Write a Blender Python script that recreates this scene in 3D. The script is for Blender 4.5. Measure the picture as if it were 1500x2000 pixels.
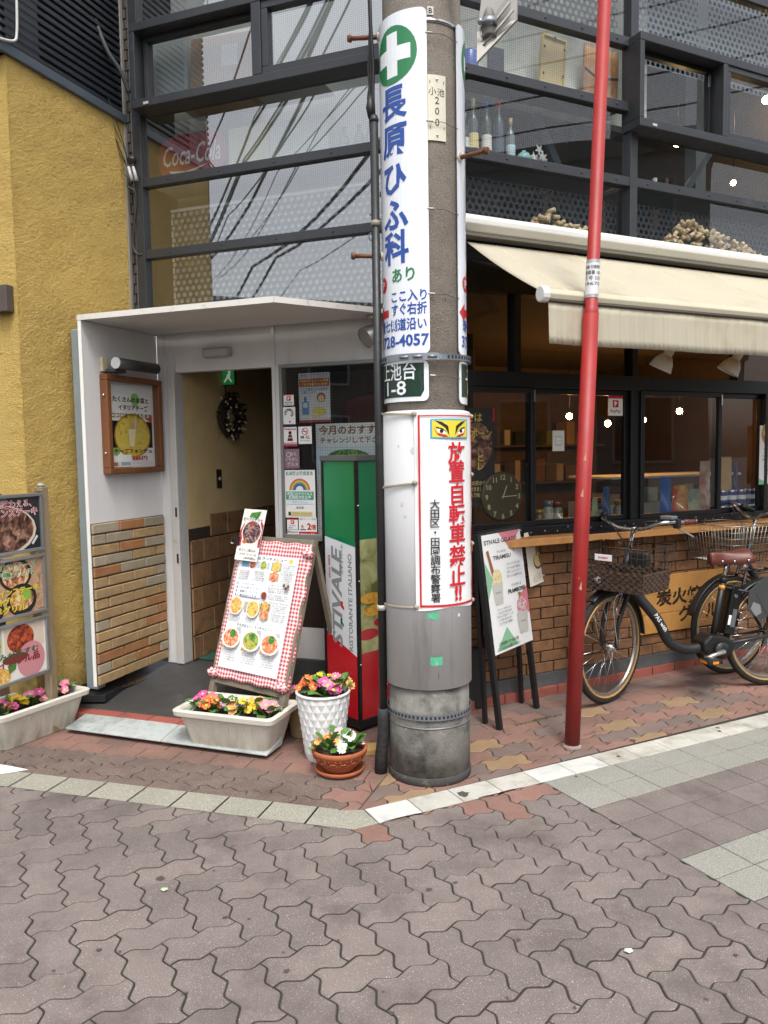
import bpy, bmesh, math, random
from math import sin, cos, radians, pi, atan2, sqrt
from mathutils import Vector as V, Matrix
random.seed(7)
for _o in list(bpy.data.objects):
    bpy.data.objects.remove(_o)
SC = bpy.context.scene
COL = SC.collection

# ------------------------------------------------------------------ camera
H = 1.5                                     # eye height in metres
PITCH, ROLL, FPX = radians(4.384), radians(0.905), 1530.0
_f = V((0, cos(PITCH), -sin(PITCH))); _d = V((0, -sin(PITCH), -cos(PITCH))); _x = V((1, 0, 0))
RX = _x * cos(ROLL) + _d * sin(ROLL); DN = _d * cos(ROLL) - _x * sin(ROLL)
CAM = V((0, 0, H))
cd = bpy.data.cameras.new('camera'); cam = bpy.data.objects.new('camera', cd); COL.objects.link(cam)
cd.sensor_fit = 'VERTICAL'; cd.sensor_height = 36.0; cd.lens = FPX / 2000.0 * 36.0
cd.clip_start = 0.05; cd.clip_end = 500
cam.matrix_world = Matrix((( RX.x, -DN.x, -_f.x, 0), (RX.y, -DN.y, -_f.y, 0), (RX.z, -DN.z, -_f.z, H), (0, 0, 0, 1)))
SC.camera = cam

# ------------------------------------------------------------------ sky, sun, exposure
SUN_DIR = V((0.12, -0.55, 1.0)).normalized()          # towards the sun: high, behind the camera
w = bpy.data.worlds.new('World'); SC.world = w; w.use_nodes = True
nt = w.node_tree; nt.nodes.clear()
sky = nt.nodes.new('ShaderNodeTexSky'); sky.sky_type = 'NISHITA'; sky.sun_disc = False
sky.sun_elevation = math.asin(SUN_DIR.z); sky.sun_rotation = atan2(SUN_DIR.x, SUN_DIR.y)
sky.air_density = 1.0; sky.dust_density = 4.0; sky.ozone_density = 1.0
hs = nt.nodes.new('ShaderNodeHueSaturation'); hs.inputs['Saturation'].default_value = 0.32   # bright thin cloud: a whiter sky
bg = nt.nodes.new('ShaderNodeBackground'); bg.inputs['Strength'].default_value = 0.15
wo = nt.nodes.new('ShaderNodeOutputWorld')
nt.links.new(sky.outputs[0], hs.inputs['Color']); nt.links.new(hs.outputs[0], bg.inputs['Color']); nt.links.new(bg.outputs[0], wo.inputs['Surface'])
sd = bpy.data.lights.new('sun', 'SUN'); sd.energy = 0.9; sd.angle = radians(14); sd.color = (1.0, 0.955, 0.89)
sun = bpy.data.objects.new('sun', sd); COL.objects.link(sun); sun.location = (-6, -6, 12)
sun.rotation_euler = SUN_DIR.to_track_quat('Z', 'Y').to_euler()
SC.view_settings.view_transform = 'Standard'; SC.view_settings.look = 'None'
SC.view_settings.exposure = 1.02; SC.view_settings.gamma = 1.0; SC.view_settings.use_curve_mapping = False
SC.render.engine = 'CYCLES'
SC.cycles.max_bounces = 6; SC.cycles.transparent_max_bounces = 10; SC.cycles.caustics_reflective = False
SC.cycles.caustics_refractive = False; SC.cycles.sample_clamp_indirect = 6.0

# ------------------------------------------------------------------ frames: a flat (or round) local system in the world
UP = V((0, 0, 1))
def ray(px, py): return RX * ((px - 750) / FPX) + DN * ((py - 1000) / FPX) + _f
def G(px, py, z=0.0):
    v = ray(px, py); return CAM + v * ((z - H) / v.z)
def on_plane(px, py, P, n):
    v = ray(px, py); return CAM + v * ((P - CAM).dot(n) / v.dot(n))
class Fr:
    def __init__(s, o, x, y, z=None):
        s.o = V(o); s.x = V(x).normalized(); s.y = V(y).normalized(); s.z = V(z).normalized() if z is not None else s.x.cross(s.y).normalized()
    def p(s, a, b, c=0.0): return s.o + s.x * a + s.y * b + s.z * c
    def at(s, px, py, off=0.0):
        q = on_plane(px, py, s.o + s.z * off, s.z) - s.o
        return q.dot(s.x), q.dot(s.y)
    def moved(s, a, b, c=0.0): return Fr(s.p(a, b, c), s.x, s.y, s.z)
    bend = None
class Cyl:
    """round frame: a = arc length to the right of the direction facing `az`, b = height, c = out of the skin"""
    def __init__(s, centre, az, r, taper=0.0): s.c0 = V(centre); s.az = az; s.r = r; s.bend = r * 0.12; s.taper = taper
    def p(s, a, b, c=0.0):
        t = s.az + a / s.r; rr = s.r + c + s.taper * b
        return s.c0 + V((cos(t) * rr, sin(t) * rr, b))
W0 = Fr((0, 0, 0), (1, 0, 0), (0, 1, 0))
Z0 = V((0, 0, 0))

# ------------------------------------------------------------------ mesh collector
_glyph = {}
def glyphs(body, offset, shear=0.0):
    k = (body, offset, shear)
    if k not in _glyph:
        c = bpy.data.curves.new('t', 'FONT'); c.body = body; c.resolution_u = 2; c.offset = offset; c.shear = shear
        o = bpy.data.objects.new('t', c); me = o.to_mesh()
        vs = [(v.co.x, v.co.y) for v in me.vertices]; fs = [tuple(p.vertices) for p in me.polygons]
        o.to_mesh_clear(); bpy.data.objects.remove(o); bpy.data.curves.remove(c)
        _glyph[k] = (vs, fs)
    return _glyph[k]
def bisect2d(vs, fs, step):
    bm = bmesh.new(); bv = [bm.verts.new((x, y, 0)) for x, y in vs]
    for f in fs:
        try: bm.faces.new([bv[i] for i in f])
        except ValueError: pass
    if vs:
        x0 = min(v[0] for v in vs); x1 = max(v[0] for v in vs); x = math.ceil(x0 / step) * step
        while x < x1:
            bmesh.ops.bisect_plane(bm, geom=bm.verts[:] + bm.edges[:] + bm.faces[:], plane_co=(x, 0, 0), plane_no=(1, 0, 0)); x += step
    bm.verts.index_update(); r = [(v.co.x, v.co.y) for v in bm.verts], [tuple(v.index for v in f.verts) for f in bm.faces]; bm.free()
    return r
class MB:
    def __init__(s): s.v = []; s.f = []; s.m = []; s.s = []
    def add(s, vs, fs, mi=0, smooth=False):
        n = len(s.v); s.v += [V(v) for v in vs]
        for f in fs: s.f.append(tuple(i + n for i in f)); s.m.append(mi); s.s.append(smooth)
        return s
    def flat(s, fr, vs, fs, z, mi=0):                       # flat 2-d faces laid on a frame, bent when the frame is round
        if fr.bend: vs, fs = bisect2d(vs, fs, fr.bend)
        return s.add([fr.p(x, y, z) for x, y in vs], fs, mi)
    def rect(s, fr, x0, y0, x1, y1, z, mi=0): return s.flat(fr, [(x0, y0), (x1, y0), (x1, y1), (x0, y1)], [(0, 1, 2, 3)], z, mi)
    def poly(s, fr, pts, z, mi=0): return s.flat(fr, list(pts), [tuple(range(len(pts)))], z, mi)
    def disc(s, fr, cx, cy, rx, z, mi=0, ry=None, n=20):
        ry = ry or rx
        return s.poly(fr, [(cx + rx * cos(2 * pi * i / n), cy + ry * sin(2 * pi * i / n)) for i in range(n)], z, mi)
    def ringflat(s, fr, cx, cy, r0, r1, z, mi=0, n=24, a0=0, a1=2 * pi):
        vs = []; 
        for i in range(n + 1):
            t = a0 + (a1 - a0) * i / n; vs += [(cx + r0 * cos(t), cy + r0 * sin(t)), (cx + r1 * cos(t), cy + r1 * sin(t))]
        return s.flat(fr, vs, [(2 * i, 2 * i + 1, 2 * i + 3, 2 * i + 2) for i in range(n)], z, mi)
    def text(s, fr, body, cx, cy, h, z, mi=0, bold=0.0, w=None, shear=0.0, rot=0.0, align='c', sx=1.0):
        """one line of print, h = height of the em, centred on cx, cy; w squeezes it to a width"""
        vs, fs = glyphs(body, bold, shear)
        if not vs: return s
        x0 = min(v[0] for v in vs); x1 = max(v[0] for v in vs)
        kx = h * sx if w is None else w / (x1 - x0)
        ox = {'c': (x0 + x1) / 2, 'l': x0, 'r': x1}[align]
        q = [((v[0] - ox) * kx, (v[1] - 0.36) * h) for v in vs]
        if rot: q = [(a * cos(rot) - b * sin(rot), a * sin(rot) + b * cos(rot)) for a, b in q]
        return s.flat(fr, [(a + cx, b + cy) for a, b in q], fs, z, mi)
    def vtext(s, fr, body, cx, cy, h, pitch, z, mi=0, bold=0.0, sx=1.0):
        for i, ch in enumerate(body): s.text(fr, ch, cx, cy - i * pitch, h, z, mi, bold, sx=sx)
        return s
    def box(s, fr, x0, x1, y0, y1, z0, z1, mi=0):
        q = [fr.p(a, b, c) for c in (z0, z1) for b in (y0, y1) for a in (x0, x1)]
        return s.add(q, [(0, 2, 3, 1), (4, 5, 7, 6), (0, 1, 5, 4), (2, 6, 7, 3), (0, 4, 6, 2), (1, 3, 7, 5)], mi)
    def prism(s, fr, pts, z0, z1, mi=0, top_inset=None):
        n = len(pts); vs = [fr.p(a, b, z0) for a, b in pts] + [fr.p(a, b, z1) for a, b in pts]
        return s.add(vs, [tuple(range(n))[::-1], tuple(range(n, 2 * n))] + [(i, (i + 1) % n, n + (i + 1) % n, n + i) for i in range(n)], mi)
    def tube(s, pts, r, n=8, mi=0, closed=False, smooth=True, cap=True):
        pts = [V(p) for p in pts]; k = len(pts); rs = r if isinstance(r, (list, tuple)) else [r] * k
        base = len(s.v); t0 = None; nrm = None
        for i, p in enumerate(pts):
            a = pts[(i - 1) % k] if (closed or i > 0) else p; b = pts[(i + 1) % k] if (closed or i < k - 1) else p
            t = (b - a).normalized()
            if nrm is None: nrm = t.orthogonal().normalized()
            else:
                nrm = nrm - t * nrm.dot(t)
                nrm = nrm.normalized() if nrm.length > 1e-6 else t.orthogonal().normalized()
            bn = t.cross(nrm)
            s.v += [p + (nrm * cos(2 * pi * j / n) + bn * sin(2 * pi * j / n)) * rs[i] for j in range(n)]
        segs = k if closed else k - 1
        for i in range(segs):
            for j in range(n):
                a = base + i * n; b = base + ((i + 1) % k) * n
                s.f.append((a + j, a + (j + 1) % n, b + (j + 1) % n, b + j)); s.m.append(mi); s.s.append(smooth)
        if cap and not closed:
            s.f.append(tuple(base + j for j in range(n))[::-1]); s.f.append(tuple(base + (k - 1) * n + j for j in range(n)))
            s.m += [mi, mi]; s.s += [False, False]
        return s
    def lathe(s, c, prof, n=24, mi=0, axis=UP, smooth=True, cap0=True, cap1=True):
        c = V(c); ax = V(axis).normalized(); e1 = ax.orthogonal().normalized(); e2 = ax.cross(e1); base = len(s.v); k = len(prof)
        for r, h in prof: s.v += [c + ax * h + (e1 * cos(2 * pi * j / n) + e2 * sin(2 * pi * j / n)) * r for j in range(n)]
        for i in range(k - 1):
            for j in range(n):
                a = base + i * n; b = a + n
                s.f.append((a + j, a + (j + 1) % n, b + (j + 1) % n, b + j)); s.m.append(mi); s.s.append(smooth)
        if cap0: s.f.append(tuple(base + j for j in range(n))[::-1]); s.m.append(mi); s.s.append(False)
        if cap1: s.f.append(tuple(base + (k - 1) * n + j for j in range(n))); s.m.append(mi); s.s.append(False)
        return s
    def ball(s, c, r, n=12, m=8, mi=0, sc=(1, 1, 1)):
        c = V(c); base = len(s.v)
        for i in range(m + 1):
            t = pi * i / m
            s.v += [c + V((r * sc[0] * sin(t) * cos(2 * pi * j / n), r * sc[1] * sin(t) * sin(2 * pi * j / n), r * sc[2] * cos(t))) for j in range(n)]
        for i in range(m):
            for j in range(n):
                a = base + i * n; b = a + n
                s.f.append((a + j, b + j, b + (j + 1) % n, a + (j + 1) % n)); s.m.append(mi); s.s.append(True)
        return s
    def grid(s, fn, nu, nv, mi=0, smooth=True, closed_u=False):
        base = len(s.v); s.v += [V(fn(i / nu, j / nv)) for j in range(nv + 1) for i in range(nu + 1)]
        for j in range(nv):
            for i in range(nu):
                a = base + j * (nu + 1) + i; s.f.append((a, a + 1, a + nu + 2, a + nu + 1)); s.m.append(mi); s.s.append(smooth)
        return s
    def mesh(s, name, mats, origin=Z0):
        me = bpy.data.meshes.new(name)
        me.from_pydata([tuple(v - origin) for v in s.v], [], s.f)
        for m in (mats if isinstance(mats, (list, tuple)) else [mats]): me.materials.append(m)
        me.polygons.foreach_set('material_index', s.m); me.polygons.foreach_set('use_smooth', s.s); me.update()
        return me
    def build(s, name, mats, parent=None, origin=None, bevel=0.0, solid=0.0, **tags):
        if origin is None:
            lo = V([min(v[i] for v in s.v) for i in range(3)]); hi = V([max(v[i] for v in s.v) for i in range(3)])
            origin = V(((lo.x + hi.x) / 2, (lo.y + hi.y) / 2, lo.z))
        o = place(s.mesh(name, mats, origin), name, origin, parent)
        if solid:
            m = o.modifiers.new('thick', 'SOLIDIFY'); m.thickness = solid; m.offset = 0
        if bevel:
            m = o.modifiers.new('bevel', 'BEVEL'); m.width = bevel; m.segments = 2; m.limit_method = 'ANGLE'; m.angle_limit = radians(35)
        for k, v in tags.items(): o[k] = v
        return o
WLOC = {}
def place(me, name, origin, parent=None, rot=None):
    o = bpy.data.objects.new(name, me); COL.objects.link(o)
    origin = V(origin); WLOC[o] = origin
    if parent is not None: o.parent = parent; o.location = origin - WLOC[parent]
    else: o.location = origin
    if rot is not None: o.rotation_euler = rot
    return o
def thing(name, label, cat, loc, group=None):
    o = bpy.data.objects.new(name, None); COL.objects.link(o); o.location = loc; o.empty_display_size = 0.1; WLOC[o] = V(loc)
    o['label'] = label; o['category'] = cat
    if group: o['group'] = group
    return o
def tag(o, label, cat, group=None):
    o['label'] = label; o['category'] = cat
    if group: o['group'] = group
    return o
def B(fr, x0, x1, y0, y1, z0, z1, name, mat, parent=None, bevel=0.0, **t): return MB().box(fr, x0, x1, y0, y1, z0, z1).build(name, mat, parent, bevel=bevel, **t)

# ------------------------------------------------------------------ materials
def lin(c):
    if isinstance(c, str):
        c = c.lstrip('#'); c = [int(c[i:i + 2], 16) / 255 for i in (0, 2, 4)]
        c = [x / 12.92 if x <= .04045 else ((x + .055) / 1.055) ** 2.4 for x in c]
    return (c[0], c[1], c[2], 1)
_mats = {}
def M(name, color, rough=0.6, metal=0.0, var=0.0, vscale=6.0, bump=0.0, bscale=60.0, rnd=0.0, spec=0.5, emit=0.0, dirt=None, speck=None, coat=0.0, trans=0.0, bdist=.01, c2=None, streak=False, zdirt=None):
    """procedural material: base colour + large mottling (var), per-object shift (rnd), speckle, stains (dirt), fine relief (bump)"""
    if name in _mats: return _mats[name]
    m = bpy.data.materials.new(name); m.use_nodes = True; n = m.node_tree.nodes; L = m.node_tree.links
    b = n['Principled BSDF']; col = lin(color)
    b.inputs['Base Color'].default_value = col; b.inputs['Roughness'].default_value = rough; b.inputs['Metallic'].default_value = metal
    b.inputs['Specular IOR Level'].default_value = spec; b.inputs['Coat Weight'].default_value = coat; b.inputs['Transmission Weight'].default_value = trans
    if emit: b.inputs['Emission Color'].default_value = col; b.inputs['Emission Strength'].default_value = emit
    geo = n.new('ShaderNodeNewGeometry'); pos = geo.outputs['Position']
    if streak:
        mp = n.new('ShaderNodeMapping'); mp.inputs['Scale'].default_value = (1, 1, .12); L.new(pos, mp.inputs['Vector']); pos = mp.outputs[0]
    cur = None
    def noise(scale, detail=4.0, rough_=.6, src=None):
        t = n.new('ShaderNodeTexNoise'); t.inputs['Scale'].default_value = scale; t.inputs['Detail'].default_value = detail; t.inputs['Roughness'].default_value = rough_
        L.new(src or pos, t.inputs['Vector']); return t.outputs['Fac']
    def ramp(src, a, b_):
        r = n.new('ShaderNodeMapRange'); r.inputs['From Min'].default_value = a; r.inputs['From Max'].default_value = b_; L.new(src, r.inputs['Value']); return r.outputs[0]
    def mix(fac, A, Bc, mode='MIX'):
        x = n.new('ShaderNodeMix'); x.data_type = 'RGBA'; x.blend_type = mode
        if isinstance(fac, float): x.inputs[0].default_value = fac
        else: L.new(fac, x.inputs[0])
        for sk, q in ((x.inputs[6], A), (x.inputs[7], Bc)):
            if isinstance(q, tuple): sk.default_value = q
            else: L.new(q, sk)
        return x.outputs[2]
    cur = col
    if c2 is not None: cur = mix(ramp(noise(vscale * .7, 5), .38, .62), cur, lin(c2))
    if var:
        lo = tuple(max(0, 1 - var) for _ in range(3)) + (1,); hi = tuple(1 + var for _ in range(3)) + (1,)
        cur = mix(1.0, cur, mix(ramp(noise(vscale, 6, .65), .25, .75), lo, hi), 'MULTIPLY')
    if rnd:
        oi = n.new('ShaderNodeObjectInfo'); lo = (1 - rnd, 1 - rnd * .9, 1 - rnd * .9, 1); hi = (1 + rnd, 1 + rnd * .95, 1 + rnd * .9, 1)
        cur = mix(1.0, cur, mix(oi.outputs['Random'], lo, hi), 'MULTIPLY')
    if speck:
        for sc_, th, c in speck: cur = mix(ramp(noise(sc_, 2, .5), th, th + .06), cur, lin(c))
    if dirt:
        dc, dsc, th = dirt; cur = mix(ramp(noise(dsc, 6, .7), th, th + .22), cur, lin(dc))
    if zdirt:                                                   # splash dirt that has gathered near the ground
        dc, z0, z1 = zdirt; sx = n.new('ShaderNodeSeparateXYZ'); L.new(geo.outputs['Position'], sx.inputs[0])
        mul = n.new('ShaderNodeMath'); mul.operation = 'MULTIPLY'; L.new(ramp(sx.outputs[2], z1, z0), mul.inputs[0]); L.new(ramp(noise(14, 6, .7), .3, .7), mul.inputs[1]); cur = mix(mul.outputs[0], cur, lin(dc))
    if not isinstance(cur, tuple):
        L.new(cur, b.inputs['Base Color'])
        if emit: L.new(cur, b.inputs['Emission Color'])
    if bump:
        bn = n.new('ShaderNodeBump'); bn.inputs['Strength'].default_value = bump; bn.inputs['Distance'].default_value = bdist; L.new(noise(bscale, 5, .6), bn.inputs['Height']); L.new(bn.outputs[0], b.inputs['Normal'])
    if rough > .12 and var: 
        rr = n.new('ShaderNodeMapRange'); rr.inputs['To Min'].default_value = max(.05, rough - .12); rr.inputs['To Max'].default_value = min(1, rough + .12); L.new(noise(vscale * 3, 3), rr.inputs['Value']); L.new(rr.outputs[0], b.inputs['Roughness'])
    _mats[name] = m; return m
def ink(c, rough=.55): return M('ink_' + str(c), c, rough, var=.03, vscale=9)
def food(name, c1, c2, c3, scale=40):
    k = 'print_' + name
    if k in _mats: return _mats[k]
    m = bpy.data.materials.new(k); m.use_nodes = True; n = m.node_tree.nodes; L = m.node_tree.links; b = n['Principled BSDF']; b.inputs['Roughness'].default_value = .35
    geo = n.new('ShaderNodeNewGeometry'); t = n.new('ShaderNodeTexNoise'); t.inputs['Scale'].default_value = scale; t.inputs['Detail'].default_value = 5; t.inputs['Distortion'].default_value = .6
    r = n.new('ShaderNodeValToRGB'); e = r.color_ramp.elements; e[0].position = .36; e[0].color = lin(c1); e[1].position = .66; e[1].color = lin(c3); x = e.new(.5); x.color = lin(c2)
    L.new(geo.outputs['Position'], t.inputs['Vector']); L.new(t.outputs['Fac'], r.inputs['Fac']); L.new(r.outputs[0], b.inputs['Base Color'])
    _mats[k] = m; return m
def glass(name, ior=1.5, tint=(.92, .95, .95), rough=.01, wire=0.0, dim=0.0):
    """thin pane: clear with a Fresnel reflection; `wire` lays a fine wire net into the glass"""
    if name in _mats: return _mats[name]
    m = bpy.data.materials.new(name); m.use_nodes = True; n = m.node_tree.nodes; L = m.node_tree.links; n.remove(n['Principled BSDF'])
    out = n['Material Output']; tr = n.new('ShaderNodeBsdfTransparent'); tr.inputs[0].default_value = tint + (1,)
    gl = n.new('ShaderNodeBsdfGlossy'); gl.inputs['Roughness'].default_value = rough; fr = n.new('ShaderNodeFresnel'); g1 = n.new('ShaderNodeNewGeometry'); io = n.new('ShaderNodeMapRange'); io.inputs['To Min'].default_value = ior; io.inputs['To Max'].default_value = 1 / ior
    L.new(g1.outputs['Backfacing'], io.inputs['Value']); L.new(io.outputs[0], fr.inputs['IOR'])      # a thin pane reflects alike from both sides
    mx = n.new('ShaderNodeMixShader'); L.new(fr.outputs[0], mx.inputs[0]); L.new(tr.outputs[0], mx.inputs[1]); L.new(gl.outputs[0], mx.inputs[2]); res = mx.outputs[0]
    nb = n.new('ShaderNodeTexNoise'); nb.inputs['Scale'].default_value = 1.3; nb.inputs['Detail'].default_value = 1; bp = n.new('ShaderNodeBump'); bp.inputs['Strength'].default_value = .03; bp.inputs['Distance'].default_value = .06
    g0 = n.new('ShaderNodeNewGeometry'); L.new(g0.outputs['Position'], nb.inputs['Vector']); L.new(nb.outputs['Fac'], bp.inputs['Height']); L.new(bp.outputs[0], gl.inputs['Normal'])
    if wire:
        uv = n.new('ShaderNodeTexCoord'); mp = n.new('ShaderNodeMapping'); L.new(uv.outputs['Object'], mp.inputs['Vector'])
        sx = n.new('ShaderNodeSeparateXYZ'); L.new(mp.outputs[0], sx.inputs[0]); acc = None
        ln = n.new('ShaderNodeMath'); ln.operation = 'ADD'; 
        for k in ('X', 'Z'):
            a = n.new('ShaderNodeMath'); a.operation = 'MULTIPLY'; a.inputs[1].default_value = 1 / wire; L.new(sx.outputs[k], a.inputs[0])
            f = n.new('ShaderNodeMath'); f.operation = 'FRACT'; L.new(a.outputs[0], f.inputs[0])
            c = n.new('ShaderNodeMath'); c.operation = 'LESS_THAN'; c.inputs[1].default_value = .14; L.new(f.outputs[0], c.inputs[0])
            if acc is None: acc = c.outputs[0]
            else:
                mxx = n.new('ShaderNodeMath'); mxx.operation = 'MAXIMUM'; L.new(acc, mxx.inputs[0]); L.new(c.outputs[0], mxx.inputs[1]); acc = mxx.outputs[0]
        sc_ = n.new('ShaderNodeMath'); sc_.operation = 'MULTIPLY'; sc_.inputs[1].default_value = .38; L.new(acc, sc_.inputs[0])
        df = n.new('ShaderNodeBsdfDiffuse'); df.inputs[0].default_value = (.06, .065, .07, 1)
        m2 = n.new('ShaderNodeMixShader'); L.new(sc_.outputs[0], m2.inputs[0]); L.new(res, m2.inputs[1]); L.new(df.outputs[0], m2.inputs[2]); res = m2.outputs[0]
    L.new(res, out.inputs['Surface']); _mats[name] = m; return m
WHITE = M('white_print', '#f1f1ef', .5, var=.02)
BLACKP = M('black_satin_metal', '#17181a', .35, var=.1, vscale=8, bump=.02)

# ================================================================== GROUND
A = 0.1185                                             # half length of one interlocking paver
TH = radians(27.4)
FU = Fr((0, 0, 0), (cos(TH), sin(TH), 0), (-sin(TH), cos(TH), 0))
def flat2(P): return (P.dot(FU.x), P.dot(FU.y))
S_PTS = [(0, 0), (.16, .075), (.25, .105), (.34, .085), (.66, -.085), (.75, -.105), (.84, -.075)]
def wavy(nu, nv):
    """outline of a block of nu x nv cells whose every cell edge is the same S curve"""
    pts = [(i + t, d) for i in range(nu) for t, d in S_PTS]
    pts += [(nu - d, j + t) for j in range(nv) for t, d in S_PTS]
    pts += [(i + 1 - t, nv - d) for i in range(nu - 1, -1, -1) for t, d in S_PTS]
    pts += [(d, j + 1 - t) for j in range(nv - 1, -1, -1) for t, d in S_PTS]
    return [(x * A, y * A) for x, y in pts]
def inset(p, d):
    n = len(p); out = []
    for i in range(n):
        a = V(p[i - 1]); b = V(p[i]); c = V(p[(i + 1) % n]); e1 = (b - a); e2 = (c - b)
        if e1.length < 1e-7: e1 = e2
        if e2.length < 1e-7: e2 = e1
        n1 = V((-e1.y, e1.x)).normalized(); n2 = V((-e2.y, e2.x)).normalized(); m = n1 + n2
        m = m.normalized() * (d / max(.5, m.normalized().dot(n1))) if m.length > 1e-4 else n1 * d
        out.append((b.x + m.x, b.y + m.y))
    return out
def clip(p, hp):
    """keep the side where a*x+b*y+c >= 0"""
    a, b, c = hp; out = []
    for i in range(len(p)):
        P, Q = p[i - 1], p[i]; dp = a * P[0] + b * P[1] + c; dq = a * Q[0] + b * Q[1] + c
        if (dp >= 0) != (dq >= 0): t = dp / (dp - dq); out.append((P[0] + (Q[0] - P[0]) * t, P[1] + (Q[1] - P[1]) * t))
        if dq >= 0: out.append(Q)
    return out
def hp2(P, Q, inside):
    """half plane (in FU coordinates) through two points, on the side of `inside`"""
    (x0, y0), (x1, y1), (xi, yi) = flat2(P), flat2(Q), flat2(inside)
    a, b = y0 - y1, x1 - x0; c = -(a * x0 + b * y0); l = sqrt(a * a + b * b); a, b, c = a / l, b / l, c / l
    return (a, b, c) if a * xi + b * yi + c > 0 else (-a, -b, -c)
def area(p): return abs(sum(p[i - 1][0] * p[i][1] - p[i][0] * p[i - 1][1] for i in range(len(p)))) / 2
def ins(p, hps, m=0.0): return all(h[0] * q[0] + h[1] * q[1] + h[2] >= m for h in hps for q in p)
def block(mb, fr, p, depth=.05, gap=.0032, ch=.0022, z=0.0, mi=0):
    q = inset(p, gap); t = inset(p, gap + ch); n = len(q)
    vs = [fr.p(x, y, z - depth) for x, y in q] + [fr.p(x, y, z - ch) for x, y in q] + [fr.p(x, y, z) for x, y in t]
    fs = [(i, (i + 1) % n, n + (i + 1) % n, n + i) for i in range(n)] + [(n + i, n + (i + 1) % n, 2 * n + (i + 1) % n, 2 * n + i) for i in range(n)] + [tuple(range(2 * n, 3 * n))]
    return mb.add(vs, fs, mi)

SPK = [(300, .655, '#cfc9c2'), (270, .665, '#57504d'), (520, .63, '#a79c97')]
PV_MAR = M('concrete_paver_mauve', '#706662', .85, var=.24, vscale=3.2, rnd=.13, bump=.28, bscale=330, speck=SPK, dirt=('#544b48', 1.9, .5))
PV_BRN = M('concrete_paver_brown', '#67574f', .85, var=.2, vscale=5, rnd=.07, bump=.28, bscale=330, speck=SPK, dirt=('#51443f', 3, .5))
PV_PNK = M('concrete_paver_pink', '#85655a', .85, var=.2, vscale=6, rnd=.12, bump=.25, bscale=300, speck=[(420, .68, '#d8c4b8')], dirt=('#5e4e47', 3, .47))
PV_YEL = M('concrete_paver_ochre', '#8b7358', .85, var=.14, vscale=7, rnd=.07, bump=.25, bscale=300, dirt=('#8a7051', 5, .58))
PV_TAN = M('concrete_paver_grey_brown', '#72625b', .85, var=.16, vscale=7, rnd=.1, bump=.25, bscale=300, dirt=('#5f524c', 4, .55))
TL_GRY = M('granite_tile_grey', '#84827a', .8, var=.08, vscale=4, rnd=.05, bump=.15, bscale=260, speck=[(260, .57, '#b4b6b0'), (300, .6, '#6d6e69')])
TL_STR = M('granite_kerb_tile', '#8b897c', .8, var=.1, vscale=4, rnd=.05, bump=.15, bscale=260, speck=[(260, .57, '#bdbbaf'), (300, .6, '#6a695f')], dirt=('#7c7a6c', 5, .58))
TL_WHT = M('worn_white_kerb_tile', '#b4b2a9', .8, var=.16, vscale=9, rnd=.07, bump=.1, bscale=120, dirt=('#8b8779', 5, .48))
TL_WHT2 = M('fresh_white_kerb_tile', '#bfc0bb', .75, var=.1, vscale=9, bump=.1, bscale=90, dirt=('#9c9d9a', 6, .5))
SAND = M('joint_sand', '#2a2621', .95, var=.25, vscale=20, bump=.4, bscale=200, c2='#37352a')
RED_T = M('red_clay_tile', '#9a5549', .7, var=.15, vscale=10, rnd=.1, bump=.1, bscale=160, dirt=('#5e3d38', 5, .55))

gr = MB().rect(W0, -120, -120, 120, 120, -.03).build('ground', M('asphalt', '#5d5b58', .9, var=.15, bump=.3, bscale=120), origin=Z0); gr['kind'] = 'structure'
def bed(name, pts, z=-.0032):
    o = MB().add([V((p.x, p.y, z)) for p in pts], [tuple(range(len(pts)))]).build(name, SAND, origin=V((pts[0].x, pts[0].y, z))); o['kind'] = 'structure'; return o

# lines in the ground, each through two points
LS0, LS1 = G(143, 1551.7), G(480, 1593.7)               # street edge of the left kerb strip
LU0, LU1 = G(261.7, 1535), G(692.5, 1583.9)             # its inner edge
RS0, RS1 = G(826, 1586), G(1377.7, 1448)                # street edge of the white strip
RU0, RU1 = G(793, 1561), G(1393, 1413)                  # its inner edge
VL0, VL1 = G(1060, 1531.6), G(1417, 1720)               # where the square tiles begin
def isect(P, Q, R_, S_):
    d1 = Q - P; d2 = S_ - R_; t = ((R_ - P).x * d2.y - (R_ - P).y * d2.x) / (d1.x * d2.y - d1.y * d2.x); return P + d1 * t
APEX = isect(LS0, LS1, RS0, RS1); APEXU = isect(LU0, LU1, RU0, RU1)
STREET_PT = G(700, 1950)
h_ls = hp2(LS0, LS1, STREET_PT); h_rs = hp2(RS0, RS1, STREET_PT); u0 = (flat2(VL0)[0] + flat2(VL1)[0]) / 2; h_vl = (-1.0, 0.0, u0)
far = lambda P, Q, k: P + (Q - P).normalized() * k
street = bed('street', [far(APEX, LS0, 8), APEX, far(APEX, RS1, 8), V((9, -3, 0)), V((-9, -3, 0))])
pavement = bed('pavement', [far(APEX, LS0, 8), APEX, far(APEX, RS1, 8), V((8, 9, 0)), V((-8, 9, 0))], -.0036)

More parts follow.
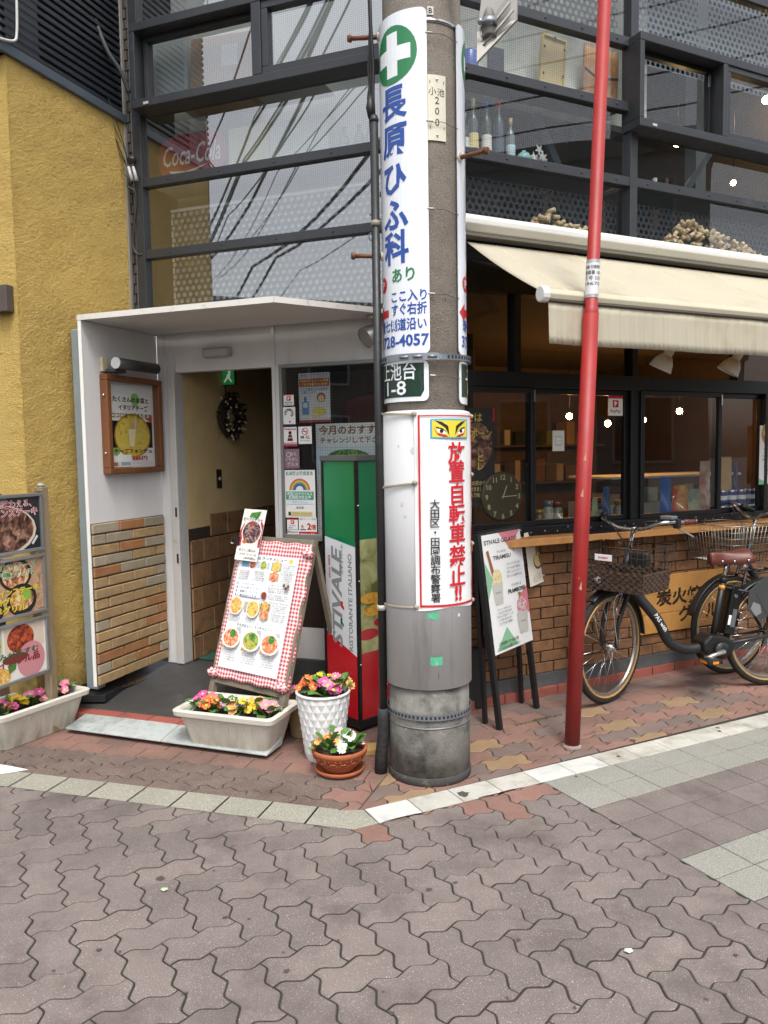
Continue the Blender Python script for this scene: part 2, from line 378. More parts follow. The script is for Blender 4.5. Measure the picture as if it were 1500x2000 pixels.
# herringbone of wavy pavers
_h = MB(); block(_h, W0, wavy(2, 1)); ME_H = _h.mesh('paver', PV_MAR)
cand = []
du, dv = .66 * A, .05 * A
for i in range(-32, 36):
    for j in range(-12, 36):
        k = (i + j) % 4
        if k not in (2, 0): continue
        base = wavy(2, 1) if k == 2 else wavy(1, 2)
        p = [(x + i * A + du, y + j * A + dv) for x, y in base]
        cx = sum(q[0] for q in p) / len(p); cy = sum(q[1] for q in p) / len(p)
        P = FU.p(cx, cy); 
        if P.y < .2 or P.y > 4.6 or abs(P.x) > 4.2: continue
        whole = ins(p, [h_vl]) and (ins(p, [h_ls]) or ins(p, [h_rs]))
        if not whole:
            q = clip(p, h_vl)
            if len(q) > 2 and not (ins(q, [h_ls]) or ins(q, [h_rs])): q = clip(q, h_ls if P.x < APEX.x else h_rs)
            if len(q) < 3 or area(q) < .0008: continue
            p = q
        cand.append((P, k, p, whole, i, j))
def inview(P):
    d = P - CAM; z = d.dot(_f)
    if z < .3: return False
    x = 750 + FPX * d.dot(RX) / z; y = 1000 + FPX * d.dot(DN) / z
    return -120 < x < 1620 and y < 2150
cand.sort(key=lambda c: (not inview(c[0]), (c[0] - V((0, 0, 0))).length))
rest = MB()
for n_, (P, k, p, whole, i, j) in enumerate(cand):
    zz = random.uniform(-.0012, .0012)
    if n_ < 290 and inview(P):
        if whole:
            org = FU.p(i * A + du, j * A + dv, zz)
            if k == 2: place(ME_H, 'paver', org, street, (random.gauss(0, .004), random.gauss(0, .004), TH))
            else: place(ME_H, 'paver', FU.p((i + 1) * A + du, j * A + dv, zz), street, (random.gauss(0, .004), random.gauss(0, .004), TH + pi / 2))
        else:
            pink = h_rs[0] * flat2(P)[0] + h_rs[1] * flat2(P)[1] + h_rs[2] < .13 and P.x > APEX.x
            block(MB() if False else (m_ := MB()), FU, p, z=zz); m_.build('paver', PV_PNK if pink and random.random() < .75 else PV_MAR, street, origin=P)
    else: block(rest, FU, p, z=zz)
rest.build('paver_field', PV_MAR, street, kind='stuff')

# straight tiles right of the herringbone: rows along u, 2 grey, 3 mauve, then grey again
TU, TV = .2055, .1545
v_ref = flat2(isect(VL0, VL1, RS0, RS1))[1]
restt = MB(); nt_ = 0
for r in range(0, 16):
    mat = TL_GRY if r < 2 else (PV_MAR if r < 5 else (TL_GRY if r < 7 else PV_MAR))
    for c in range(0, 24):
        x0 = u0 + c * TU; y1 = v_ref - r * TV
        p = [(x0, y1 - TV), (x0 + TU, y1 - TV), (x0 + TU, y1), (x0, y1)]
        P = FU.p(x0 + TU / 2, y1 - TV / 2)
        p = clip(p, h_rs)
        if len(p) < 3 or area(p) < .001 or P.y < .3: continue
        m_ = MB(); block(m_, FU, p, gap=.0021, ch=.002, z=random.uniform(-.0008, .0008)); m_.build('square_tile', mat, street, origin=P)

# kerb strips
def strip(P, Q, U, length, frm, to, mat, name, parent, special=None):
    """tiles along the line P>Q, width towards U"""
    x = (Q - P).normalized(); y = UP.cross(x)
    if (U - P).dot(y) < 0: y = -y
    f = Fr(P, x, y, UP); wd = (U - P).dot(y)
    i = math.floor(frm / length)
    while i * length < to:
        a, b = max(frm, i * length), min(to, (i + 1) * length)
        m_ = MB(); block(m_, f, [(a, 0), (b, 0), (b, wd), (a, wd)] if f.x.cross(f.y).z > 0 else [(a, wd), (b, wd), (b, 0), (a, 0)], gap=.0021, ch=.002, z=.001)
        m_.build(name, special(i) if special else mat, parent); i += 1
lenL = (LS0 - APEX).length
dS = (LS1 - LS0).normalized()
strip(APEX, LS0, LU0, .2075, .12, lenL + .75, TL_STR, 'kerb_tile', pavement)
# the mitred corner piece
cL = APEX + (LS0 - APEX).normalized() * .12; nrm_ = UP.cross((LS0 - APEX).normalized()); nrm_ = nrm_ if (LU0 - APEX).dot(nrm_) > 0 else -nrm_
wS = (LU0 - LS0).dot(nrm_); cU = cL + nrm_ * wS
WA = isect(RS0, RS1, G(709, 1580), G(741, 1608)); WU = isect(RU0, RU1, G(709, 1580), G(741, 1608))
m_ = MB(); block(m_, W0, [(q.x, q.y) for q in (cL, APEX, WA, WU, cU)], gap=.0021, ch=.002, z=.001); m_.build('kerb_tile', TL_STR, pavement)
strip(WA, RS1, RU0, .2035, .0, 3.6, TL_WHT, 'white_kerb_tile', pavement, special=lambda i: TL_WHT2 if i in (0, 4, 5) else TL_WHT)

# ================================================================== FACADE FRAMES
aL, aR = radians(69.59), radians(63.61)
dL = V((-sin(aL), cos(aL), 0)); dR = V((sin(aR), cos(aR), 0)); nL = V((-cos(aL), -sin(aL), 0)); nR = V((cos(aR), -sin(aR), 0))
_a = G(1080, 1333, .05); _b = G(1377, 1283, .05)
COR = on_plane(850, 1300, (_a + _b) / 2, nR); COR.z = 0
FL = Fr(COR, -dL, UP, nL)                               # left facade: x to the right, y up, z out to the street
FRR = Fr(COR, dR, UP, nR)                               # right facade
xp = FL.at(318, 1005)[0]                                # the porch side panel
FP = Fr(COR - FL.x * -xp, -nL, UP, -dL)                 # panel frame: x runs from the street (-) to the wall (0)
xy_ = FL.at(247, 250)[0] - .01                          # side wall of the yellow house
FY = Fr(COR + FL.x * xy_, -nL, UP, -dL)

# ---- pavement in front of the right wall
IN_R = G(1200, 1420); IN_L = G(400, 1500)
split_r = hp2(APEXU, COR, IN_R); split_l = hp2(APEXU, COR, IN_L)
h_ru = hp2(RU0, RU1, IN_R); h_lu = hp2(LU0, LU1, IN_L)
STEP0, STEP1 = G(924, 1386), G(1340, 1304)
h_step = hp2(STEP0, STEP1, IN_R)
vstart = flat2(RU0)[1]
rowsW = 4
v_split = min(flat2(RU0)[1], flat2(RU1)[1]) + .02
ang_ru = atan2((RU1 - RU0).y, (RU1 - RU0).x); FK = Fr(RU0, (cos(ang_ru), sin(ang_ru), 0), (-sin(ang_ru), cos(ang_ru), 0), UP)
def fk2fu(x, y): return flat2(FK.p(x, y))
for j in range(-1, 4):
    for i in range(-8, 32):
        if (i + j) % 2: continue
        p = [fk2fu(x + i * A + .03, y + j * A + .062) for x, y in wavy(2, 1)]
        for h in (h_ru, split_r, h_step): p = clip(p, h) if len(p) > 2 else p
        if len(p) < 3 or area(p) < .0008: continue
        c_ = random.Random(i * 31 + j * 7 + 5).random()
        mat = PV_YEL if (i // 2 + j * 3) % 6 == 2 else (PV_TAN if c_ < .42 else PV_PNK)
        m_ = MB(); block(m_, FU, p, z=random.uniform(-.001, .001)); m_.build('wavy_paver', mat, pavement)
for j in range(0, 9):
    y0 = .062 + 4 * A + j * .1
    for i in range(-6, 20):
        x0 = i * .2 + (j % 2) * .1; q = [(x0, y0), (x0 + .2, y0), (x0 + .2, y0 + .1), (x0, y0 + .1)]
        if j == 0: q = [(x0, y0 - .02), (x0 + .2, y0 - .02), (x0 + .2, y0 + .1), (x0, y0 + .1)]
        p = [fk2fu(*t) for t in q]
        for h in (split_r, h_step): p = clip(p, h) if len(p) > 2 else p
        if len(p) < 3 or area(p) < .0006: continue
        m_ = MB(); block(m_, FU, p, gap=.0021, ch=.002, z=-.001 if j else -.002); m_.build('pavement_tile', PV_TAN if random.random() < .45 else PV_PNK, pavement)

# ---- pavement in front of the left wall
xL = (LU1 - LU0).normalized(); yL = UP.cross(xL); FS = Fr(LU0, xL, yL, UP)
DR0 = FS.at(127, 1426); TILE0 = .056
def fs2fu(x, y): return flat2(FS.p(x, y))
nrow = 3
for j in range(-1, 4):
    for i in range(-16, 16):
        if (i + j) % 2: continue
        p = [fs2fu(x + i * A + .05, y + j * A - .04) for x, y in wavy(2, 1)]
        for h in (h_lu, split_l): p = clip(p, h) if len(p) > 2 else p
        if len(p) < 3 or area(p) < .0008: continue
        P = FS.p((i + 1) * A, j * A)
        if P.x < -2.6: continue
        if j >= 3: continue
        mat = PV_PNK if P.x > -.32 + .1 * random.random() else PV_BRN
        m_ = MB(); block(m_, FU, p, z=random.uniform(-.001, .001)); m_.build('wavy_paver', mat, pavement)
for j in range(0, 7):
    y0 = 3 * A - .052 + j * .12
    for i in range(-14, 12):
        x0 = i * .2 + (j % 2) * .1; q = [(x0, y0), (x0 + .2, y0), (x0 + .2, y0 + .12), (x0, y0 + .12)]
        p = [fs2fu(*t) for t in q]
        for h in (split_l,): p = clip(p, h) if len(p) > 2 else p
        P = FS.p(x0 + .1, y0)
        if len(p) < 3 or area(p) < .0006 or P.x < -3.2: continue
        if (P - COR).dot(nL) < .04: continue
        m_ = MB(); block(m_, FU, p, gap=.0022, ch=.002, z=-.0015); m_.build('pavement_tile', PV_PNK, pavement)
# white painted mark at the kerb, far left
m_ = MB(); pw = [G(-60, 1492, .003), G(-60, 1518, .003), G(0, 1512, .003), G(56, 1503, .003), G(20, 1496, .003), G(0, 1493, .003)]
m_.add(pw, [tuple(range(6))]).build('painted_mark', M('worn_white_paint', '#e9e9e6', .7, var=.05, dirt=('#9b8f8a', 14, .6)), pavement)

# ---- entrance slab, red nosing, step plates
SLAB = M('dark_slate_slab', '#3d3c3b', .55, var=.3, vscale=4, bump=.25, bscale=40, dirt=('#6a6660', 3, .58))
ZS = .155; ZF = .065                                  # the floor rises from the nosing to the wall
xs0, xs1 = xy_ + .02, FL.at(640, 1330)[0] + .3
E0, E1 = G(150, 1379, ZF), G(350, 1401, ZF)
eo0 = (E0 - COR).dot(nL); eo1 = (E1 - COR).dot(nL)
ang_e = (E1 - E0).normalized(); FE = Fr(E0, ang_e, UP.cross(ang_e), UP)      # y points to the wall
lenE = (E1 - E0).length
slab = MB()
_e0, _e1 = FE.p(-.25, 0), FE.p(lenE + .45, 0); _w1, _w0 = [q - nL * ((q - COR).dot(nL) + .02) for q in (FE.p(lenE + .95, 0), _e0)]
_lo = [V((q.x, q.y, -.02)) for q in (_e0, _e1, _w1, _w0)]; _hi = [V((_e0.x, _e0.y, ZF)), V((_e1.x, _e1.y, ZF)), V((_w1.x, _w1.y, ZS)), V((_w0.x, _w0.y, ZS))]
slab.add(_lo + _hi, [(3, 2, 1, 0), (4, 5, 6, 7), (0, 1, 5, 4), (1, 2, 6, 5), (2, 3, 7, 6), (3, 0, 4, 7)]).build('entrance_floor', SLAB, bevel=.004, kind='structure')
def floor_z(P): 
    t = (P - V((E0.x, E0.y, P.z))).dot(FE.y) / max(.01, (_w0 - _e0).length); return ZF + (ZS - ZF) * min(1, max(0, t))
EF = None
for o_ in COL.objects:
    if o_.name == 'entrance_floor': EF = o_
ND = min(.1, max(.04, -(G(163, 1399, .042) - E0).dot(FE.y)))
for i in range(-1, 9):
    x0 = -.05 + i * .195
    if x0 > lenE + .3: break
    m_ = MB(); m_.box(FE, x0, x0 + .189, -ND, -.001, -ZF - .01, -.003).build('nosing_tile', RED_T, EF, bevel=.004)
PLATE = M('pale_moulded_step_plate', '#aab0ae', .6, var=.12, vscale=9, dirt=('#767a77', 5, .5), bump=.1, bscale=90)
P0, P1 = G(127, 1425, .02), G(313, 1450, .02); xq = (P1 - P0).normalized(); FQ = Fr(P0, xq, UP.cross(xq), UP)
dq = (G(163, 1398, .04) - P0).dot(FQ.y); lq = (P1 - P0).length
for k in range(2):
    st = thing('step_ramp', ['grey-white moulded kerb ramp section left of the planter, by the entrance', 'grey-white moulded kerb ramp section lying under the middle planter'][k], 'ramp', FQ.p(lq * (k + .5), 0, 0), 'kerb ramps at the entrance')
    x0, x1 = k * (lq + .004), k * (lq + .004) + lq
    q = [(0, .0), (0, .010), (dq, .040), (dq, .0)]
    m_ = MB(); n0 = [FQ.p(x0, y, z - .0) for y, z in q] + [FQ.p(x1, y, z) for y, z in q]
    m_.add(n0, [(0, 1, 2, 3), (7, 6, 5, 4), (0, 4, 5, 1), (1, 5, 6, 2), (2, 6, 7, 3), (3, 7, 4, 0)]).build('body', PLATE, st, bevel=.005)
    m_ = MB()
    for a in range(11):
        for b in range(3):
            xx = x0 + lq * (a + .6 + (b % 2) * .4) / 12.2; yy = dq * (b + .75) / 3.6; z_ = .010 + .030 * yy / dq
            f2 = Fr(FQ.p(xx, yy, z_), FQ.x, (FQ.p(0, dq, .040) - FQ.p(0, 0, .010)).normalized())
            m_.prism(f2, [(-.012, 0), (-.006, -.009), (.006, -.009), (.012, 0), (.006, .009), (-.006, .009)], -.001, .0025)
    m_.build('tread_pattern', PLATE, st, kind='stuff')
# rubber mat, grate and pieces by the panel foot
RUB = M('black_rubber', '#1f1f20', .6, var=.2, bump=.1)
m_ = MB(); r0 = [G(122, 1360, .12), G(205, 1360, .12), G(250, 1335, .12), G(235, 1312, .12), G(150, 1322, .12)]
m_.prism(W0, [(q.x, q.y) for q in r0], ZF + .02, .128)
tag(m_.build('drain_cover', RUB, bevel=.003), 'black rubber drain cover at the foot of the brick-tiled porch panel', 'drain cover')
GRT = M('rusty_brown_grate', '#5a4636', .7, metal=.4, var=.25, bump=.1)
m_ = MB(); g0 = G(228, 1345, .12); gx = (G(290, 1325, .12) - G(228, 1345, .12)).normalized(); fg = Fr(V((g0.x, g0.y, .112)), V((gx.x, gx.y, 0)), UP.cross(V((gx.x, gx.y, 0))), UP)
for i in range(9): m_.box(fg, i * .032, i * .032 + .014, 0, .17, 0, .010)
for i in range(6): m_.box(fg, 0, .27, i * .032, i * .032 + .012, .001, .0085)
tag(m_.build('floor_grate', GRT), 'small rusty brown floor grate beside the porch panel', 'grate')

# ================================================================== CORNER BUILDING
FRM = M('charcoal_aluminium_frame', '#3b3d41', .45, metal=.3, var=.1, vscale=10, bump=.02, dirt=('#55585b', 9, .6))
FRD = M('black_window_frame', '#101113', .4, var=.15, vscale=10)
GL_L = glass('wired_glass_strong_reflection', 3.8, (.86, .9, .9), wire=.012)
GL_R = glass('wired_glass', 1.8, (.94, .96, .96), wire=.014)
GL_S = glass('shop_glass', 1.8, (.86, .88, .87))
PERF = M('perforated_grey_sheet', '#474c4e', .5, metal=.25, var=.1)
PLASTER = M('pale_plaster', '#e0e2d8', .85, var=.12, vscale=7, c2='#c2c8be')
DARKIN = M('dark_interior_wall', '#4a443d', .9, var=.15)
BROWNIN = M('brown_interior_panel', '#4a3c31', .8, var=.2)
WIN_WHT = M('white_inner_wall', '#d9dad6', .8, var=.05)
bld = thing('corner_building', 'dark-framed glazed corner restaurant building with brick-tiled counter wall and black sash windows', 'building', COR)
def bar(fr, x0, y0, x1, y1, hgt, z0, z1, name='transom', mat=FRM, parent=bld, bevel=.003): return B(fr, min(x0, x1), max(x0, x1), y0 - hgt / 2, y0 + hgt / 2, z0, z1, name, mat, parent, bevel)
def pane(fr, x0, x1, y0, y1, z, mat, parent=bld, name='window_pane'):
    return B(Fr(fr.p((x0 + x1) / 2, y0, z), fr.x, fr.y, fr.z), -(x1 - x0) / 2, (x1 - x0) / 2, 0, y1 - y0, -.003, .003, name, mat, parent)
def pane2(fr, x0, x1, y0, y1, z, mat, parent=bld, name='window_pane'):
    """single-sheet pane with its own axes, so the wire net follows the facade"""
    org = fr.p((x0 + x1) / 2, y0, z); hw = (x1 - x0) / 2; hh = y1 - y0
    me = bpy.data.meshes.new(name); me.from_pydata([(-hw, 0, 0), (hw, 0, 0), (hw, 0, hh), (-hw, 0, hh)], [], [(0, 1, 2, 3)]); me.materials.append(mat); me.update()
    return place(me, name, org, parent, (0, 0, atan2(fr.x.y, fr.x.x)))
def perf(fr, x0, x1, y0, y1, z, pitch, r, name='perforated_panel', mat=PERF, parent=bld):
    m_ = MB(); py = pitch * .866; ny = int((y1 - y0) / py); nx = int((x1 - x0) / pitch)
    for j in range(ny):
        for i in range(nx):
            cx = x0 + (i + .5 + (j % 2) * .5) * pitch; cy = y0 + (j + .5) * py; q = []
            for k in range(8):
                t = 2 * pi * (k + .5) / 8; q.append(fr.p(cx + r * cos(t), cy + r * sin(t), z))
            hx, hy = pitch / 2, py / 2; o = [(hx, 0), (hx, hy), (0, hy), (-hx, hy), (-hx, 0), (-hx, -hy), (0, -hy), (hx, -hy)]
            o = [(hx, hy * .42), (hx * .42, hy), (-hx * .42, hy), (-hx, hy * .42), (-hx, -hy * .42), (-hx * .42, -hy), (hx * .42, -hy), (hx, -hy * .42)]
            e = [fr.p(cx + a, cy + b, z) for a, b in o]; c4 = [fr.p(cx + a, cy + b, z) for a, b in ((hx, hy), (-hx, hy), (-hx, -hy), (hx, -hy))]
            m_.add(q + e + c4, [(k, 8 + k, 8 + (k + 1) % 8, (k + 1) % 8) for k in range(8)] + [(8, 16, 9), (10, 17, 11), (12, 18, 13), (14, 19, 15)])
    return m_.build(name, mat, parent, kind='stuff')
# ---------- left facade, upper storey
TOPZ = 5.2
xl = FL.at(290, 500)[0]; xr = -.02
y_t1 = FL.at(400, 342)[1]; y_t2 = FL.at(400, 486)[1]; y_can = FL.at(320, 648)[1]
y_bb = FL.at(400, 184, .13)[1]; y_bt = FL.at(400, 9, .13)[1]
for k, y in enumerate((y_t1, y_t2)): bar(FL, xl, y, xr, y, .052, -.03, .03)
bar(FL, xl, y_can + .02, xr, y, .05, -.03, .028, 'bottom_rail')
B(FL, xl - .062, xl, y_can, TOPZ, -.04, .034, 'mullion', FRM, bld, .003)
B(FL, xl - .085, xl - .0625, y_can, TOPZ, -.04, .012, 'edge_trim', M('bluish_grey_trim', '#6a737b', .5, metal=.2, var=.08), bld, .002)
B(FL, xr, xr + .06, y_can, TOPZ, -.04, .034, 'corner_mullion', FRM, bld, .003)
levels = [(y_can + .045, y_t2 - .026), (y_t2 + .026, y_t1 - .026), (y_t1 + .026, y_bb + .02), (y_bt, TOPZ)]
for a, b in levels: pane2(FL, xl, xr, a, b, 0, GL_L)
for y in (y_t1, y_t2):
    for k in range(5):
        x = xl + (xr - xl) * (k + .5) / 5; MB().lathe(FL.p(x, y, .03), [(.006, 0), (.006, .003), (.003, .005)], 8, axis=FL.z).build('screw_head', FRM, bld)
# projecting double window
bay = MB()
xb0, xb1 = FL.at(250, 48, .13)[0], xr + .05; xm = FL.at(500, 100, .13)[0]; ft = .05
bay.box(FL, xb0, xb1, y_bb, y_bb + ft, -.03, .13).box(FL, xb0, xb1, y_bt - ft, y_bt, -.03, .13).box(FL, xb0, xb0 + ft * .7, y_bb + ft, y_bt - ft, -.03, .129)
bay.box(FL, xm - .03, xm + .03, y_bb + ft, y_bt - ft, -.03, .129)
bw = bay.build('projecting_window', FRM, bld, bevel=.004)
def sash(fr, x0, x1, y0, y1, z0, z1, t, parent, mat=FRM, gmat=GL_L, name='sash'):
    m_ = MB(); m_.box(fr, x0, x1, y0, y0 + t, z0, z1).box(fr, x0, x1, y1 - t, y1, z0, z1).box(fr, x0, x0 + t, y0 + t, y1 - t, z0, z1).box(fr, x1 - t, x1, y0 + t, y1 - t, z0, z1)
    o = m_.build(name, mat, parent, bevel=.003)
    return o, (x0 + t, x1 - t, y0 + t, y1 - t)
s1, r1 = sash(FL, xb0 + .04, xm - .03, y_bb + ft, y_bt - ft, .005, .05, .03, bw); pane2(FL, *r1, .02, GL_L, bw)
s2, r2 = sash(FL, xm + .03, xb1, y_bb + ft, y_bt - ft, .07, .12, .04, bw); pane2(FL, *r2, .09, GL_L, bw)
MB().box(FL, xb0 + .09, xb0 + .125, y_bb + .012, y_bb + .026, .13, .134).build('drain_slot', M('pale_slot', '#b8b6ac', .5), bw)
# room behind the left glazing: floor, pale wall set close to catch daylight
B(FL, xl, -.2, y_can - .02, y_can + .03, -.9, -.05, 'upper_floor', DARKIN, bld)
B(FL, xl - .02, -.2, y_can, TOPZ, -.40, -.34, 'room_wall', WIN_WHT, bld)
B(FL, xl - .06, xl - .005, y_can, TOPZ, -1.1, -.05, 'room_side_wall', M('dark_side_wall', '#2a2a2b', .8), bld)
perf(FL, FL.at(335, 500, -.1)[0], -.06, y_can + .03, FL.at(500, 385, -.1)[1], -.10, .044, .0145)
B(FL, FL.at(335, 500, -.1)[0], -.06, y_can + .03, FL.at(500, 385, -.1)[1], -.118, -.110, 'added_white_board', M('white_as_backlight', '#eef0ea', .8), bld)  # white board added behind the holes, its colour standing in for backlight
# ---------- pilaster of dark brick tiles
DBR = M('dark_brown_brick_tile', '#4d443f', .7, var=.15, vscale=20, rnd=.14, bump=.12, bscale=120)
xq0 = xy_ + .012; xq1 = xl - .085
pil = B(FL, xq0, xq1, y_can - .02, TOPZ, -.05, -.006, 'pilaster', M('dark_mortar', '#302c29', .9), bld)
rows = int((TOPZ - y_can) / .062)
for r in range(rows):
    y0 = y_can + r * .062; w_ = xq1 - xq0; cut = w_ * (.62 if r % 2 else .3)
    for a, b in ((xq0 + .003, xq0 + cut - .004), (xq0 + cut + .004, xq1 - .003)): B(FL, a, b, y0 + .004, y0 + .058, -.006, .004 + .0015 * random.random(), 'brick_tile', DBR, pil, .002)
B(FL, xq0 - .012, xq0, y_can - .02, TOPZ, -.03, .02, 'corner_bead', M('pale_bead', '#8d8a84', .6), bld)
# ---------- ground floor wall of the left facade
WPT = M('white_painted_board', '#d6d5d4', .6, var=.06, vscale=5, streak=True, dirt=('#a9a59f', 7, .6))
y_head = FL.at(440, 722)[1]; xd0 = FL.at(345, 800)[0]; xd1 = FL.at(533, 800)[0]; xw0 = FL.at(549, 850)[0]; y_ws = FL.at(580, 1049)[1]; y_wt = FL.at(640, 707)[1]
B(FL, xd0 - .0, xd1, y_head, y_can - .005, -.06, -.004, 'door_header', WPT, bld, .002)
B(FL, xd0 - .0548, xd0 - .0003, y_head + .0405, y_can - .005, -.06, -.003, 'header_filler', WPT, bld)
B(FL, xd1 + .022, -.2, y_wt, y_can - .005, -.06, -.006, 'window_header', WPT, bld, .002)
B(FL, xd1, xd1 + .022, y_can * 0 + ZS, y_can - .005, -.06, .006, 'post', WPT, bld, .002)
B(FL, xp, xd0 - .055, ZS, y_can - .005, -.06, 0, 'jamb_board', WPT, bld, .002)
dj = B(FL, xd0 - .054, xd0, ZS, y_head + .04, -.08, .018, 'door_jamb', M('worn_white_timber', '#c3c1bd', .65, var=.08, dirt=('#77716a', 8, .62)), bld, .004)
for yy in (FL.at(345, 1000)[1], FL.at(350, 1090)[1]): B(FL, xd0 - .024, xd0 - .012, yy - .03, yy + .03, .018, .021, 'hinge_plate', M('dark_metal', '#3b3a38', .5, metal=.6), dj)
B(FL, xd1 + .022, xw0, ZS + .05, y_wt, -.06, .001, 'window_post', WPT, bld, .002)
B(FL, xd1 + .022, -.2, ZS + .1, FL.at(580, 1225)[1], -.05, -.008, 'apron_board', WPT, bld)
B(FL, xd1 + .022, xr, FL.at(580, 1225)[1] + .0005, y_ws - .022, -.05, -.012, 'timber_panel', M('dark_timber', '#2b211a', .6, var=.3, streak=True, vscale=20), bld)
B(FL, xd1 + .022, xr, -.02, ZS + .098, -.05, .012, 'base_course', M('dark_grey_base', '#4b4c4c', .8, var=.15, bump=.2), bld, .003)
B(FL, xw0 + .02, xr, y_ws - .02, y_ws + .02, -.05, .02, 'window_sill', M('brushed_sill', '#a7a7a2', .4, metal=.5, var=.08), bld, .003)
B(FL, xw0, xw0 + .02, y_ws - .02, y_wt, -.05, .012, 'window_frame', M('grey_alu', '#8a8a86', .45, metal=.5), bld)
B(FL, xw0 + .02, xr, y_wt - .02, y_wt, -.05, .012, 'window_frame', M('grey_alu', '#8a8a86', .45, metal=.5), bld)
GL_W = glass('entrance_wired_glass', 2.3, (.86, .88, .87), wire=.016)
pane2(FL, xw0 + .02, xr, y_ws + .02, y_wt - .02, -.012, GL_W)
B(FL, xw0 + .005, xr, y_ws - .05, y_wt + .02, -.75, -.7, 'inner_partition', M('grey_curtain', '#8b8c86', .9, var=.25, vscale=18, streak=True), bld)
for k in range(6): B(FL, xw0 + .3 + k * .018, xw0 + .31 + k * .018, y_ws + .02, y_ws + .14 + .0, -.05, -.04, 'vent_slat', FRD, bld)
B(FL, xd1 + .03, -.2, y_wt, y_can - .01, -.09, -.0605, 'added_dark_backing', DARKIN, bld)  # dark sheet added to tone down the brightly lit back of the header
B(FL, -.199, -.005, 0, y_can - .006, -.1, -.004, 'corner_column', FRD, bld)
# passage behind the door opening
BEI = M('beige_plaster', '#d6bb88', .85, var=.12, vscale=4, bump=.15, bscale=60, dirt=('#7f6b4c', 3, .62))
FD = Fr(COR + FL.x * (xd0 - .0), -nL, UP, -dL)            # left wall of the passage, x>0 goes inside
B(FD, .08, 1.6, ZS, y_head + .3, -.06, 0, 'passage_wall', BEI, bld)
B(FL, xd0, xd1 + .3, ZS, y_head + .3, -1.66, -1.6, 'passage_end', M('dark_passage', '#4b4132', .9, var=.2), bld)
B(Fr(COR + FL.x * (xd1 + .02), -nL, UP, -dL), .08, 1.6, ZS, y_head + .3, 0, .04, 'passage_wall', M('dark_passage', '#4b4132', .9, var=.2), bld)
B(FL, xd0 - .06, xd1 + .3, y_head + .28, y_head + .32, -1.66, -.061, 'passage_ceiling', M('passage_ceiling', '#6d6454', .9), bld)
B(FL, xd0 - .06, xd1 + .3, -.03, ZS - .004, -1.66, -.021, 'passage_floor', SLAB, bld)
STN = M('brown_stone_tile', '#8d6a4a', .8, var=.3, vscale=14, rnd=.25, bump=.4, bscale=45, dirt=('#4a3426', 9, .55))
mt = B(FD, .08, 1.55, ZS, 1.02, .0005, .004, 'stone_dado', M('stone_mortar', '#3b2f26', .9), bld)
rr_ = random.Random(3)
for r in range(6):
    x = .085 - (.0 if r % 2 else .07); ytop = ZS + .005 + r * .158
    while x < 1.5:
        w_ = rr_.choice((.17, .21, .24)); a, b = max(x, .085), min(x + w_ - .008, 1.54)
        if b - a > .03 and not (r == 5 and a < .25): B(FD, a, b, ytop, ytop + .150, .004, .014 + .006 * rr_.random(), 'stone_tile', STN, mt, .004)
        x += w_
B(FL, xd0 + .02, xd1 - .02, ZS + .001, ZS + .008, -.62, -.12, 'door_mat', M('green_mat', '#2e5445', .95, var=.2, bump=.4, bscale=200), bld)

# ---------- right facade, upper storey
x0r = .02; xm1 = FRR.at(1231, 300)[0]; xe = 3.6
y_a = FRR.at(1100, 51)[1]; y_b = FRR.at(1100, 183)[1]; y_c = FRR.at(1100, 335)[1]; y_c2 = FRR.at(1330, 376)[1]; y_h = FRR.at(1100, 442)[1]
B(FRR, xm1 - .03, xm1 + .03, y_h - .1, TOPZ, -.04, .034, 'mullion', FRM, bld, .003)
for y in (y_a, y_b, y_c): bar(FRR, x0r + .045, y, xm1 - .03, y, .055, -.03, .03)
y_bb2 = FRR.at(1330, 262, .13)[1]; y_bt2 = FRR.at(1330, 82, .13)[1]; y_top2 = FRR.at(1450, 5)[1]
bar(FRR, xm1 + .03, y_c2, xe, y, .055, -.03, .03); bar(FRR, xm1 + .03, y_top2 + .03, xe, y, .055, -.03, .03)
for y, xa, xb in ((y_a, .1, xm1), (y_b, .1, xm1), (y_c, .1, xm1), (y_c2, xm1, xe)):
    k = xa + .12
    while k < xb - .05:
        MB().lathe(FRR.p(k, y, .03), [(.007, 0), (.007, .003), (.003, .006)], 8, axis=FRR.z).build('screw_head', FRM, bld); k += .27
for a, b in ((y_h - .1, y_c - .027), (y_c + .027, y_b - .027), (y_b + .027, y_a - .027), (y_a + .027, TOPZ)): pane2(FRR, x0r + .045, xm1 - .03, a, b, 0, GL_R)
for a, b in ((y_h - .1, y_c2 - .027), (y_c2 + .027, y_bb2 + .02), (y_bt2, y_top2), (y_top2 + .055, TOPZ)): pane2(FRR, xm1 + .03, xe, a, b, 0, GL_R)
xb2 = FRR.at(1252, 60, .13)[0]; xmm = FRR.at(1418, 190, .13)[0]
bay = MB(); bay.box(FRR, xb2, xe, y_bb2, y_bb2 + ft, -.03, .13).box(FRR, xb2, xe, y_bt2 - ft, y_bt2, -.03, .13).box(FRR, xb2, xb2 + .035, y_bb2 + ft, y_bt2 - ft, -.03, .129).box(FRR, xmm - .02, xmm + .02, y_bb2 + ft, y_bt2 - ft, -.03, .129)
bw2 = bay.build('projecting_window', FRM, bld, bevel=.004)
s1, r1 = sash(FRR, xb2 + .04, xmm - .02, y_bb2 + ft, y_bt2 - ft, .0, .04, .03, bw2, mat=FRD); pane2(FRR, *r1, .02, GL_R, bw2)
s2, r2 = sash(FRR, xmm + .02, xmm + 1.1, y_bb2 + ft, y_bt2 - ft, .07, .12, .035, bw2); pane2(FRR, *r2, .09, GL_R, bw2)
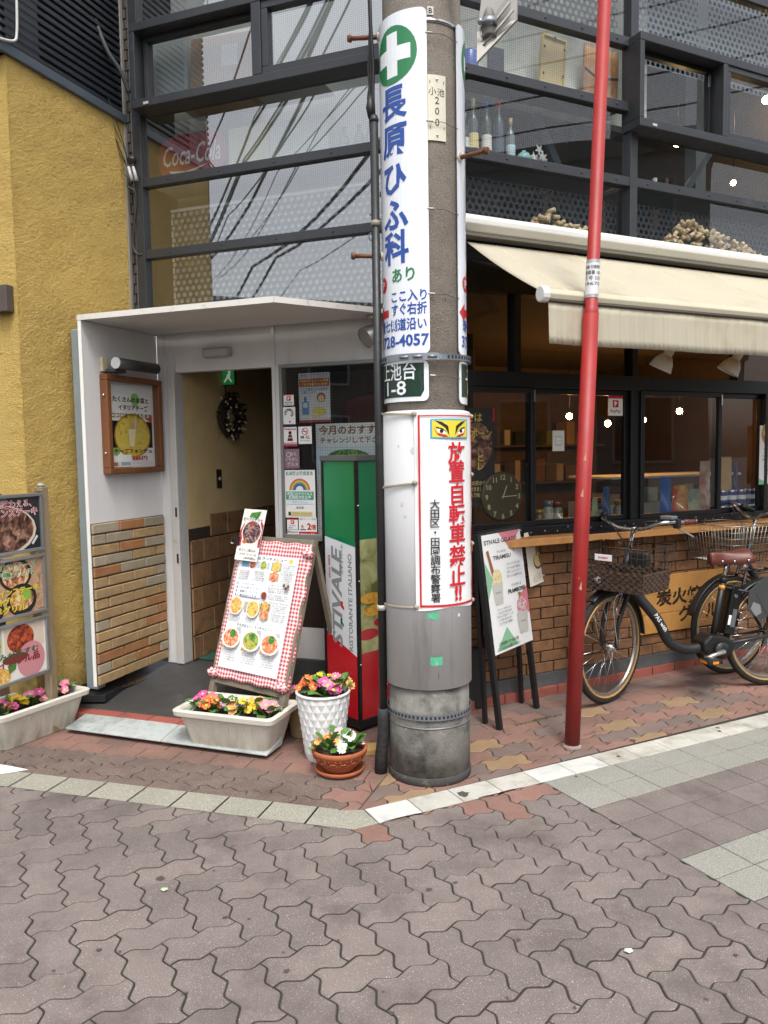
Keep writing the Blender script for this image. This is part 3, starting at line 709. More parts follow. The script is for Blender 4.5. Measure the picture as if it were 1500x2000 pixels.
MB().box(FRR, xb2 + .1, xb2 + .135, y_bb2 + .012, y_bb2 + .026, .13, .134).build('drain_slot', M('pale_slot', '#b8b6ac', .5), bw2)
MB().box(FRR, xmm - .06, xmm - .045, y_bt2 - .17, y_bt2 - .09, .041, .046).build('latch', M('chrome', '#c9c9c7', .2, metal=1.0), bw2)
# rooms behind
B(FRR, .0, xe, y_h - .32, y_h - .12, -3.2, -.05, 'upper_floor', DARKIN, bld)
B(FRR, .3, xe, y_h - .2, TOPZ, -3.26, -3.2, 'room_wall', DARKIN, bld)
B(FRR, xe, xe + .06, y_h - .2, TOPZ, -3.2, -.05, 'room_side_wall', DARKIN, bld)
ty_b = FRR.at(1100, 222, -.22)[1]
B(FRR, .1, xm1 + .35, ty_b, TOPZ - .4, -.3, -.22, 'plaster_beam', PLASTER, bld)
perf(FRR, x0r + .06, xm1 - .04, y_a + .03, TOPZ - .3, -.1, .044, .0145)
perf(FRR, x0r + .06, xm1 - .04, y_h - .1, y_c - .05, -.1, .044, .0145, mat=M('perforated_dark_sheet', '#3d4248', .5, metal=.2))
perf(FRR, xm1 + .04, xe, y_h - .1, y_c2 - .05, -.1, .044, .0145, mat=M('perforated_dark_sheet', '#3d4248', .5, metal=.2))
perf(FRR, xm1 + .04, xe, y_bt2 - .05, TOPZ - .3, -.1, .044, .0145, mat=M('perforated_mid_sheet', '#6d767c', .5, metal=.2))
STEEL = M('blue_grey_steel', '#56626b', .5, metal=.2, var=.1)
def brace(p1, p2, off, wd=.05):
    a = FRR.at(*p1, off); b = FRR.at(*p2, off); d = V((b[0] - a[0], b[1] - a[1])).normalized(); n = V((-d.y, d.x)) * wd / 2
    MB().prism(FRR, [(a[0] + n.x, a[1] + n.y), (b[0] + n.x, b[1] + n.y), (b[0] - n.x, b[1] - n.y), (a[0] - n.x, a[1] - n.y)], off - .03, off).build('brace', STEEL, bld, bevel=.003)
brace((975, 40), (1095, 330), -.28); brace((1085, 315), (1130, 445), -.30); brace((1405, 270), (1275, 480), -.3)
B(FRR, xm1 + .9, xm1 + 1.0, y_h - .1, TOPZ, -.4, -.3, 'inner_post', M('grey_post', '#757a78', .7), bld)
# far inner windows seen through the second bay
for k in range(3):
    B(FRR, 2.0 + k * .62, 2.05 + k * .62, y_c2 - .1, y_c2 + .6, -1.62, -1.58, 'inner_mullion', M('inner_timber', '#6b5f54', .7), bld)
B(FRR, 1.9, xe, y_c2 + .55, y_c2 + .62, -1.62, -1.58, 'inner_head', M('inner_timber', '#6b5f54', .7), bld)
# ---------- right facade, ground floor
y_hd = FRR.at(1100, 745)[1]; y_sl = FRR.at(1100, 1023)[1]; y_ct = FRR.at(1100, 1048, .16)[1]; y_bk = FRR.at(1080, 1310)[1]
B(FRR, .02, xe, y_h - .42, y_h - .13, -.1, .0, 'awning_beam', FRD, bld)
B(FRR, .02, xe, y_hd - .045, y_hd + .045, -.06, .02, 'window_head', FRD, bld, .004)
B(FRR, .02, xe, y_sl - .07, y_sl, -.06, .03, 'window_track', FRD, bld, .004)
xs_ = [.03, FRR.at(1036, 900)[0], FRR.at(1236, 880)[0], FRR.at(1399, 880)[0], xe - .9, xe]
B(FRR, xs_[2] - .035, xs_[2] + .035, y_sl, y_hd - .045, -.06, .022, 'window_post', FRD, bld, .003)
for k in range(5):
    a, b = xs_[k] + (.036 if k == 2 else -.012), xs_[k + 1] - (.036 if k == 1 else -.012)
    zz = (.005, -.035)[k % 2]
    o, r = sash(FRR, a, b, y_sl + .001, y_hd - .046, zz, zz + .03, .032, bld, FRD, name='sash_frame'); pane2(FRR, *r, zz + .015, GL_S, bld)
for k in (1, 3): B(FRR, xs_[k] - .004, xs_[k] + .006, y_hd - .13, y_hd - .06, .036, .042, 'crescent_latch', M('chrome', '#c9c9c7', .2, metal=1.0), bld)
for x in (xs_[1] - .1, xs_[2] + .0, xs_[3] + .2): B(FRR, x - .022, x + .022, y_hd + .045, y_h - .42, -.06, .015, 'fanlight_post', FRD, bld)
pane2(FRR, .03, xe, y_hd + .045, y_h - .42, -.02, glass('fanlight_glass', 1.55, (.8, .8, .78)))
# brick-tiled counter wall
BRK = M('ochre_brick', '#845e3f', .85, var=.28, vscale=16, rnd=.16, bump=.35, bscale=70, dirt=('#5c4331', 9, .5))
cw = B(FRR, .02, xe, y_bk, y_ct - .045, -.1, -.004, 'counter_wall', M('dark_brick_mortar', '#3f3026', .9, var=.2, bump=.2), bld)
nr = 12; hh = (y_ct - .045 - y_bk) / nr
for r in range(nr):
    x = .02 - (r % 2) * .1 
    while x < xe - .2:
        a, b = max(x + .005, .025), x + .2
        if b - a > .03 and b > .2: B(FRR, a, b - .001, y_bk + r * hh + .0035, y_bk + (r + 1) * hh - .0035, -.004, .008 + .004 * random.random(), 'brick', BRK, cw, .003)
        x += .205
B(FRR, .02, xe, .02, y_bk, -.1, .016, 'plinth', M('grey_plinth', '#4a4c4d', .75, var=.15, vscale=6, bump=.15, zdirt=('#6b6a66', .02, .12)), bld, .003)
stp = FRR
w_step = (COR - STEP0).dot(nR) * -1
sx0 = .05
i = 0
while sx0 + i * .2 < xe:
    a = sx0 + i * .2; d0 = -((COR - isect(FRR.p(a, 0), FRR.p(a, 0) + nR, STEP0, STEP1)).dot(nR)); d1 = -((COR - isect(FRR.p(a + .2, 0), FRR.p(a + .2, 0) + nR, STEP0, STEP1)).dot(nR))
    m_ = MB(); m_.prism(Fr(FRR.o, FRR.x, FRR.z, UP), [(a + .003, .017), (a + .003, d0), (a + .197, d1), (a + .197, .017)], -.01, .05); m_.build('step_tile', RED_T, bld, bevel=.004); i += 1
CTW = M('pine_counter', '#b5824c', .55, var=.2, vscale=9, streak=False, bump=.1, bscale=30, dirt=('#8a6238', 6, .6))
B(FRR, .03, xe, y_ct - .042, y_ct, -.05, .17, 'counter_top', CTW, bld, .004)
for k in range(4):
    x = .42 + k * .82; m_ = MB(); m_.prism(Fr(FRR.p(x, y_ct - .043, 0), FRR.z, FRR.y), [(.013, 0), (.15, 0), (.15, -.03), (.045, -.16), (.013, -.16)], -.02, .02); m_.build('counter_bracket', M('bracket_timber', '#7c5736', .6), bld, bevel=.003)
# shop interior
B(FRR, .1, xe + .6, ZS - .12, ZS - .02, -3.4, -.1, 'shop_floor', M('dark_timber', '#2b211a', .6), bld)
B(FRR, -.2, xe + .6, 0, y_h - .33, -3.46, -3.4, 'shop_wall', M('shop_back_wall', '#75664f', .9, var=.2), bld)
B(FRR, xe + .6, xe + .66, 0, y_h - .33, -3.4, -.1, 'shop_side_wall', BROWNIN, bld)
B(FRR, .02, xe + .6, y_h - .42, y_h - .34, -3.4, -.101, 'shop_ceiling', M('shop_ceiling', '#4f483f', .9), bld)
B(FRR, .05, xe, y_sl - .12, y_sl - .075, -.6, -.061, 'inner_shelf', BROWNIN, bld)
B(FRR, -.9, -.84, 0, TOPZ - .6, -2.6, .0, 'party_wall', DARKIN, bld) if False else None
B(FL, xd1 + .03, .0, 0, y_can, -1.0, -.95, 'shop_partition', DARKIN, bld)
# dark body of the building above, so the rooms are closed
B(FRR, -.2, xe + .4, TOPZ, TOPZ + .12, -3.3, .02, 'roof_slab', FRM, bld)
B(FL, xl - .35, .25, TOPZ, TOPZ + .121, -2.2, .021, 'roof_slab', FRM, bld)

# ================================================================== ENTRANCE PORCH
porch = thing('entrance_porch', 'white painted entrance porch with a flat canopy and a brick-tiled side panel', 'porch', FP.p(-.33, 0, 0))
pw_ = -FP.at(189, 1341)[0]; y_pb = FP.at(189, 1341)[1]; y_pt = FP.at(155, 620)[1]
B(FP, -pw_, -.001, y_pb, y_pt - .012, -.016, 0, 'side_panel', WPT, porch, .002)
sp_ = [o for o in porch.children][0]
B(FP, -pw_ - .004, -pw_ - .0005, y_pb, y_pt, -.018, .004, 'panel_edge', M('clean_white_edge', '#efefec', .5), porch)
kx = FL.at(535, 583, 0)[0]
# canopy: deep over the door, tapering to the corner on the right
CAN = M('white_canopy', '#d2d0cd', .6, var=.05, vscale=4, dirt=('#9a938a', 3, .66))
def canopy_front(px, py): 
    q = on_plane(px, py, V((0, 0, y_pt)), UP); d = q - COR; return d.dot(FL.x), d.dot(FL.z)
c0 = (xp - .02, pw_); c1 = canopy_front(535, 585); c2 = canopy_front(742, 607)
cp = [(xp - .02, .035), c0, c1, c2, (max(c2[0], min(c2[0] + .1, -.03)), .035)]
FH = Fr(FL.o, FL.x, FL.z, UP)
mc = MB().prism(FH, [(a, b) for a, b in cp][::-1], y_pt - .010, y_pt + .012); mc.build('canopy', CAN, porch)
fe = MB()
for (a, b) in ((cp[1], cp[2]), (cp[2], cp[3])):
    d = V((b[0] - a[0], b[1] - a[1])).normalized(); n = V((d.y, -d.x)); n = n if n.y > 0 else -n
    fe.prism(FH, [a, b, (b[0] + n.x * .006, b[1] + n.y * .006), (a[0] + n.x * .006, a[1] + n.y * .006)], y_pt - .014, y_pt + .016)
fe.build('canopy_edge', M('chipped_white_edge', '#dcd9d2', .6, var=.08, dirt=('#8c7a66', 22, .58)), porch)
B(FH, FL.at(287, 606)[0], FL.at(315, 603)[0], .1, .3, y_pt + .013, y_pt + .05, 'sealant_block', M('aged_sealant', '#d6cba9', .8, var=.1, bump=.2), porch, .01)
y_s0 = FP.at(318, 1005)[1]
TIL = [M('clay_brick_tile_buff', '#a58a63', .85, var=.18, vscale=18, rnd=.1, bump=.35, bscale=80, dirt=('#8a6a48', 10, .55)), M('clay_brick_tile_rust', '#a2724a', .85, var=.2, vscale=18, rnd=.12, bump=.35, bscale=80, dirt=('#845636', 10, .55)), M('clay_brick_tile_grey', '#9d917c', .85, var=.16, vscale=18, rnd=.08, bump=.35, bscale=80, dirt=('#8c6a4a', 9, .6))]
MB().box(FP, -pw_ + .002, -.006, y_pb + .004, y_s0, .0006, .005).build('tile_bed', M('tile_mortar', '#6b5a48', .9, var=.2), sp_)
nr = 15; hh = (y_s0 - y_pb) / nr; rr_ = random.Random(11)
for r in range(nr):
    y0 = y_pb + (nr - 1 - r) * hh; x = -pw_ - (.115 if r % 2 else 0) + .004
    while x < -.03:
        a, b = max(x, -pw_ + .004), min(x + .23, -.008)
        if b - a > .02: B(FP, a, b - .007, y0 + .004, y0 + hh - .004, .005, .016 + .006 * rr_.random(), 'brick_tile', TIL[rr_.choice((0, 0, 0, 1, 2))], sp_, .005)
        x += .23

# ================================================================== YELLOW HOUSE
STU = M('yellow_stucco', '#c9aa60', .95, var=.1, vscale=2.0, bump=.9, bscale=150, bdist=.012, dirt=('#b08e45', 1.6, .6), zdirt=('#6d5a33', .1, .6))
yh = thing('stucco_house', 'yellow stucco house with dark ribbed metal cladding above, at the left edge', 'house', FY.p(-.6, 0, 0))
xc = FY.at(46, 830)[0]; y_tr = FY.at(120, 163)[1]
from mathutils import noise as _nz
def stucco(fr, x0, x1, y0, y1, z, name, step=.0062, amp=.0032):
    nu, nv = int((x1 - x0) / step), int((y1 - y0) / step)
    def fn(u, v):
        x, y = x0 + (x1 - x0) * u, y0 + (y1 - y0) * v; p = V((x * 100, y * 100, 3.1)); d = _nz.noise(p + V((_nz.noise(p * .5), _nz.noise(p * .5 + V((9, 0, 0))), 0)) * 1.6)
        return fr.p(x, y, z + amp * (1 - abs(d) * 2.2) + .003 * _nz.noise(p * .12))
    return MB().grid(fn, nu, nv).build(name, STU, yh)
B(FY, xc + .004, -.0, .16, y_tr - .02, -.2, -.008, 'wall_core', STU, yh)
stucco(FY, xc, 0, .16, y_tr - .02, -.004, 'stucco_wall')
BASE = M('rough_base', '#5b5245', .95, var=.3, bump=.8, bscale=30)
B(FY, xc + .02, -.03, -.05, .165, -.2, -.012, 'base_course', BASE, yh, .01)
FYF = Fr(FY.p(xc, 0, -.0), -FY.z, UP, -FY.x)            # street face of the yellow house, running away to the left
FYF = Fr(FY.p(xc, 0, 0), FL.x, UP, nL)
wx0 = FYF.at(18, 900)[0]
stucco(FYF, max(wx0, -.6), .002, .16, y_tr - .02, -.004, 'stucco_pier'); B(FYF, max(wx0, -.6), -.004, .16, y_tr - .02, -.2, -.01, 'pier_core', STU, yh)
B(FYF, -2.6, wx0, 2.05, y_tr - .021, -.2, -.001, 'stucco_lintel', STU, yh, .01)
B(FYF, -2.6, wx0 + .0, .0, .5, -.24, -.16, 'shop_front_base', M('brown_shopfront', '#54402f', .6, var=.2), yh)
B(FYF, -2.6, wx0, .5, 2.05, -.24, -.2, 'shop_window', M('dark_glazing', '#22262a', .1), yh)
for y in (.95, 1.3): B(FYF, -2.6, wx0, y - .015, y + .015, -.2, -.17, 'window_bar', M('brown_shopfront', '#54402f', .6, var=.2), yh)
CLD = M('dark_ribbed_cladding', '#2c2f36', .45, metal=.2, var=.1, vscale=8)
cl = B(FY, xc - .02, .0, y_tr + .03, 6.2, -.2, -.012, 'cladding_sheet', CLD, yh)
k = 0
while y_tr + .04 + k * .043 < 5.2:
    y0 = y_tr + .04 + k * .043
    MB().prism(Fr(FY.p(0, y0, -.012), FY.z, FY.y), [(0, 0), (.014, .006), (.014, .022), (0, .028)], xc - .02, -.002).build('cladding_rib', CLD, cl) if False else B(FY, xc - .02, -.002, y0, y0 + .024, -.012, .002, 'cladding_rib', CLD, cl, .004)
    k += 1
B(FY, xc - .05, .0, y_tr - .022, y_tr + .03, -.1, .02, 'ledge_flashing', M('bluish_flashing', '#566069', .45, metal=.3, var=.08), yh, .004)
B(FYF, -2.6, -.0, y_tr + .03, 6.2, -.24, -.012, 'cladding_front', CLD, yh)
B(FYF, -2.6, -.0, y_tr - .022, y_tr + .029, -.1, .02, 'ledge_front', M('bluish_flashing', '#566069', .45), yh)

# ================================================================== PRINT HELPERS
def poster(name, label, cat, fr, x0, x1, y0, y1, z, items, paper='#f1f0ec', group=None, thick=.0012, parent=None, gloss=.5):
    """a printed sheet: items are placed in fractions of its width and height (v = 0 at the bottom)"""
    w_, h_ = x1 - x0, y1 - y0
    if fr.bend:
        base = MB(); base.rect(fr, x0, y0, x1, y1, z + thick); base.rect(fr, x0, y0, x1, y1, z)
    else: base = MB().box(fr, x0, x1, y0, y1, z, z + thick)
    root = base.build(name, paper if not isinstance(paper, str) else M('paper_' + paper, paper, gloss, var=.03), parent)
    if parent is None: tag(root, label, cat, group)
    mats = []; mb = MB(); zz = z + thick
    def mi(c):
        m = ink(c) if isinstance(c, str) else c
        if m not in mats: mats.append(m)
        return mats.index(m)
    for it in items:
        zz += .00022; k = it[0]
        if k == 'r': mb.rect(fr, x0 + it[1] * w_, y0 + it[2] * h_, x0 + it[3] * w_, y0 + it[4] * h_, zz, mi(it[5]))
        elif k == 'd': mb.disc(fr, x0 + it[1] * w_, y0 + it[2] * h_, it[3] * w_, zz, mi(it[4]), ry=(it[5] * w_ if len(it) > 5 else None))
        elif k == 'ring': mb.ringflat(fr, x0 + it[1] * w_, y0 + it[2] * h_, it[3] * w_, it[4] * w_, zz, mi(it[5]), a0=it[6] if len(it) > 6 else 0, a1=it[7] if len(it) > 7 else 2 * pi)
        elif k == 'p': mb.poly(fr, [(x0 + a * w_, y0 + b * h_) for a, b in it[1]], zz, mi(it[2]))
        elif k == 't': mb.text(fr, it[1], x0 + it[2] * w_, y0 + it[3] * h_, it[4] * h_, zz, mi(it[5]), it[6] if len(it) > 6 else 0, w=(it[7] * w_ if len(it) > 7 and it[7] else None), rot=it[8] if len(it) > 8 else 0, align=it[9] if len(it) > 9 else 'c')
        elif k == 'v': mb.vtext(fr, it[1], x0 + it[2] * w_, y0 + it[3] * h_, it[4] * h_, it[5] * h_, zz, mi(it[6]), it[7] if len(it) > 7 else 0)
    if mb.f: mb.build('print', mats, root)
    return root
def posterpx(name, label, cat, fr, px0, py0, px1, py1, z, items, **k):
    cx, cy = (px0 + px1) / 2, (py0 + py1) / 2
    x0, _ = fr.at(px0, cy, z); x1, _ = fr.at(px1, cy, z); _, y1 = fr.at(cx, py0, z); _, y0 = fr.at(cx, py1, z)
    return poster(name, label, cat, fr, x0, x1, y0, y1, z, items, **k)
RED, BLK, BLU, GRN = '#c2262b', '#1d1c1c', '#2a4f9f', '#2a7d4c'
def filler(u0, v0, n, dv, h, color='#4a4a4c', w=.25, seed=1):
    r = random.Random(seed); ch = 'のにをはたでとしがいサラダパスタコーヒーセットチーズ自家製本日円税込産季節野菜'
    return [('t', ''.join(r.choice(ch) for _ in range(9)), u0, v0 - i * dv, h, color, 0, w * r.uniform(.75, 1)) for i in range(n)]

# ================================================================== UTILITY POLE
PF = G(840, 1537); PDIR = V((PF.x, PF.y, 0)).normalized(); PR = .186; PC = PF + PDIR * PR; PC.z = 0
PAZ = atan2(-PC.y, -PC.x)
_pf = Fr(PC - PDIR * PR, (PDIR.y, -PDIR.x, 0), UP, -PDIR)
def zP(py): return _pf.at(830, py)[1]
CONC = M('pole_concrete', '#857c72', .9, var=.2, vscale=12, bump=.5, bscale=160, speck=[(190, .62, '#a89f92'), (230, .62, '#4b443d')], streak=False)
pole = thing('utility_pole', 'tall concrete utility pole at the corner with a grey sleeve round its lower half', 'utility pole', PC)
MB().lathe(PC, [(.182, 0), (.172, 3.0), (.15, 8.8)], 40).build('shaft', CONC, pole)
MB().lathe(PC, [(.189, -.01), (.189, zP(1440)), (.186, zP(1345))], 40).build('base_wrap', M('tarred_base_wrap', '#77756f', .9, var=.3, vscale=6, bump=.3, bscale=70, dirt=('#3b3a39', 5, .44), speck=[(60, .68, '#a5a299')]), pole)
MB().lathe(PC, [(.193, -.01), (.193, .035), (.190, .038)], 40).build('base_ring', M('grimy_ring', '#3f3e3c', .8, var=.3, dirt=('#86837b', 14, .55)), pole)
SLV = M('grey_pole_sleeve', '#c6c7c7', .75, metal=.0, var=.06, vscale=4, streak=True, dirt=('#8d8a84', 4, .56), speck=[(45, .74, '#8a8781')])
RS_ = .199
slv = MB().lathe(PC, [(.187, zP(1347)), (RS_, zP(1347)), (RS_, zP(803)), (.18, zP(800))], 48, cap0=False, cap1=False).build('sleeve', SLV, pole)
CS = Cyl(PC, PAZ, RS_)
TAPE = M('torn_green_tape', '#4fae84', .7, var=.15, vscale=30, dirt=('#a9abad', 60, .55))
for (a, y0, y1, n) in ((.012, 1196, 1208, 4), (.028, 1282, 1298, 8)):
    rg = random.Random(n); top = [(a + .006 * k - .02 + .0, zP(y0) + rg.uniform(-.004, .004)) for k in range(10)]; bot = [(a + .006 * k - .02, zP(y1) + rg.uniform(-.005, .005)) for k in range(9, -1, -1)]
    m_ = MB(); m_.flat(CS, top + bot, [tuple(range(20))], .0012); m_.build('tape_remnant', TAPE, slv)
for (a, py, s_) in ((.15, 1205, .008), (-.1, 1008, .006), (-.13, 870, .004), (-.06, 880, .012), (-.115, 985, .009)):
    m_ = MB(); m_.flat(CS, [(a - s_, zP(py)), (a, zP(py) - s_ * 1.4), (a + s_, zP(py)), (a, zP(py) + s_ * 1.4)], [(0, 1, 2, 3)], .001); m_.build('sticker_scrap', M('paper_scrap', '#cfd0d0', .6, var=.1), slv)
BAND = M('galvanised_band', '#8b9196', .4, metal=.6, var=.12); SLOT = M('band_slot', '#24282c', .6)
def slotted_band(py, r, a0, a1, name='steel_band'):
    zc = zP(py); b_ = MB(); fr = Cyl(PC, PAZ, r)
    b_.rect(fr, -.62, zc - .012, .62, zc + .012, .0); b_.rect(fr, -.62, zc + .0115, .62, zc + .013, .0015); b_.rect(fr, -.62, zc - .013, .62, zc - .0115, .0015)
    o = b_.build(name, BAND, pole, solid=.002)
    k = a0; m_ = MB()
    while k < a1: m_.rect(fr, k, zc - .0065, k + .010, zc + .0065, .0022); k += .0195
    m_.build('slots', SLOT, o, kind='stuff'); return o
b1 = slotted_band(697, .205, -.31, -.19); m_ = MB(); fr = Cyl(PC, PAZ, .205); k = .1
while k < .3: m_.rect(fr, k, zP(697) - .0065, k + .010, zP(697) + .0065, .0022); k += .0195
m_.build('slots', SLOT, b1, kind='stuff')
m_ = MB(); m_.rect(fr, -.19, zP(697) - .015, .06, zP(697) + .015, .004); m_.build('band_lug', BAND, b1, solid=.003)
for a in (-.09, -.03, .03):
    p = fr.p(a, zP(697), .008); d = (p - PC); d.z = 0; MB().tube([p - V((d.y, -d.x, 0)).normalized() * .02, p + V((d.y, -d.x, 0)).normalized() * .02], .006, 8).build('band_bolt', BAND, b1)
slotted_band(1402, .195, -.31, .31)
MB().lathe(PC, [(.189, zP(1425)), (.1915, zP(1425)), (.1915, zP(1423)), (.189, zP(1423))], 40, cap0=False, cap1=False).build('wire_hoop', BAND, pole)
for py in (32,): MB().lathe(PC, [(.170, zP(py) - .012), (.176, zP(py) - .012), (.176, zP(py) + .004), (.168, zP(py) + .004)], 40, cap0=False, cap1=False).build('steel_ring', M('chrome', '#c9c9c7', .2, metal=1.0), pole)
RST = M('rusty_bolt', '#7a5237', .7, metal=.5, var=.3, vscale=60, bump=.3, bscale=200)
for (a_, py, px_) in ((-.30, 22, 0), (-.27, 480, 0), (.19, 296, 0)):
    t = PAZ + a_ / .19; d = V((cos(t), sin(t), 0)); z = zP(py); p = PC + d * .165 + UP * z
    MB().tube([p, p + d * .15], .0095, 10).lathe(p + d * .15, [(.016, -.006), (.017, 0), (.014, .012)], 8, axis=d).build('step_bolt', RST, pole)
    MB().lathe(p + d * .018, [(.02, 0), (.02, .012)], 10, axis=d).build('bolt_washer', M('white_washer', '#c9c5ba', .5), pole)
m_ = MB(); FB_ = Cyl(PC, PAZ + .15, .1735); m_.rect(FB_, .0, zP(25), .026, zP(8), .0005, 0); m_.text(FB_, 'B', .013, zP(16.5), .03, .001, 1, .02); m_.build('letter_plate', [M('pale_plate', '#c9c7c0', .5), ink(BLK)], pole)
# ---- signs wrapped round the pole
def curved_sign(name, label, az, r, half, y_top, y_bot, items_fn, group):
    fr = Cyl(PC, PAZ + az, r); z0, z1 = zP(y_bot), zP(y_top); sg = thing(name, label, 'sign', fr.p(0, z0), group)
    rr = .025; pts = []
    for cx, cy, a0 in ((half - rr, z1 - rr, 0), (-half + rr, z1 - rr, 90), (-half + rr, z0 + rr, 180), (half - rr, z0 + rr, 270)):
        pts += [(cx + rr * cos(radians(a0 + k * 22.5)), cy + rr * sin(radians(a0 + k * 22.5))) for k in range(5)]
    MB().flat(fr, pts, [tuple(range(len(pts)))], 0).build('panel', M('white_sign_enamel', '#e9edf2', .18, var=.02, coat=.3), sg, solid=.004)
    mats = [ink(BLU, .3), ink(GRN, .3), ink(RED, .3), ink('#eef1f4', .3), ink('#1f3a2c', .3)]; mb = MB(); items_fn(mb, fr); mb.build('lettering', mats, sg); return sg
PXM = .00224
def clinic(mb, fr):
    zc = zP(95); t = .0035
    mb.disc(fr, .0, zc, .118, t, 1, n=28); mb.rect(fr, -.03, zc - .09, .03, zc + .09, t + .0006, 3); mb.rect(fr, -.09, zc - .03, .09, zc + .03, t + .0007, 3)
    for ch, py in zip('長原ひふ科', (190, 264, 340, 412, 478)): mb.text(fr, ch, 0, zP(py), .145, t, 0, .028)
    mb.disc(fr, -.092, zP(545), .034, t, 2); mb.text(fr, 'P', -.092, zP(545), .05, t + .0008, 3, .03); mb.text(fr, 'あり', .04, zP(533), .066, t, 1, .02)
    mb.poly(fr, [(-.155, zP(605)), (-.105, zP(585)), (-.105, zP(597)), (-.045, zP(597)), (-.045, zP(612)), (-.105, zP(612)), (-.105, zP(624))], t, 2)
    mb.text(fr, 'ここ入り', .062, zP(575), .052, t, 0, .022, w=.17); mb.text(fr, 'すぐ右折', .062, zP(601), .055, t, 0, .022, w=.17)
    mb.text(fr, '環七側道沿い', .01, zP(631), .055, t, 0, .02, w=.27); mb.text(fr, '3728-4057', .01, zP(662), .068, t, 0, .025, w=.29)
curved_sign('clinic_sign', 'long white curved clinic sign with green cross and blue characters, facing left of the pole', radians(-42), .186, .158, 13, 690, clinic, 'clinic signs on the pole')
curved_sign('clinic_sign', 'second white curved clinic sign, seen edge-on at the right side of the pole', radians(101), .186, .158, 28, 690, clinic, 'clinic signs on the pole')
def address(mb, fr):
    t = .0032; mb.poly(fr, [(-.14, zP(774)), (-.14, zP(708)), (.135, zP(708)), (.135, zP(762)), (.12, zP(774))], t, 4)
    mb.text(fr, '上池台', .0, zP(724), .08, t + .0007, 3, .012, w=.2); mb.text(fr, '1-8', -.005, zP(755), .085, t + .0007, 3, .012, w=.12)
curved_sign('address_plate', 'dark green address plate with white numbers 1-8, under the steel band of the pole', radians(-43), .187, .155, 703, 783, address, 'address plates on the pole')
curved_sign('address_plate', 'second dark green address plate wrapped round the right side of the pole', radians(100), .187, .155, 703, 788, address, 'address plates on the pole')
# number plate
fr = Cyl(PC, PAZ + radians(20.5), .1775); np_ = thing('number_plate', 'small cream pole number plate reading 200', 'plate', fr.p(0, zP(272)))
MB().rect(fr, -.041, zP(272), .041, zP(143), 0).build('plate', M('cream_plate', '#dcd8c4', .5, var=.04), np_, solid=.003)
m_ = MB(); m_.text(fr, '小', -.02, zP(176), .035, .0025); m_.text(fr, '池', .018, zP(177), .035, .0025)
for c, py in zip('200', (193, 214, 236)): m_.text(fr, c, 0, zP(py), .042, .0025)
for x in (-.032, .03):
    for py in (160, 250): m_.rect(fr, x, zP(py), x + .003, zP(py) + .012, .0025)
m_.build('lettering', ink('#3a3934'), np_)
for py in (152, 262): MB().ball(fr.p(0, zP(py), .003), .005, 8, 6).build('rivet', M('chrome', '#c9c9c7', .2, metal=1.0), np_)
# tie wires between the two signs
WIRE = M('dull_wire', '#5a5751', .5, metal=.6)
for py in (63, 236, 407, 573, 733):
    z = zP(py); f = Cyl(PC, PAZ, .187); pts = [f.p(.015 + k * .016, z - .0011 * k - .004 * sin(k), .002) for k in range(11)]
    o = MB().tube(pts, .0014, 5).build('tie_wire', WIRE, pole); MB().tube([f.p(.02, z, .003), f.p(.045, z - .002, .003)], .0035, 6).build('wire_sleeve', M('pale_wire_sleeve', '#c8c6bd', .5), pole)
# ---- cloth banner on the sleeve
CBN = Cyl(PC, PAZ + radians(33), .2015)
ban = thing('warning_banner', 'white cloth no-bicycle-parking banner with red characters tied round the pole', 'banner', CBN.p(0, zP(1190)))
hb = .168; z0, z1 = zP(1190), zP(806)
def bsurf(u, v): 
    x = -hb + 2 * hb * u; y = z0 + (z1 - z0) * v; return CBN.p(x, y - .006 * cos(u * pi * 2) * (1 - v) , .0016 + .0016 * sin(u * 9 + v * 7) + .0012 * sin(v * 23 + u * 3))
MB().grid(bsurf, 24, 40).build('cloth', M('white_banner_cloth', '#e6e7e7', .75, var=.04, bump=.15, bscale=25), ban)
m_ = MB(); t = .0062
m_.rect(CBN, -hb + .018, z0 + .012, -hb + .026, z1 - .01, t, 0); m_.rect(CBN, hb - .022, z0 + .012, hb - .014, z1 - .01, t, 0)
m_.rect(CBN, -hb + .026, z0 + .012, hb - .022, z0 + .022, t, 0); m_.rect(CBN, -hb + .026, z1 - .016, hb - .022, z1 - .011, t, 0)
for ch, py in zip('放置自転車禁止', (886, 924, 966, 1006, 1046, 1088, 1128)): m_.text(CBN, ch, .028, zP(py), .098, t, 0, .02)
m_.text(CBN, '!!', .028, zP(1160), .085, t, 0, .04)
for k, ch in enumerate('大田区・田園調布警察署'): m_.text(CBN, ch, -.082, zP(985 + k * 18.2), .044, t, 1, .014)
# painted eyes
yx0, yx1, yz0, yz1 = -.098, .1, zP(857), zP(819)
m_.rect(CBN, yx0, yz0, yx1, yz1, t, 2); m_.rect(CBN, yx0 + .008, yz0 + .006, yx1 - .008, yz1 - .006, t + .0003, 3)
zc = (yz0 + yz1) / 2
for s_ in (-1, 1):
    q = lambda a, b: (s_ * a + .001, zc + b)
    m_.poly(CBN, [q(.014, -.03), q(.02, .012), q(.05, .03), q(.082, .036), q(.062, .022), q(.034, .004)], t + .0006, 1)
    m_.poly(CBN, [q(.018, -.034), q(.035, -.026), q(.07, -.018), q(.085, .006), q(.078, -.012), q(.066, -.028), q(.04, -.036)], t + .0006, 0)
    m_.poly(CBN, [q(.026, -.02), q(.046, -.004), q(.072, .002), q(.066, -.014), q(.046, -.022)], t + .0008, 4); m_.disc(CBN, s_ * .05, zc - .01, .0085, t + .001, 1, n=12)
    m_.poly(CBN, [q(.022, -.02), q(.046, .002), q(.078, .01), q(.072, .002), q(.046, -.004)], t + .0011, 1)
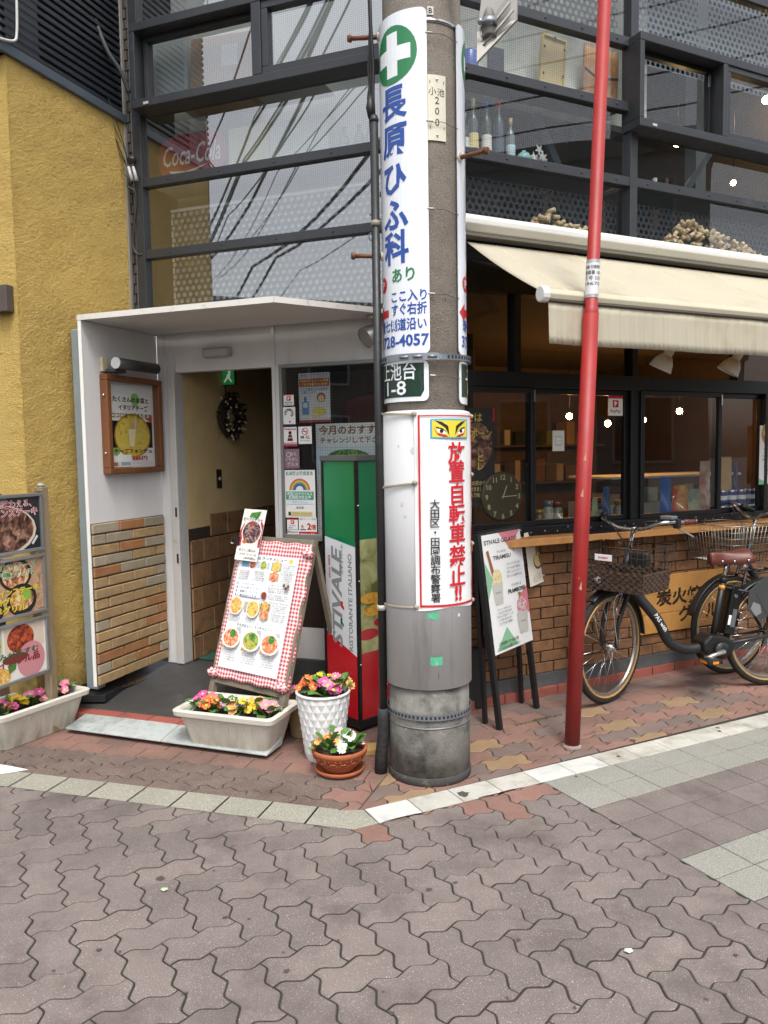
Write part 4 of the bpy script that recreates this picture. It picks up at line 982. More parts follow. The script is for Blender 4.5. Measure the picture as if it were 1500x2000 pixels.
m_.build('lettering', [ink('#c4202c'), ink(BLK), ink('#49a4bd'), ink('#e2cf3a'), ink('#f1f1ee')], ban)
ROPE = M('tan_twine', '#a59d8c', .9, var=.2, bump=.4, bscale=300)
for py, dy in ((810, -6), (944, 14), (1186, 6)):
    f = Cyl(PC, PAZ, .203); pts = [f.p(-.32 + k * .03, zP(py + dy * (1 - k / 9)), .003) for k in range(10)]
    m_ = MB(); m_.tube(pts, .0035, 6); m_.tube([p + UP * .004 for p in pts], .003, 6); m_.ball(pts[-1] + (pts[-1] - PC).normalized() * .004, .012, 8, 6); m_.build('tie_rope', ROPE, ban)
for py in (812, 930, 1070, 1184): MB().ball(CBN.p(hb - .006, zP(py), .006), .010, 8, 6).build('rope_knot', ROPE, ban)
# ---- black conduit at the pole's left
CDT = M('black_plastic_conduit', '#26282a', .45, var=.2, vscale=12, dirt=('#4a4a49', 10, .6))
cf = Cyl(PC, PAZ, .217); ca = radians(-78) * .217
cdt = thing('conduit_pipe', 'black cable conduit pipe running up the left side of the utility pole', 'pipe', cf.p(ca, 0))
zt = zP(205); zb = zP(1420)
MB().tube([cf.p(ca, zb), cf.p(ca, zt)], .0185, 16).build('pipe', CDT, cdt)
lowp = [cf.p(ca, zb + .04), cf.p(ca - .002, zb), cf.p(ca - .008, zP(1460)), cf.p(ca - .02, zP(1500), .01), cf.p(ca - .024, -.02, .015)]
MB().tube(lowp, [.024, .027, .028, .03, .03], 14).build('lower_boot', M('cracked_black_rubber', '#2a2a2b', .7, var=.4, bump=.7, bscale=45, dirt=('#7c7870', 16, .6)), cdt)
MB().lathe(cf.p(ca, zt - .005), [(.02, 0), (.022, .01), (.014, .03)], 12).build('pipe_cap', CDT, cdt)
for py, col in ((415, '#8c8676'), (1198, '#b9b5ab')): MB().lathe(cf.p(ca, zP(py)), [(.0195, -.012), (.0215, -.012), (.0215, .012), (.0195, .012)], 14, cap0=False, cap1=False).build('pipe_clamp', M('clamp' + col, col, .5), cdt)
# cables from the conduit head upwards
CAB = M('black_cable', '#1c1d1f', .5, var=.15)
cb = thing('cable_bundle', 'bundle of thin black cables with taped splices hanging beside the pole top', 'cable', cf.p(ca, zt))
for k in range(5):
    a = ca - .004 - .007 * k; top = [cf.p(a + .01, zt + .0, .0), cf.p(a - .01, zP(150), .006 * k), cf.p(a + .012 - .012 * k, zP(90), .01 * (k % 3)), cf.p(a + .02 - .016 * k, zP(10), .01), cf.p(a + .03 - .018 * k, zP(-260), .02)]
    MB().tube(top, .0042 if k else .007, 6).build('cable', CAB, cb)
MB().tube([cf.p(ca - .012, zP(196), .012), cf.p(ca - .014, zP(175), .014), cf.p(ca - .012, zP(152), .012)], [.012, .019, .011], 8).build('taped_splice', CAB, cb)
for k in (0, 1): MB().tube([cf.p(ca - .02 - .008 * k, zP(178), .018), cf.p(ca - .03 - .008 * k, zP(260), .012), cf.p(ca - .028 - .008 * k, zP(345), .012)], .0032, 6).build('cable', CAB, cb)
MB().box(Fr(cf.p(ca - .04, zP(392), .012), _pf.x, UP), -.013, .013, 0, .075, -.012, .012).build('tension_clamp', M('grey_white_plastic', '#b9bdbd', .5), cb, bevel=.004)
MB().tube([cf.p(ca - .035, zP(392), .012), cf.p(ca - .045, zP(428), .012)], .003, 6).build('hook_wire', BAND, cb)
rg_ = MB(); c_ = cf.p(ca - .05, zP(435), .012); rg_.tube([c_ + _pf.x * (.018 * cos(t * .6283)) + UP * (.018 * sin(t * .6283)) for t in range(10)], .003, 6, closed=True); rg_.build('hook_ring', BAND, cb)

# ================================================================== RED POLE AND ROAD SIGN
rb = G(1117, 1457); REDM = M('red_painted_steel', '#962422', .5, var=.16, vscale=6, speck=[(38, .735, '#b9736a'), (22, .75, '#6d2a26')], dirt=('#8c2a27', 7, .58), zdirt=('#6d3a35', 0, .35))
_rf = Fr(rb, (1, 0, 0), UP, (0, -1, 0)); tx, ty = _rf.at(1181, 0); rdir = V((tx, 0, ty)).normalized()
red = thing('red_sign_post', 'red painted steel sign post standing on the pavement right of the utility pole', 'post', rb)
zr = lambda py: _rf.at(1150, py)[1]
MB().tube([rb + rdir * -.05, rb + rdir * zr(612)], .038, 24).build('lower_tube', REDM, red)
MB().tube([rb + rdir * (zr(612) - .03), rb + rdir * zr(612), rb + rdir * (zr(600)), rb + rdir * (zr(600) + .002), rb + rdir * 4.6], [.038, .0378, .0325, .0305, .0305], 24).build('upper_tube', REDM, red)
MB().lathe(rb, [(.055, -.002), (.046, .006), (.039, .012)], 20).build('base_collar', M('old_mortar', '#8d8078', .9, var=.3, bump=.5), red)
bt = MB(); pb0, pb1 = rb + rdir * zr(582), rb + rdir * zr(508); bt.tube([pb0, pb1], .0318, 24, cap=False); lab = bt.build('registration_band', M('silver_label', '#b9babc', .35, metal=.4, var=.05), red)
cyl_lab = Cyl(V((0, 0, 0)), -pi / 2 + atan2(rb.x, rb.y) * 1.0, .0325)
class Lean(Cyl):
    def p(s, a, b, c=0.0):
        t = s.az + a / s.r; rr = s.r + c; return rb + rdir * b + V((cos(t) * rr, sin(t) * rr, 0))
lf = Lean(rb, atan2(-rb.y, -rb.x), .0325); m_ = MB(); l0, l1 = zr(576), zr(515)
m_.rect(lf, -.048, l0, .048, l1, .0004, 1)
for k, tx_ in enumerate(('所轄 田園調布', '警察署 168', '番号 330', '19670')): m_.text(lf, tx_, 0, l1 - .02 - k * .026, .018 if k < 1 else .022, .0009, 0, .01, w=.085)
m_.build('lettering', [ink('#47474a'), ink('#dcdcde')], lab)
for a, py in ((.006, 1140), (-.006, 960), (.0, 890)): 
    m_ = MB(); m_.flat(Lean(rb, atan2(-rb.y, -rb.x), .0384), [(a - .006, zr(py) - .02), (a + .008, zr(py) - .026), (a + .006, zr(py) + .02), (a + .001, zr(py) + .006)], [(0, 1, 2, 3)], .0002); m_.build('paint_chip', M('faded_sticker', '#b98a72', .8, var=.2), red)
GALV = M('galvanised_steel', '#8a8782', .5, metal=.3, var=.12, dirt=('#7a746b', 14, .6))
sp0 = dep0 = on_plane(955, 40, V((0, 3.1, 0)), V((0, 1, 0)))
rs = thing('road_sign', 'grey back of a road sign on a bracket pipe beside the pole top', 'road sign', sp0)
MB().tube([on_plane(956, 75, V((0, 3.1, 0)), V((0, 1, 0))), on_plane(948, -90, V((0, 3.25, 0)), V((0, 1, 0)))], .027, 18).build('pipe', GALV, rs)
pc_ = [on_plane(x, y, V((0, 3.12, 0)), V((0, 1, 0))) for x, y in ((932, 120), (932, 62), (945, -40), (1012, -60), (1009, 38))]
n_ = V((-.3, .95, .05)).normalized(); pc_[0] = on_plane(931, 121, V((0, 3.06, 0)), V((0, 1, 0)))
fS = Fr(pc_[0], (pc_[3] - pc_[0]).normalized(), (pc_[1] - pc_[0]).normalized())
m_ = MB(); back = V((0.25, .1, 0)); vs = pc_ + [q + V((.006, .012, 0)) for q in pc_]; m_.add(vs, [(0, 1, 2, 3, 4), (9, 8, 7, 6, 5)] + [(i, (i + 1) % 5, 5 + (i + 1) % 5, 5 + i) for i in range(5)]); m_.build('sign_plate', GALV, rs)
for (xa, ya, xb, yb) in ((944, 90, 1002, 20), (942, 72, 996, 4)): MB().tube([on_plane(xa, ya, V((0, 3.09, 0)), V((0, 1, 0))), on_plane(xb, yb, V((0, 3.09, 0)), V((0, 1, 0)))], .006, 4).build('stiffener', GALV, rs)
MB().lathe(on_plane(955, 45, V((0, 3.1, 0)), V((0, 1, 0))), [(.0285, -.012), (.031, -.012), (.031, .012), (.0285, .012)], 16, cap0=False, cap1=False).build('pipe_clamp', BAND, rs)
MB().ball(on_plane(938, 42, V((0, 3.07, 0)), V((0, 1, 0))), .012, 8, 6).build('clamp_bolt', BAND, rs)
MB().tube([on_plane(948, -90, V((0, 3.25, 0)), V((0, 1, 0))), PC + UP * zP(-90)], .02, 10).build('bracket_arm', GALV, rs)

# ================================================================== AWNING
AWF = M('cream_awning_cloth', '#d5cfba', .8, var=.05, vscale=4, bump=.08, bscale=200, dirt=('#b3a684', 2.2, .54), trans=0)
_m = _mats['cream_awning_cloth']; _n = _m.node_tree.nodes; _l = _m.node_tree.links; _t = _n.new('ShaderNodeBsdfTranslucent'); _t.inputs[0].default_value = lin('#b89c43'); _mx = _n.new('ShaderNodeMixShader'); _mx.inputs[0].default_value = .36
_l.new(_n['Principled BSDF'].outputs[0], _mx.inputs[1]); _l.new(_t.outputs[0], _mx.inputs[2]); _l.new(_mx.outputs[0], _n['Material Output'].inputs['Surface'])
s0, yw = FRR.at(912, 452, .10); FA = Fr(FRR.p(s0, 0, 0), nR, UP, -dR); o1, z1 = FA.at(1058, 574)
aw = thing('awning', 'cream retractable awning with a fringed valance over the counter', 'awning', FRR.p(1.5, yw, .1))
y_hs = FRR.at(1200, 462, .1)[1]; hsz = .085
WHS = M('white_awning_housing', '#d6d5d0', .35, var=.05, dirt=('#a8a59b', 8, .62))
hp = [(.0, -hsz), (.10, -hsz), (.135, -hsz + .03), (.135, -.025), (.11, 0), (0, 0)]
m_ = MB(); fr = Fr(FRR.p(0, y_hs, .03), FRR.z, UP, FRR.x); m_.prism(fr, hp[::-1], .06, xe); m_.build('housing', WHS, aw, bevel=.006)
B(FRR, .07, xe, y_hs - hsz - .02, y_hs - hsz - .001, .035, .12, 'housing_lip', M('housing_lip_trim', '#8f8c82', .5), aw)  # plain grey-beige lip under the housing
yf0 = y_hs - hsz - .055; L_ = xe - .1
def cloth(u, v):
    x = s0 + (L_ - s0) * u; sag = -.015 * sin(pi * v) + .004 * sin(u * 40) * sin(pi * v)
    return FRR.p(x, yf0 + (z1 + .012 - yf0) * v + sag, .10 + (o1 - .10) * v)
MB().grid(cloth, 40, 12).build('fabric', AWF, aw, solid=.003)
for k in range(6):
    u = (k + .35) / 6.0; MB().tube([cloth(u, v / 8) + UP * .0025 for v in range(9)], .0022, 4).build('fabric_seam', M('cream_seam', '#e3dab6', .8), aw)
FBAR = M('ivory_front_bar', '#c6bfa8', .4, var=.05)
m_ = MB(); fr = Fr(FRR.p(0, z1, o1), FRR.z, UP, FRR.x); m_.prism(fr, [(-.03, -.02), (.022, -.024), (.03, .0), (.022, .024), (-.03, .02)], s0 + .02, L_); m_.build('front_bar', FBAR, aw, bevel=.004)
m_ = MB(); m_.prism(Fr(FRR.p(0, z1, o1), FRR.z, UP, FRR.x), [(.034 * cos(t * pi / 6) * 1.05, .04 * sin(t * pi / 6)) for t in range(12)], s0 - .012, s0 + .03); m_.build('end_cap', M('white_plastic_cap', '#e6e6e4', .3), aw, bevel=.006)
def val(u, v):
    x = s0 + .03 + (L_ - s0 - .03) * u; return FRR.p(x, z1 - .035 - .20 * v + .002 * sin(x * 9), o1 + .012 + (.0022 * sin(x * 190) + .002 * sin(x * 83) + .003 * sin(x * 13)) * (.3 + v) + .006 * v)
MB().grid(val, 330, 5).build('valance', AWF, aw, solid=.002)
MB().tube([FRR.p(s0 + .03, z1 - .03, o1 + .016), FRR.p(L_, z1 - .03, o1 + .016)], .008, 6).build('valance_rail', M('dark_rail', '#4b4238', .6), aw)
ARM = M('dark_awning_arm', '#37332c', .5, metal=.3)
MB().tube([FRR.p(s0 + .06, y_hs - .22, .05), FRR.p(s0 + .55, y_hs - .38, o1 * .52)], .02, 8).build('folding_arm', ARM, aw); MB().tube([FRR.p(s0 + .55, y_hs - .38, o1 * .52), FRR.p(s0 + .1, z1 - .02, o1 - .03)], .016, 8).build('folding_arm', ARM, aw)
MB().ball(FRR.p(s0 + .55, y_hs - .38, o1 * .52), .03, 10, 8).build('arm_elbow', ARM, aw)
# clip-on reflector lamps hanging under the awning
WL = M('white_enamel_lamp', '#d8d4c8', .35, var=.05)
for k, (pa, pb, lb) in enumerate((((1315, 672), (1288, 722), 'white reflector spotlight under the awning, nearer the red post'), ((1450, 680), (1420, 728), 'white reflector spotlight under the awning, nearer the right edge'))):
    A_ = FRR.p(*FRR.at(*pa, .48), .48); B_ = FRR.p(*FRR.at(*pb, .42), .42); d = (B_ - A_).normalized(); A_ = B_ - d * .17
    sl = thing('spotlight', lb, 'spotlight', A_, 'spotlights under the awning')
    MB().lathe(A_, [(.024, -.02), (.027, .0), (.027, .075), (.034, .085)], 16, axis=d).build('socket', WL, sl)
    MB().lathe(A_ + d * .085, [(.034, 0), (.055, .035), (.066, .075), (.068, .082)], 20, axis=d, cap0=False, cap1=False).build('reflector', WL, sl, solid=.003)
    MB().lathe(A_ + d * .085, [(.0, .076), (.064, .075)], 20, axis=d, cap0=False, cap1=False).build('lens', M('frosted_lens', '#b9b9b6', .3), sl)
    for j in range(4): MB().lathe(A_ + d * (.01 + j * .016), [(.027, 0), (.029, .003), (.029, .006), (.027, .009)], 16, axis=d, cap0=False, cap1=False).build('cooling_fin', WL, sl)
    MB().tube([A_, A_ - d * .05 + UP * .05, A_ + UP * .25 - nR * .1], .010, 8).build('stem', WL, sl)

# ================================================================== PORCH FIXTURES
# picture lamp over the display case
FIX = M('grey_lamp_metal', '#8d8d8b', .35, metal=.5, var=.06); DKG = M('dark_grey_metal', '#4c4c4b', .4, metal=.4)
la, lb_ = FP.at(222, 708, .1), FP.at(305, 712, .1); pl_ = thing('picture_lamp', 'grey tubular picture lamp over the framed cheese poster', 'lamp', FP.p(la[0], la[1], 0))
MB().box(FP, la[0] - .0, la[0] + .05, la[1] - .045, la[1] + .035, .0005, .02).build('wall_plate', M('cream_plastic', '#c9c3a2', .5), pl_, bevel=.004)
MB().tube([FP.p(la[0] + .02, la[1] + .0, .1), FP.p(lb_[0], la[1] + .0, .1)], .032, 18).build('tube_shade', DKG, pl_)
MB().tube([FP.p(la[0] + .015, la[1] + .0, .1), FP.p(la[0] + .02, la[1] + .0, .1)], .0325, 18).build('end_disc', M('pale_end_disc', '#d9d9d7', .4), pl_)
MB().box(FP, la[0] + .02, la[0] + .12, la[1] - .05, la[1] - .03, .02, .09).build('arm', DKG, pl_, bevel=.004)
c_ = FL.at(428, 689); em = thing('emergency_lamp', 'small grey rectangular lamp box on the white header above the door', 'lamp', FL.p(c_[0], c_[1], 0))
MB().box(FL, c_[0] - .095, c_[0] + .095, c_[1] - .028, c_[1] + .028, -.003, .045).build('housing', M('grey_plastic', '#a6a6a4', .45, var=.04), em, bevel=.01)
MB().box(FL, c_[0] - .08, c_[0] + .08, c_[1] - .024, c_[1] + .018, .0455, .048).build('diffuser', M('pale_diffuser', '#b9b9b7', .35), em, bevel=.002)
# round spotlight under the canopy, right
c_ = FL.at(722, 655, .1); spt = thing('porch_spotlight', 'silver round spotlight under the right end of the canopy', 'spotlight', FL.p(c_[0], c_[1], .1))
d = V((-.75, -.45, -.5)).normalized(); hp_ = FL.p(c_[0], c_[1], .1); SIL = M('silver_lamp', '#b7b6b1', .3, metal=.6, var=.05)
MB().lathe(hp_ - d * .05, [(.02, 0), (.05, .015), (.058, .06), (.06, .085)], 22, axis=d, cap1=False).build('head', SIL, spt); MB().lathe(hp_ - d * .05, [(.0, .08), (.058, .078)], 22, axis=d, cap0=False, cap1=False).build('lens', M('lamp_lens', '#9d9c96', .15), spt)
MB().tube([hp_ - d * .02, hp_ + UP * .05 + FL.x * .03, V((hp_.x, hp_.y, y_pt - .03)) + FL.x * .03], .012, 8).build('bracket', SIL, spt); MB().lathe(V((hp_.x, hp_.y, y_pt - .034)) + FL.x * .03, [(.04, 0), (.045, .01), (.045, .022)], 18).build('mount_plate', SIL, spt)
# framed display case on the panel
OAK = M('oak_frame', '#75492a', .45, var=.2, vscale=14, streak=True, bump=.08, bscale=60)
a0 = FP.at(193, 730); a1 = FP.at(302, 752); b0 = FP.at(205, 926)
x0, x1, y1, y0 = a0[0], a1[0] + .0, (a0[1] + a1[1]) / 2 + .012, b0[1]
dc = thing('display_case', 'oak-framed glass display case with a cheese fondue poster on the white panel', 'display case', FP.p((x0 + x1) / 2, y0, 0))
t_ = .034; m_ = MB(); m_.box(FP, x0, x1, y0, y0 + t_, 0, .055).box(FP, x0, x1, y1 - t_, y1, 0, .055).box(FP, x0, x0 + t_, y0 + t_, y1 - t_, 0, .054).box(FP, x1 - t_, x1, y0 + t_, y1 - t_, 0, .054); m_.build('frame', OAK, dc, bevel=.005)
MB().box(FP, x0 + t_, x1 - t_, y0 + t_, y1 - t_, .001, .006).build('back_board', M('pale_board', '#e2e5e3', .7), dc)
MB().rect(FP, x0 + t_, y0 + t_, x1 - t_, y1 - t_, .041).build('glass', glass('case_glass', 1.35, (.97, .98, .98)), dc)
for yy in (y0 + .12, y1 - .12): MB().ball(FP.p(x0 - .004, yy, .03), .008, 8, 6).build('pin', M('chrome', '#c9c9c7', .2, metal=1.0), dc)
CHZ = food('cheese', '#d9bd4e', '#e6cd62', '#c9a63a', 30)
poster('cheese_poster', '', '', FP, x0 + t_ + .03, x1 - t_ - .02, y0 + t_ + .03, y1 - t_ - .075, .0065, [
    ('d', .6, .95, .1, '#8fc46e'), ('d', .12, .2, .1, '#8cc46a'), ('r', .04, .22, 1, .62, '#1d1714'), ('d', .52, .40, .43, '#b98f3a', .34), ('d', .52, .40, .40, CHZ, .31), ('p', [(.4, .5), (.62, .52), (.6, .62), (.5, .6)], '#d9a868'), ('p', [(.44, .24), (.54, .24), (.6, .5), (.42, .5)], '#efe3b4'), ('r', .56, .5, .6, .68, '#cfc9bd'), ('p', [(.85, .66), (1, .6), (1, .72)], '#d4512f'),
    ('t', 'たくさんのお豆と', .5, .94, .085, '#4d3f22', .03, .85), ('t', 'イタリアチーズ', .55, .82, .085, '#4d3f22', .03, .7), ('t', 'ココロまで暖まります', .52, .70, .085, '#8a6a1a', .03, .94), ('t', 'チーズフォンデュ', .52, .17, .07, '#3d2a1e', .03, .9), ('t', '1,680円', .62, .06, .075, '#c03430', .03, .45)], parent=dc)
poster('leaflet', '', '', FP, x0 + t_ + .1, x0 + t_ + .21, y0 + t_ + .005, y0 + t_ + .075, .012, [('r', .1, .1, .9, .4, '#9ab0c0')], parent=dc); poster('leaflet', '', '', FP, x0 + t_ + .02, x0 + t_ + .09, y0 + t_ + .005, y0 + t_ + .05, .012, [('r', .1, .1, .9, .6, '#b07a4a')], parent=dc)
# exit sign, wreath, call plate in the passage
c_ = FD.at(446, 736, .1); ex = thing('exit_sign', 'small green lit exit sign hanging inside the doorway', 'exit sign', FD.p(c_[0], c_[1], .1))
FX = Fr(FL.p(FL.at(446, 734, -.55)[0], FL.at(446, 734, -.55)[1], -.55), FL.x, UP, FL.z)
MB().box(FX, -.062, .05, -.065, .06, -.02, .0).build('box', M('exit_case', '#2d6a3c', .4), ex)
m_ = MB(); m_.rect(FX, -.058, -.06, .046, .055, .001, 0); m_.disc(FX, .008, .026, .011, .0016, 1, n=10); m_.poly(FX, [(-.01, .012), (.018, .016), (.012, -.014), (.03, -.04), (.02, -.045), (-.002, -.016), (-.028, -.046), (-.038, -.04), (-.012, -.004)], .0016, 1); m_.build('pictogram', [M('exit_green', '#2f8c4f', .4, emit=.12), M('exit_white', '#cfdccb', .4, emit=.15)], ex)
MB().tube([FX.p(-.02, .06, -.01), FX.p(-.02, .2, -.01)], .004, 6).build('hanger', DKG, ex)
cw_ = FD.at(447, 815, .03); wr = thing('wreath', 'dark dried wreath with pale berries on the passage wall', 'wreath', FD.p(cw_[0], cw_[1], .0)); rg = random.Random(5)
WRB = M('dried_leaf_brown', '#2f241c', .9, var=.3); BER = M('pale_berry', '#c9b79c', .6); m_ = MB(); cx_, cy_ = cw_
for k in range(110):
    t = rg.uniform(0, 2 * pi); r = .115 + rg.gauss(0, .03); c = FD.p(cx_ + r * cos(t), cy_ + r * sin(t), .03 + rg.uniform(0, .05)); q = V((rg.gauss(0, 1), rg.gauss(0, 1), rg.gauss(0, 1))).normalized(); e = q.orthogonal().normalized()
    m_.add([c - q * .035, c + e * .013, c + q * .035, c - e * .013], [(0, 1, 2, 3)])
m_.build('leaves', WRB, wr, kind='stuff'); m_ = MB()
for k in range(34): t = rg.uniform(0, 2 * pi); r = .115 + rg.gauss(0, .03); m_.ball(FD.p(cx_ + r * cos(t), cy_ + r * sin(t), .07 + rg.uniform(0, .02)), .008, 6, 4)
m_.build('berries', BER, wr, kind='stuff')
MB().tube([FD.p(cx_ + .115 * cos(t * pi / 10), cy_ + .115 * sin(t * pi / 10), .03) for t in range(20)], .02, 8, closed=True).build('ring', WRB, wr); MB().tube([FD.p(cx_, cy_ + .12, .02), FD.p(cx_, cy_ + .24, .004)], .003, 5).build('string', WRB, wr)
c_ = FD.at(428, 935, .004); cp_ = thing('call_plate', 'dark metal button plate on the beige passage wall', 'switch', FD.p(c_[0], c_[1], 0))
MB().box(FD, c_[0] - .03, c_[0] + .03, c_[1] - .065, c_[1] + .065, .0005, .008).build('plate', M('bronze_plate', '#4b4034', .4, metal=.5), cp_, bevel=.002); MB().lathe(FD.p(c_[0], c_[1], .008), [(.012, 0), (.012, .004), (.008, .006)], 12, axis=FD.z).build('button', M('pale_button', '#d2cdbf', .4), cp_)
# meter pipe between the panel and the yellow house
PIP = M('pale_blue_grey_pipe', '#8a979c', .55, var=.08, dirt=('#6a6f70', 8, .6)); mp_ = thing('meter_stack', 'pale blue-grey pipe with dark meter boxes between the yellow wall and the porch panel', 'meter', FP.p(-.5, .15, -.12))
xa = FP.at(151, 760, -.11)[0]
MB().box(FP, xa, xa + .07, .14, FP.at(148, 642, -.1)[1], -.14, -.06).build('duct', PIP, mp_, bevel=.006)
for py in (880, 1050): 
    yy = FP.at(165, py, -.05)[1]; MB().box(FP, xa + .0, xa + .12, yy - .05, yy + .035, -.06, -.02).build('clamp_box', DKG, mp_, bevel=.005); MB().ball(FP.p(xa + .04, yy + .012, -.018), .009, 8, 6).build('bolt', M('chrome', '#c9c9c7', .2, metal=1.0), mp_)
    MB().box(FP, xa + .05, xa + .12, yy + .036, yy + .075, -.055, -.03).build('meter_window', WHITE, mp_)
    MB().box(FP, xa + .04, xa + .13, yy - .35, yy - .051, -.1, -.04).build('meter_body', M('slate_meter', '#5d6468', .5, var=.1), mp_, bevel=.008)

# ================================================================== STICKERS AND POSTERS ON THE ENTRANCE WINDOW
ZW = .004
posterpx('sticker', 'white sticker with a red P mark, topmost in the sticker column beside the door', 'sticker', FL, 554, 770, 574, 792, ZW, [('r', 0, .9, 1, 1, RED), ('r', .3, .42, .7, .82, RED), ('t', 'P', .5, .62, .34, '#ffffff', .05), ('t', 'PayPay', .5, .27, .24, BLK, .01, .75), ('r', .1, .06, .9, .12, '#b9b9b9')], group='stickers on the entrance window')
posterpx('sticker', 'white INFORMATION sticker with letters bent into a question mark', 'sticker', FL, 553, 795, 577, 831, ZW, [('r', 0, 0, 1, .07, '#2a2f6e'), ('d', .55, .2, .07, RED)] + [('t', c, .5 + .3 * cos(radians(200 - k * 24)), .66 + .2 * sin(radians(200 - k * 24)), .17, BLK, .03, None, radians(110 - k * 24)) for k, c in enumerate('INFORMATION')], group='stickers on the entrance window')
posterpx('sticker', 'white Welcome sticker with a small kimono figure and red border', 'sticker', FL, 554, 834, 580, 872, ZW, [('r', 0, 0, 1, .12, '#a8324a'), ('r', 0, .14, 1, .2, '#c98a98'), ('t', 'Welcome', .5, .9, .17, RED, .03, .9), ('d', .5, .7, .12, '#241a24'), ('p', [(.28, .28), (.72, .28), (.62, .6), (.38, .6)], '#5a2440'), ('r', .34, .42, .66, .48, '#d8b24a')], group='stickers on the entrance window')
posterpx('sticker', 'white no-smoking sticker with a red barred circle', 'sticker', FL, 583, 833, 609, 867, ZW, [('ring', .5, .72, .2, .25, RED), ('r', .32, .7, .66, .74, BLK), ('p', [(.34, .83), (.38, .86), (.68, .6), (.63, .58)], RED), ('t', '禁 煙', .5, .38, .18, BLK, .02, .7), ('t', 'No Smoking', .5, .2, .12, '#777777', 0, .7)], group='stickers on the entrance window')
posterpx('sticker', 'mauve rounded gourmet sticker with handwritten white letters', 'sticker', FL, 555, 877, 585, 915, ZW, [('ring', .3, .72, .12, .15, '#e6dfe0'), ('t', 'おた', .62, .74, .2, '#e6dfe0', 0, .4), ('t', 'いちおし', .5, .48, .2, '#e6dfe0', 0, .8), ('t', 'グルメ', .55, .22, .24, '#e6dfe0', 0, .7)], paper='#8d6c7a', group='stickers on the entrance window')
rb_ = [('ring', .5, .58, .30 - k * .035, .335 - k * .035, c, 0, pi) for k, c in enumerate(('#c9564a', '#d99a3d', '#ddc64a', '#5fa45e', '#3f74b5', '#5a4a9a'))]
posterpx('notice', 'white infection-prevention notice with a rainbow arch beside the door', 'notice', FL, 556, 918, 616, 1011, ZW, [('t', '感染防止徹底宣言', .5, .93, .09, '#3a8a7a', .02, .88)] + rb_ + [('r', .05, .38, .95, .55, '#4f9f86'), ('t', '新型コロナウイルス', .5, .5, .075, '#f4f4f2', .02, .8), ('t', '感染拡大防止中', .5, .43, .075, '#f4f4f2', .02, .72), ('r', .08, .28, .92, .37, '#dfe8f0'), ('t', 'スティバーレ', .5, .325, .06, '#5a6672', 0, .5), ('t', '東京都', .5, .21, .06, '#44505a', 0, .25), ('r', .12, .04, .9, .13, '#d8c98a'), ('r', .12, .05, .2, .12, '#2a2a2a'), ('t', 'スマホ・ウォレット', .56, .085, .05, '#4a3a1a', 0, .6)], group='stickers on the entrance window')
posterpx('sticker', 'white sticker with a small red P mark, below the rainbow notice', 'sticker', FL, 561, 1013, 582, 1034, ZW, [('r', 0, .9, 1, 1, RED), ('r', .34, .5, .66, .85, RED), ('t', 'P', .5, .67, .28, '#ffffff', .05), ('t', 'PayPay', .5, .36, .18, RED, 0, .6), ('r', .1, .1, .5, .2, '#7ab6d8')], group='stickers on the entrance window')
posterpx('sticker', 'narrow white lettered sticker at the bottom of the sticker column', 'sticker', FL, 562, 1035, 584, 1048, ZW, [('r', .05, .6, .2, .85, RED), ('t', 'Rakuten', .58, .72, .4, BLK, .02, .7), ('r', .1, .25, .9, .35, '#b9b9b9')], group='stickers on the entrance window')
posterpx('sticker', 'square points sticker with a large red 2 and a red base bar', 'sticker', FL, 584, 1011, 619, 1048, ZW, [('r', 0, 0, 1, .26, RED), ('t', 'Rakuten Edy', .5, .13, .14, '#ffffff', .02, .8), ('t', '楽天カードご利用', .5, .92, .1, '#7a2a2a', 0, .9), ('t', 'R', .22, .52, .26, RED, .02), ('t', '2', .58, .54, .46, RED, .04), ('t', '倍', .82, .5, .3, RED, .02), ('r', .08, .34, .4, .4, '#4a6ab0')], group='stickers on the entrance window')
posterpx('poster', 'hand disinfection poster with a blue pump bottle behind the wired window', 'poster', FL, 584, 728, 645, 825, -.03, [('r', 0, .9, 1, 1, '#d9d3e6'), ('t', '新型コロナウイルス', .5, .95, .06, '#6a5aa0', .01, .85), ('r', .02, .72, .98, .89, '#a8463a'), ('t', '手指のアルコール消毒', .5, .845, .07, '#f0d060', .02, .9), ('t', 'ご協力お願いします！', .5, .765, .07, '#f0d060', .02, .85), ('t', 'マスク着用の方は着用を', .5, .67, .055, '#5a7ab8', .01, .9), ('t', 'お願いします。', .34, .61, .055, '#5a7ab8', .01, .5), ('r', .1, .16, .32, .42, '#5a9ac8'), ('r', .14, .3, .28, .4, '#d8e6f0'), ('r', .17, .42, .25, .52, '#4a88b8'), ('d', .72, .5, .14, '#a85a3a'), ('d', .72, .48, .1, '#e8c8a0'), ('d', .66, .22, .22, '#e0d070', .14), ('d', .5, .14, .12, '#e8dc90', .08), ('r', 0, 0, 1, .05, '#b04a3a')], paper='#dfe3e4')
posterpx('poster', 'white monthly recommendation poster behind the wired window, above the lit sign box', 'poster', FL, 619, 826, 760, 1046, -.035, [('r', 0, .55, 1, .8, '#cfe0ec'), ('t', '今月のおすすめ', .5, .94, .085, '#8a5a28', .03, .92), ('t', 'チャレンジして下さい', .5, .85, .06, '#6a4a2a', .02, .88), ('d', .45, .70, .3, food('greens', '#2f5a2a', '#5a8a3a', '#9ab85a', 60), .1), ('d', .2, .42, .12, '#a03a30'), ('d', .3, .2, .2, food('stew', '#5a3a26', '#a87a46', '#d8c29a', 50), .16)], paper='#e8ecec')
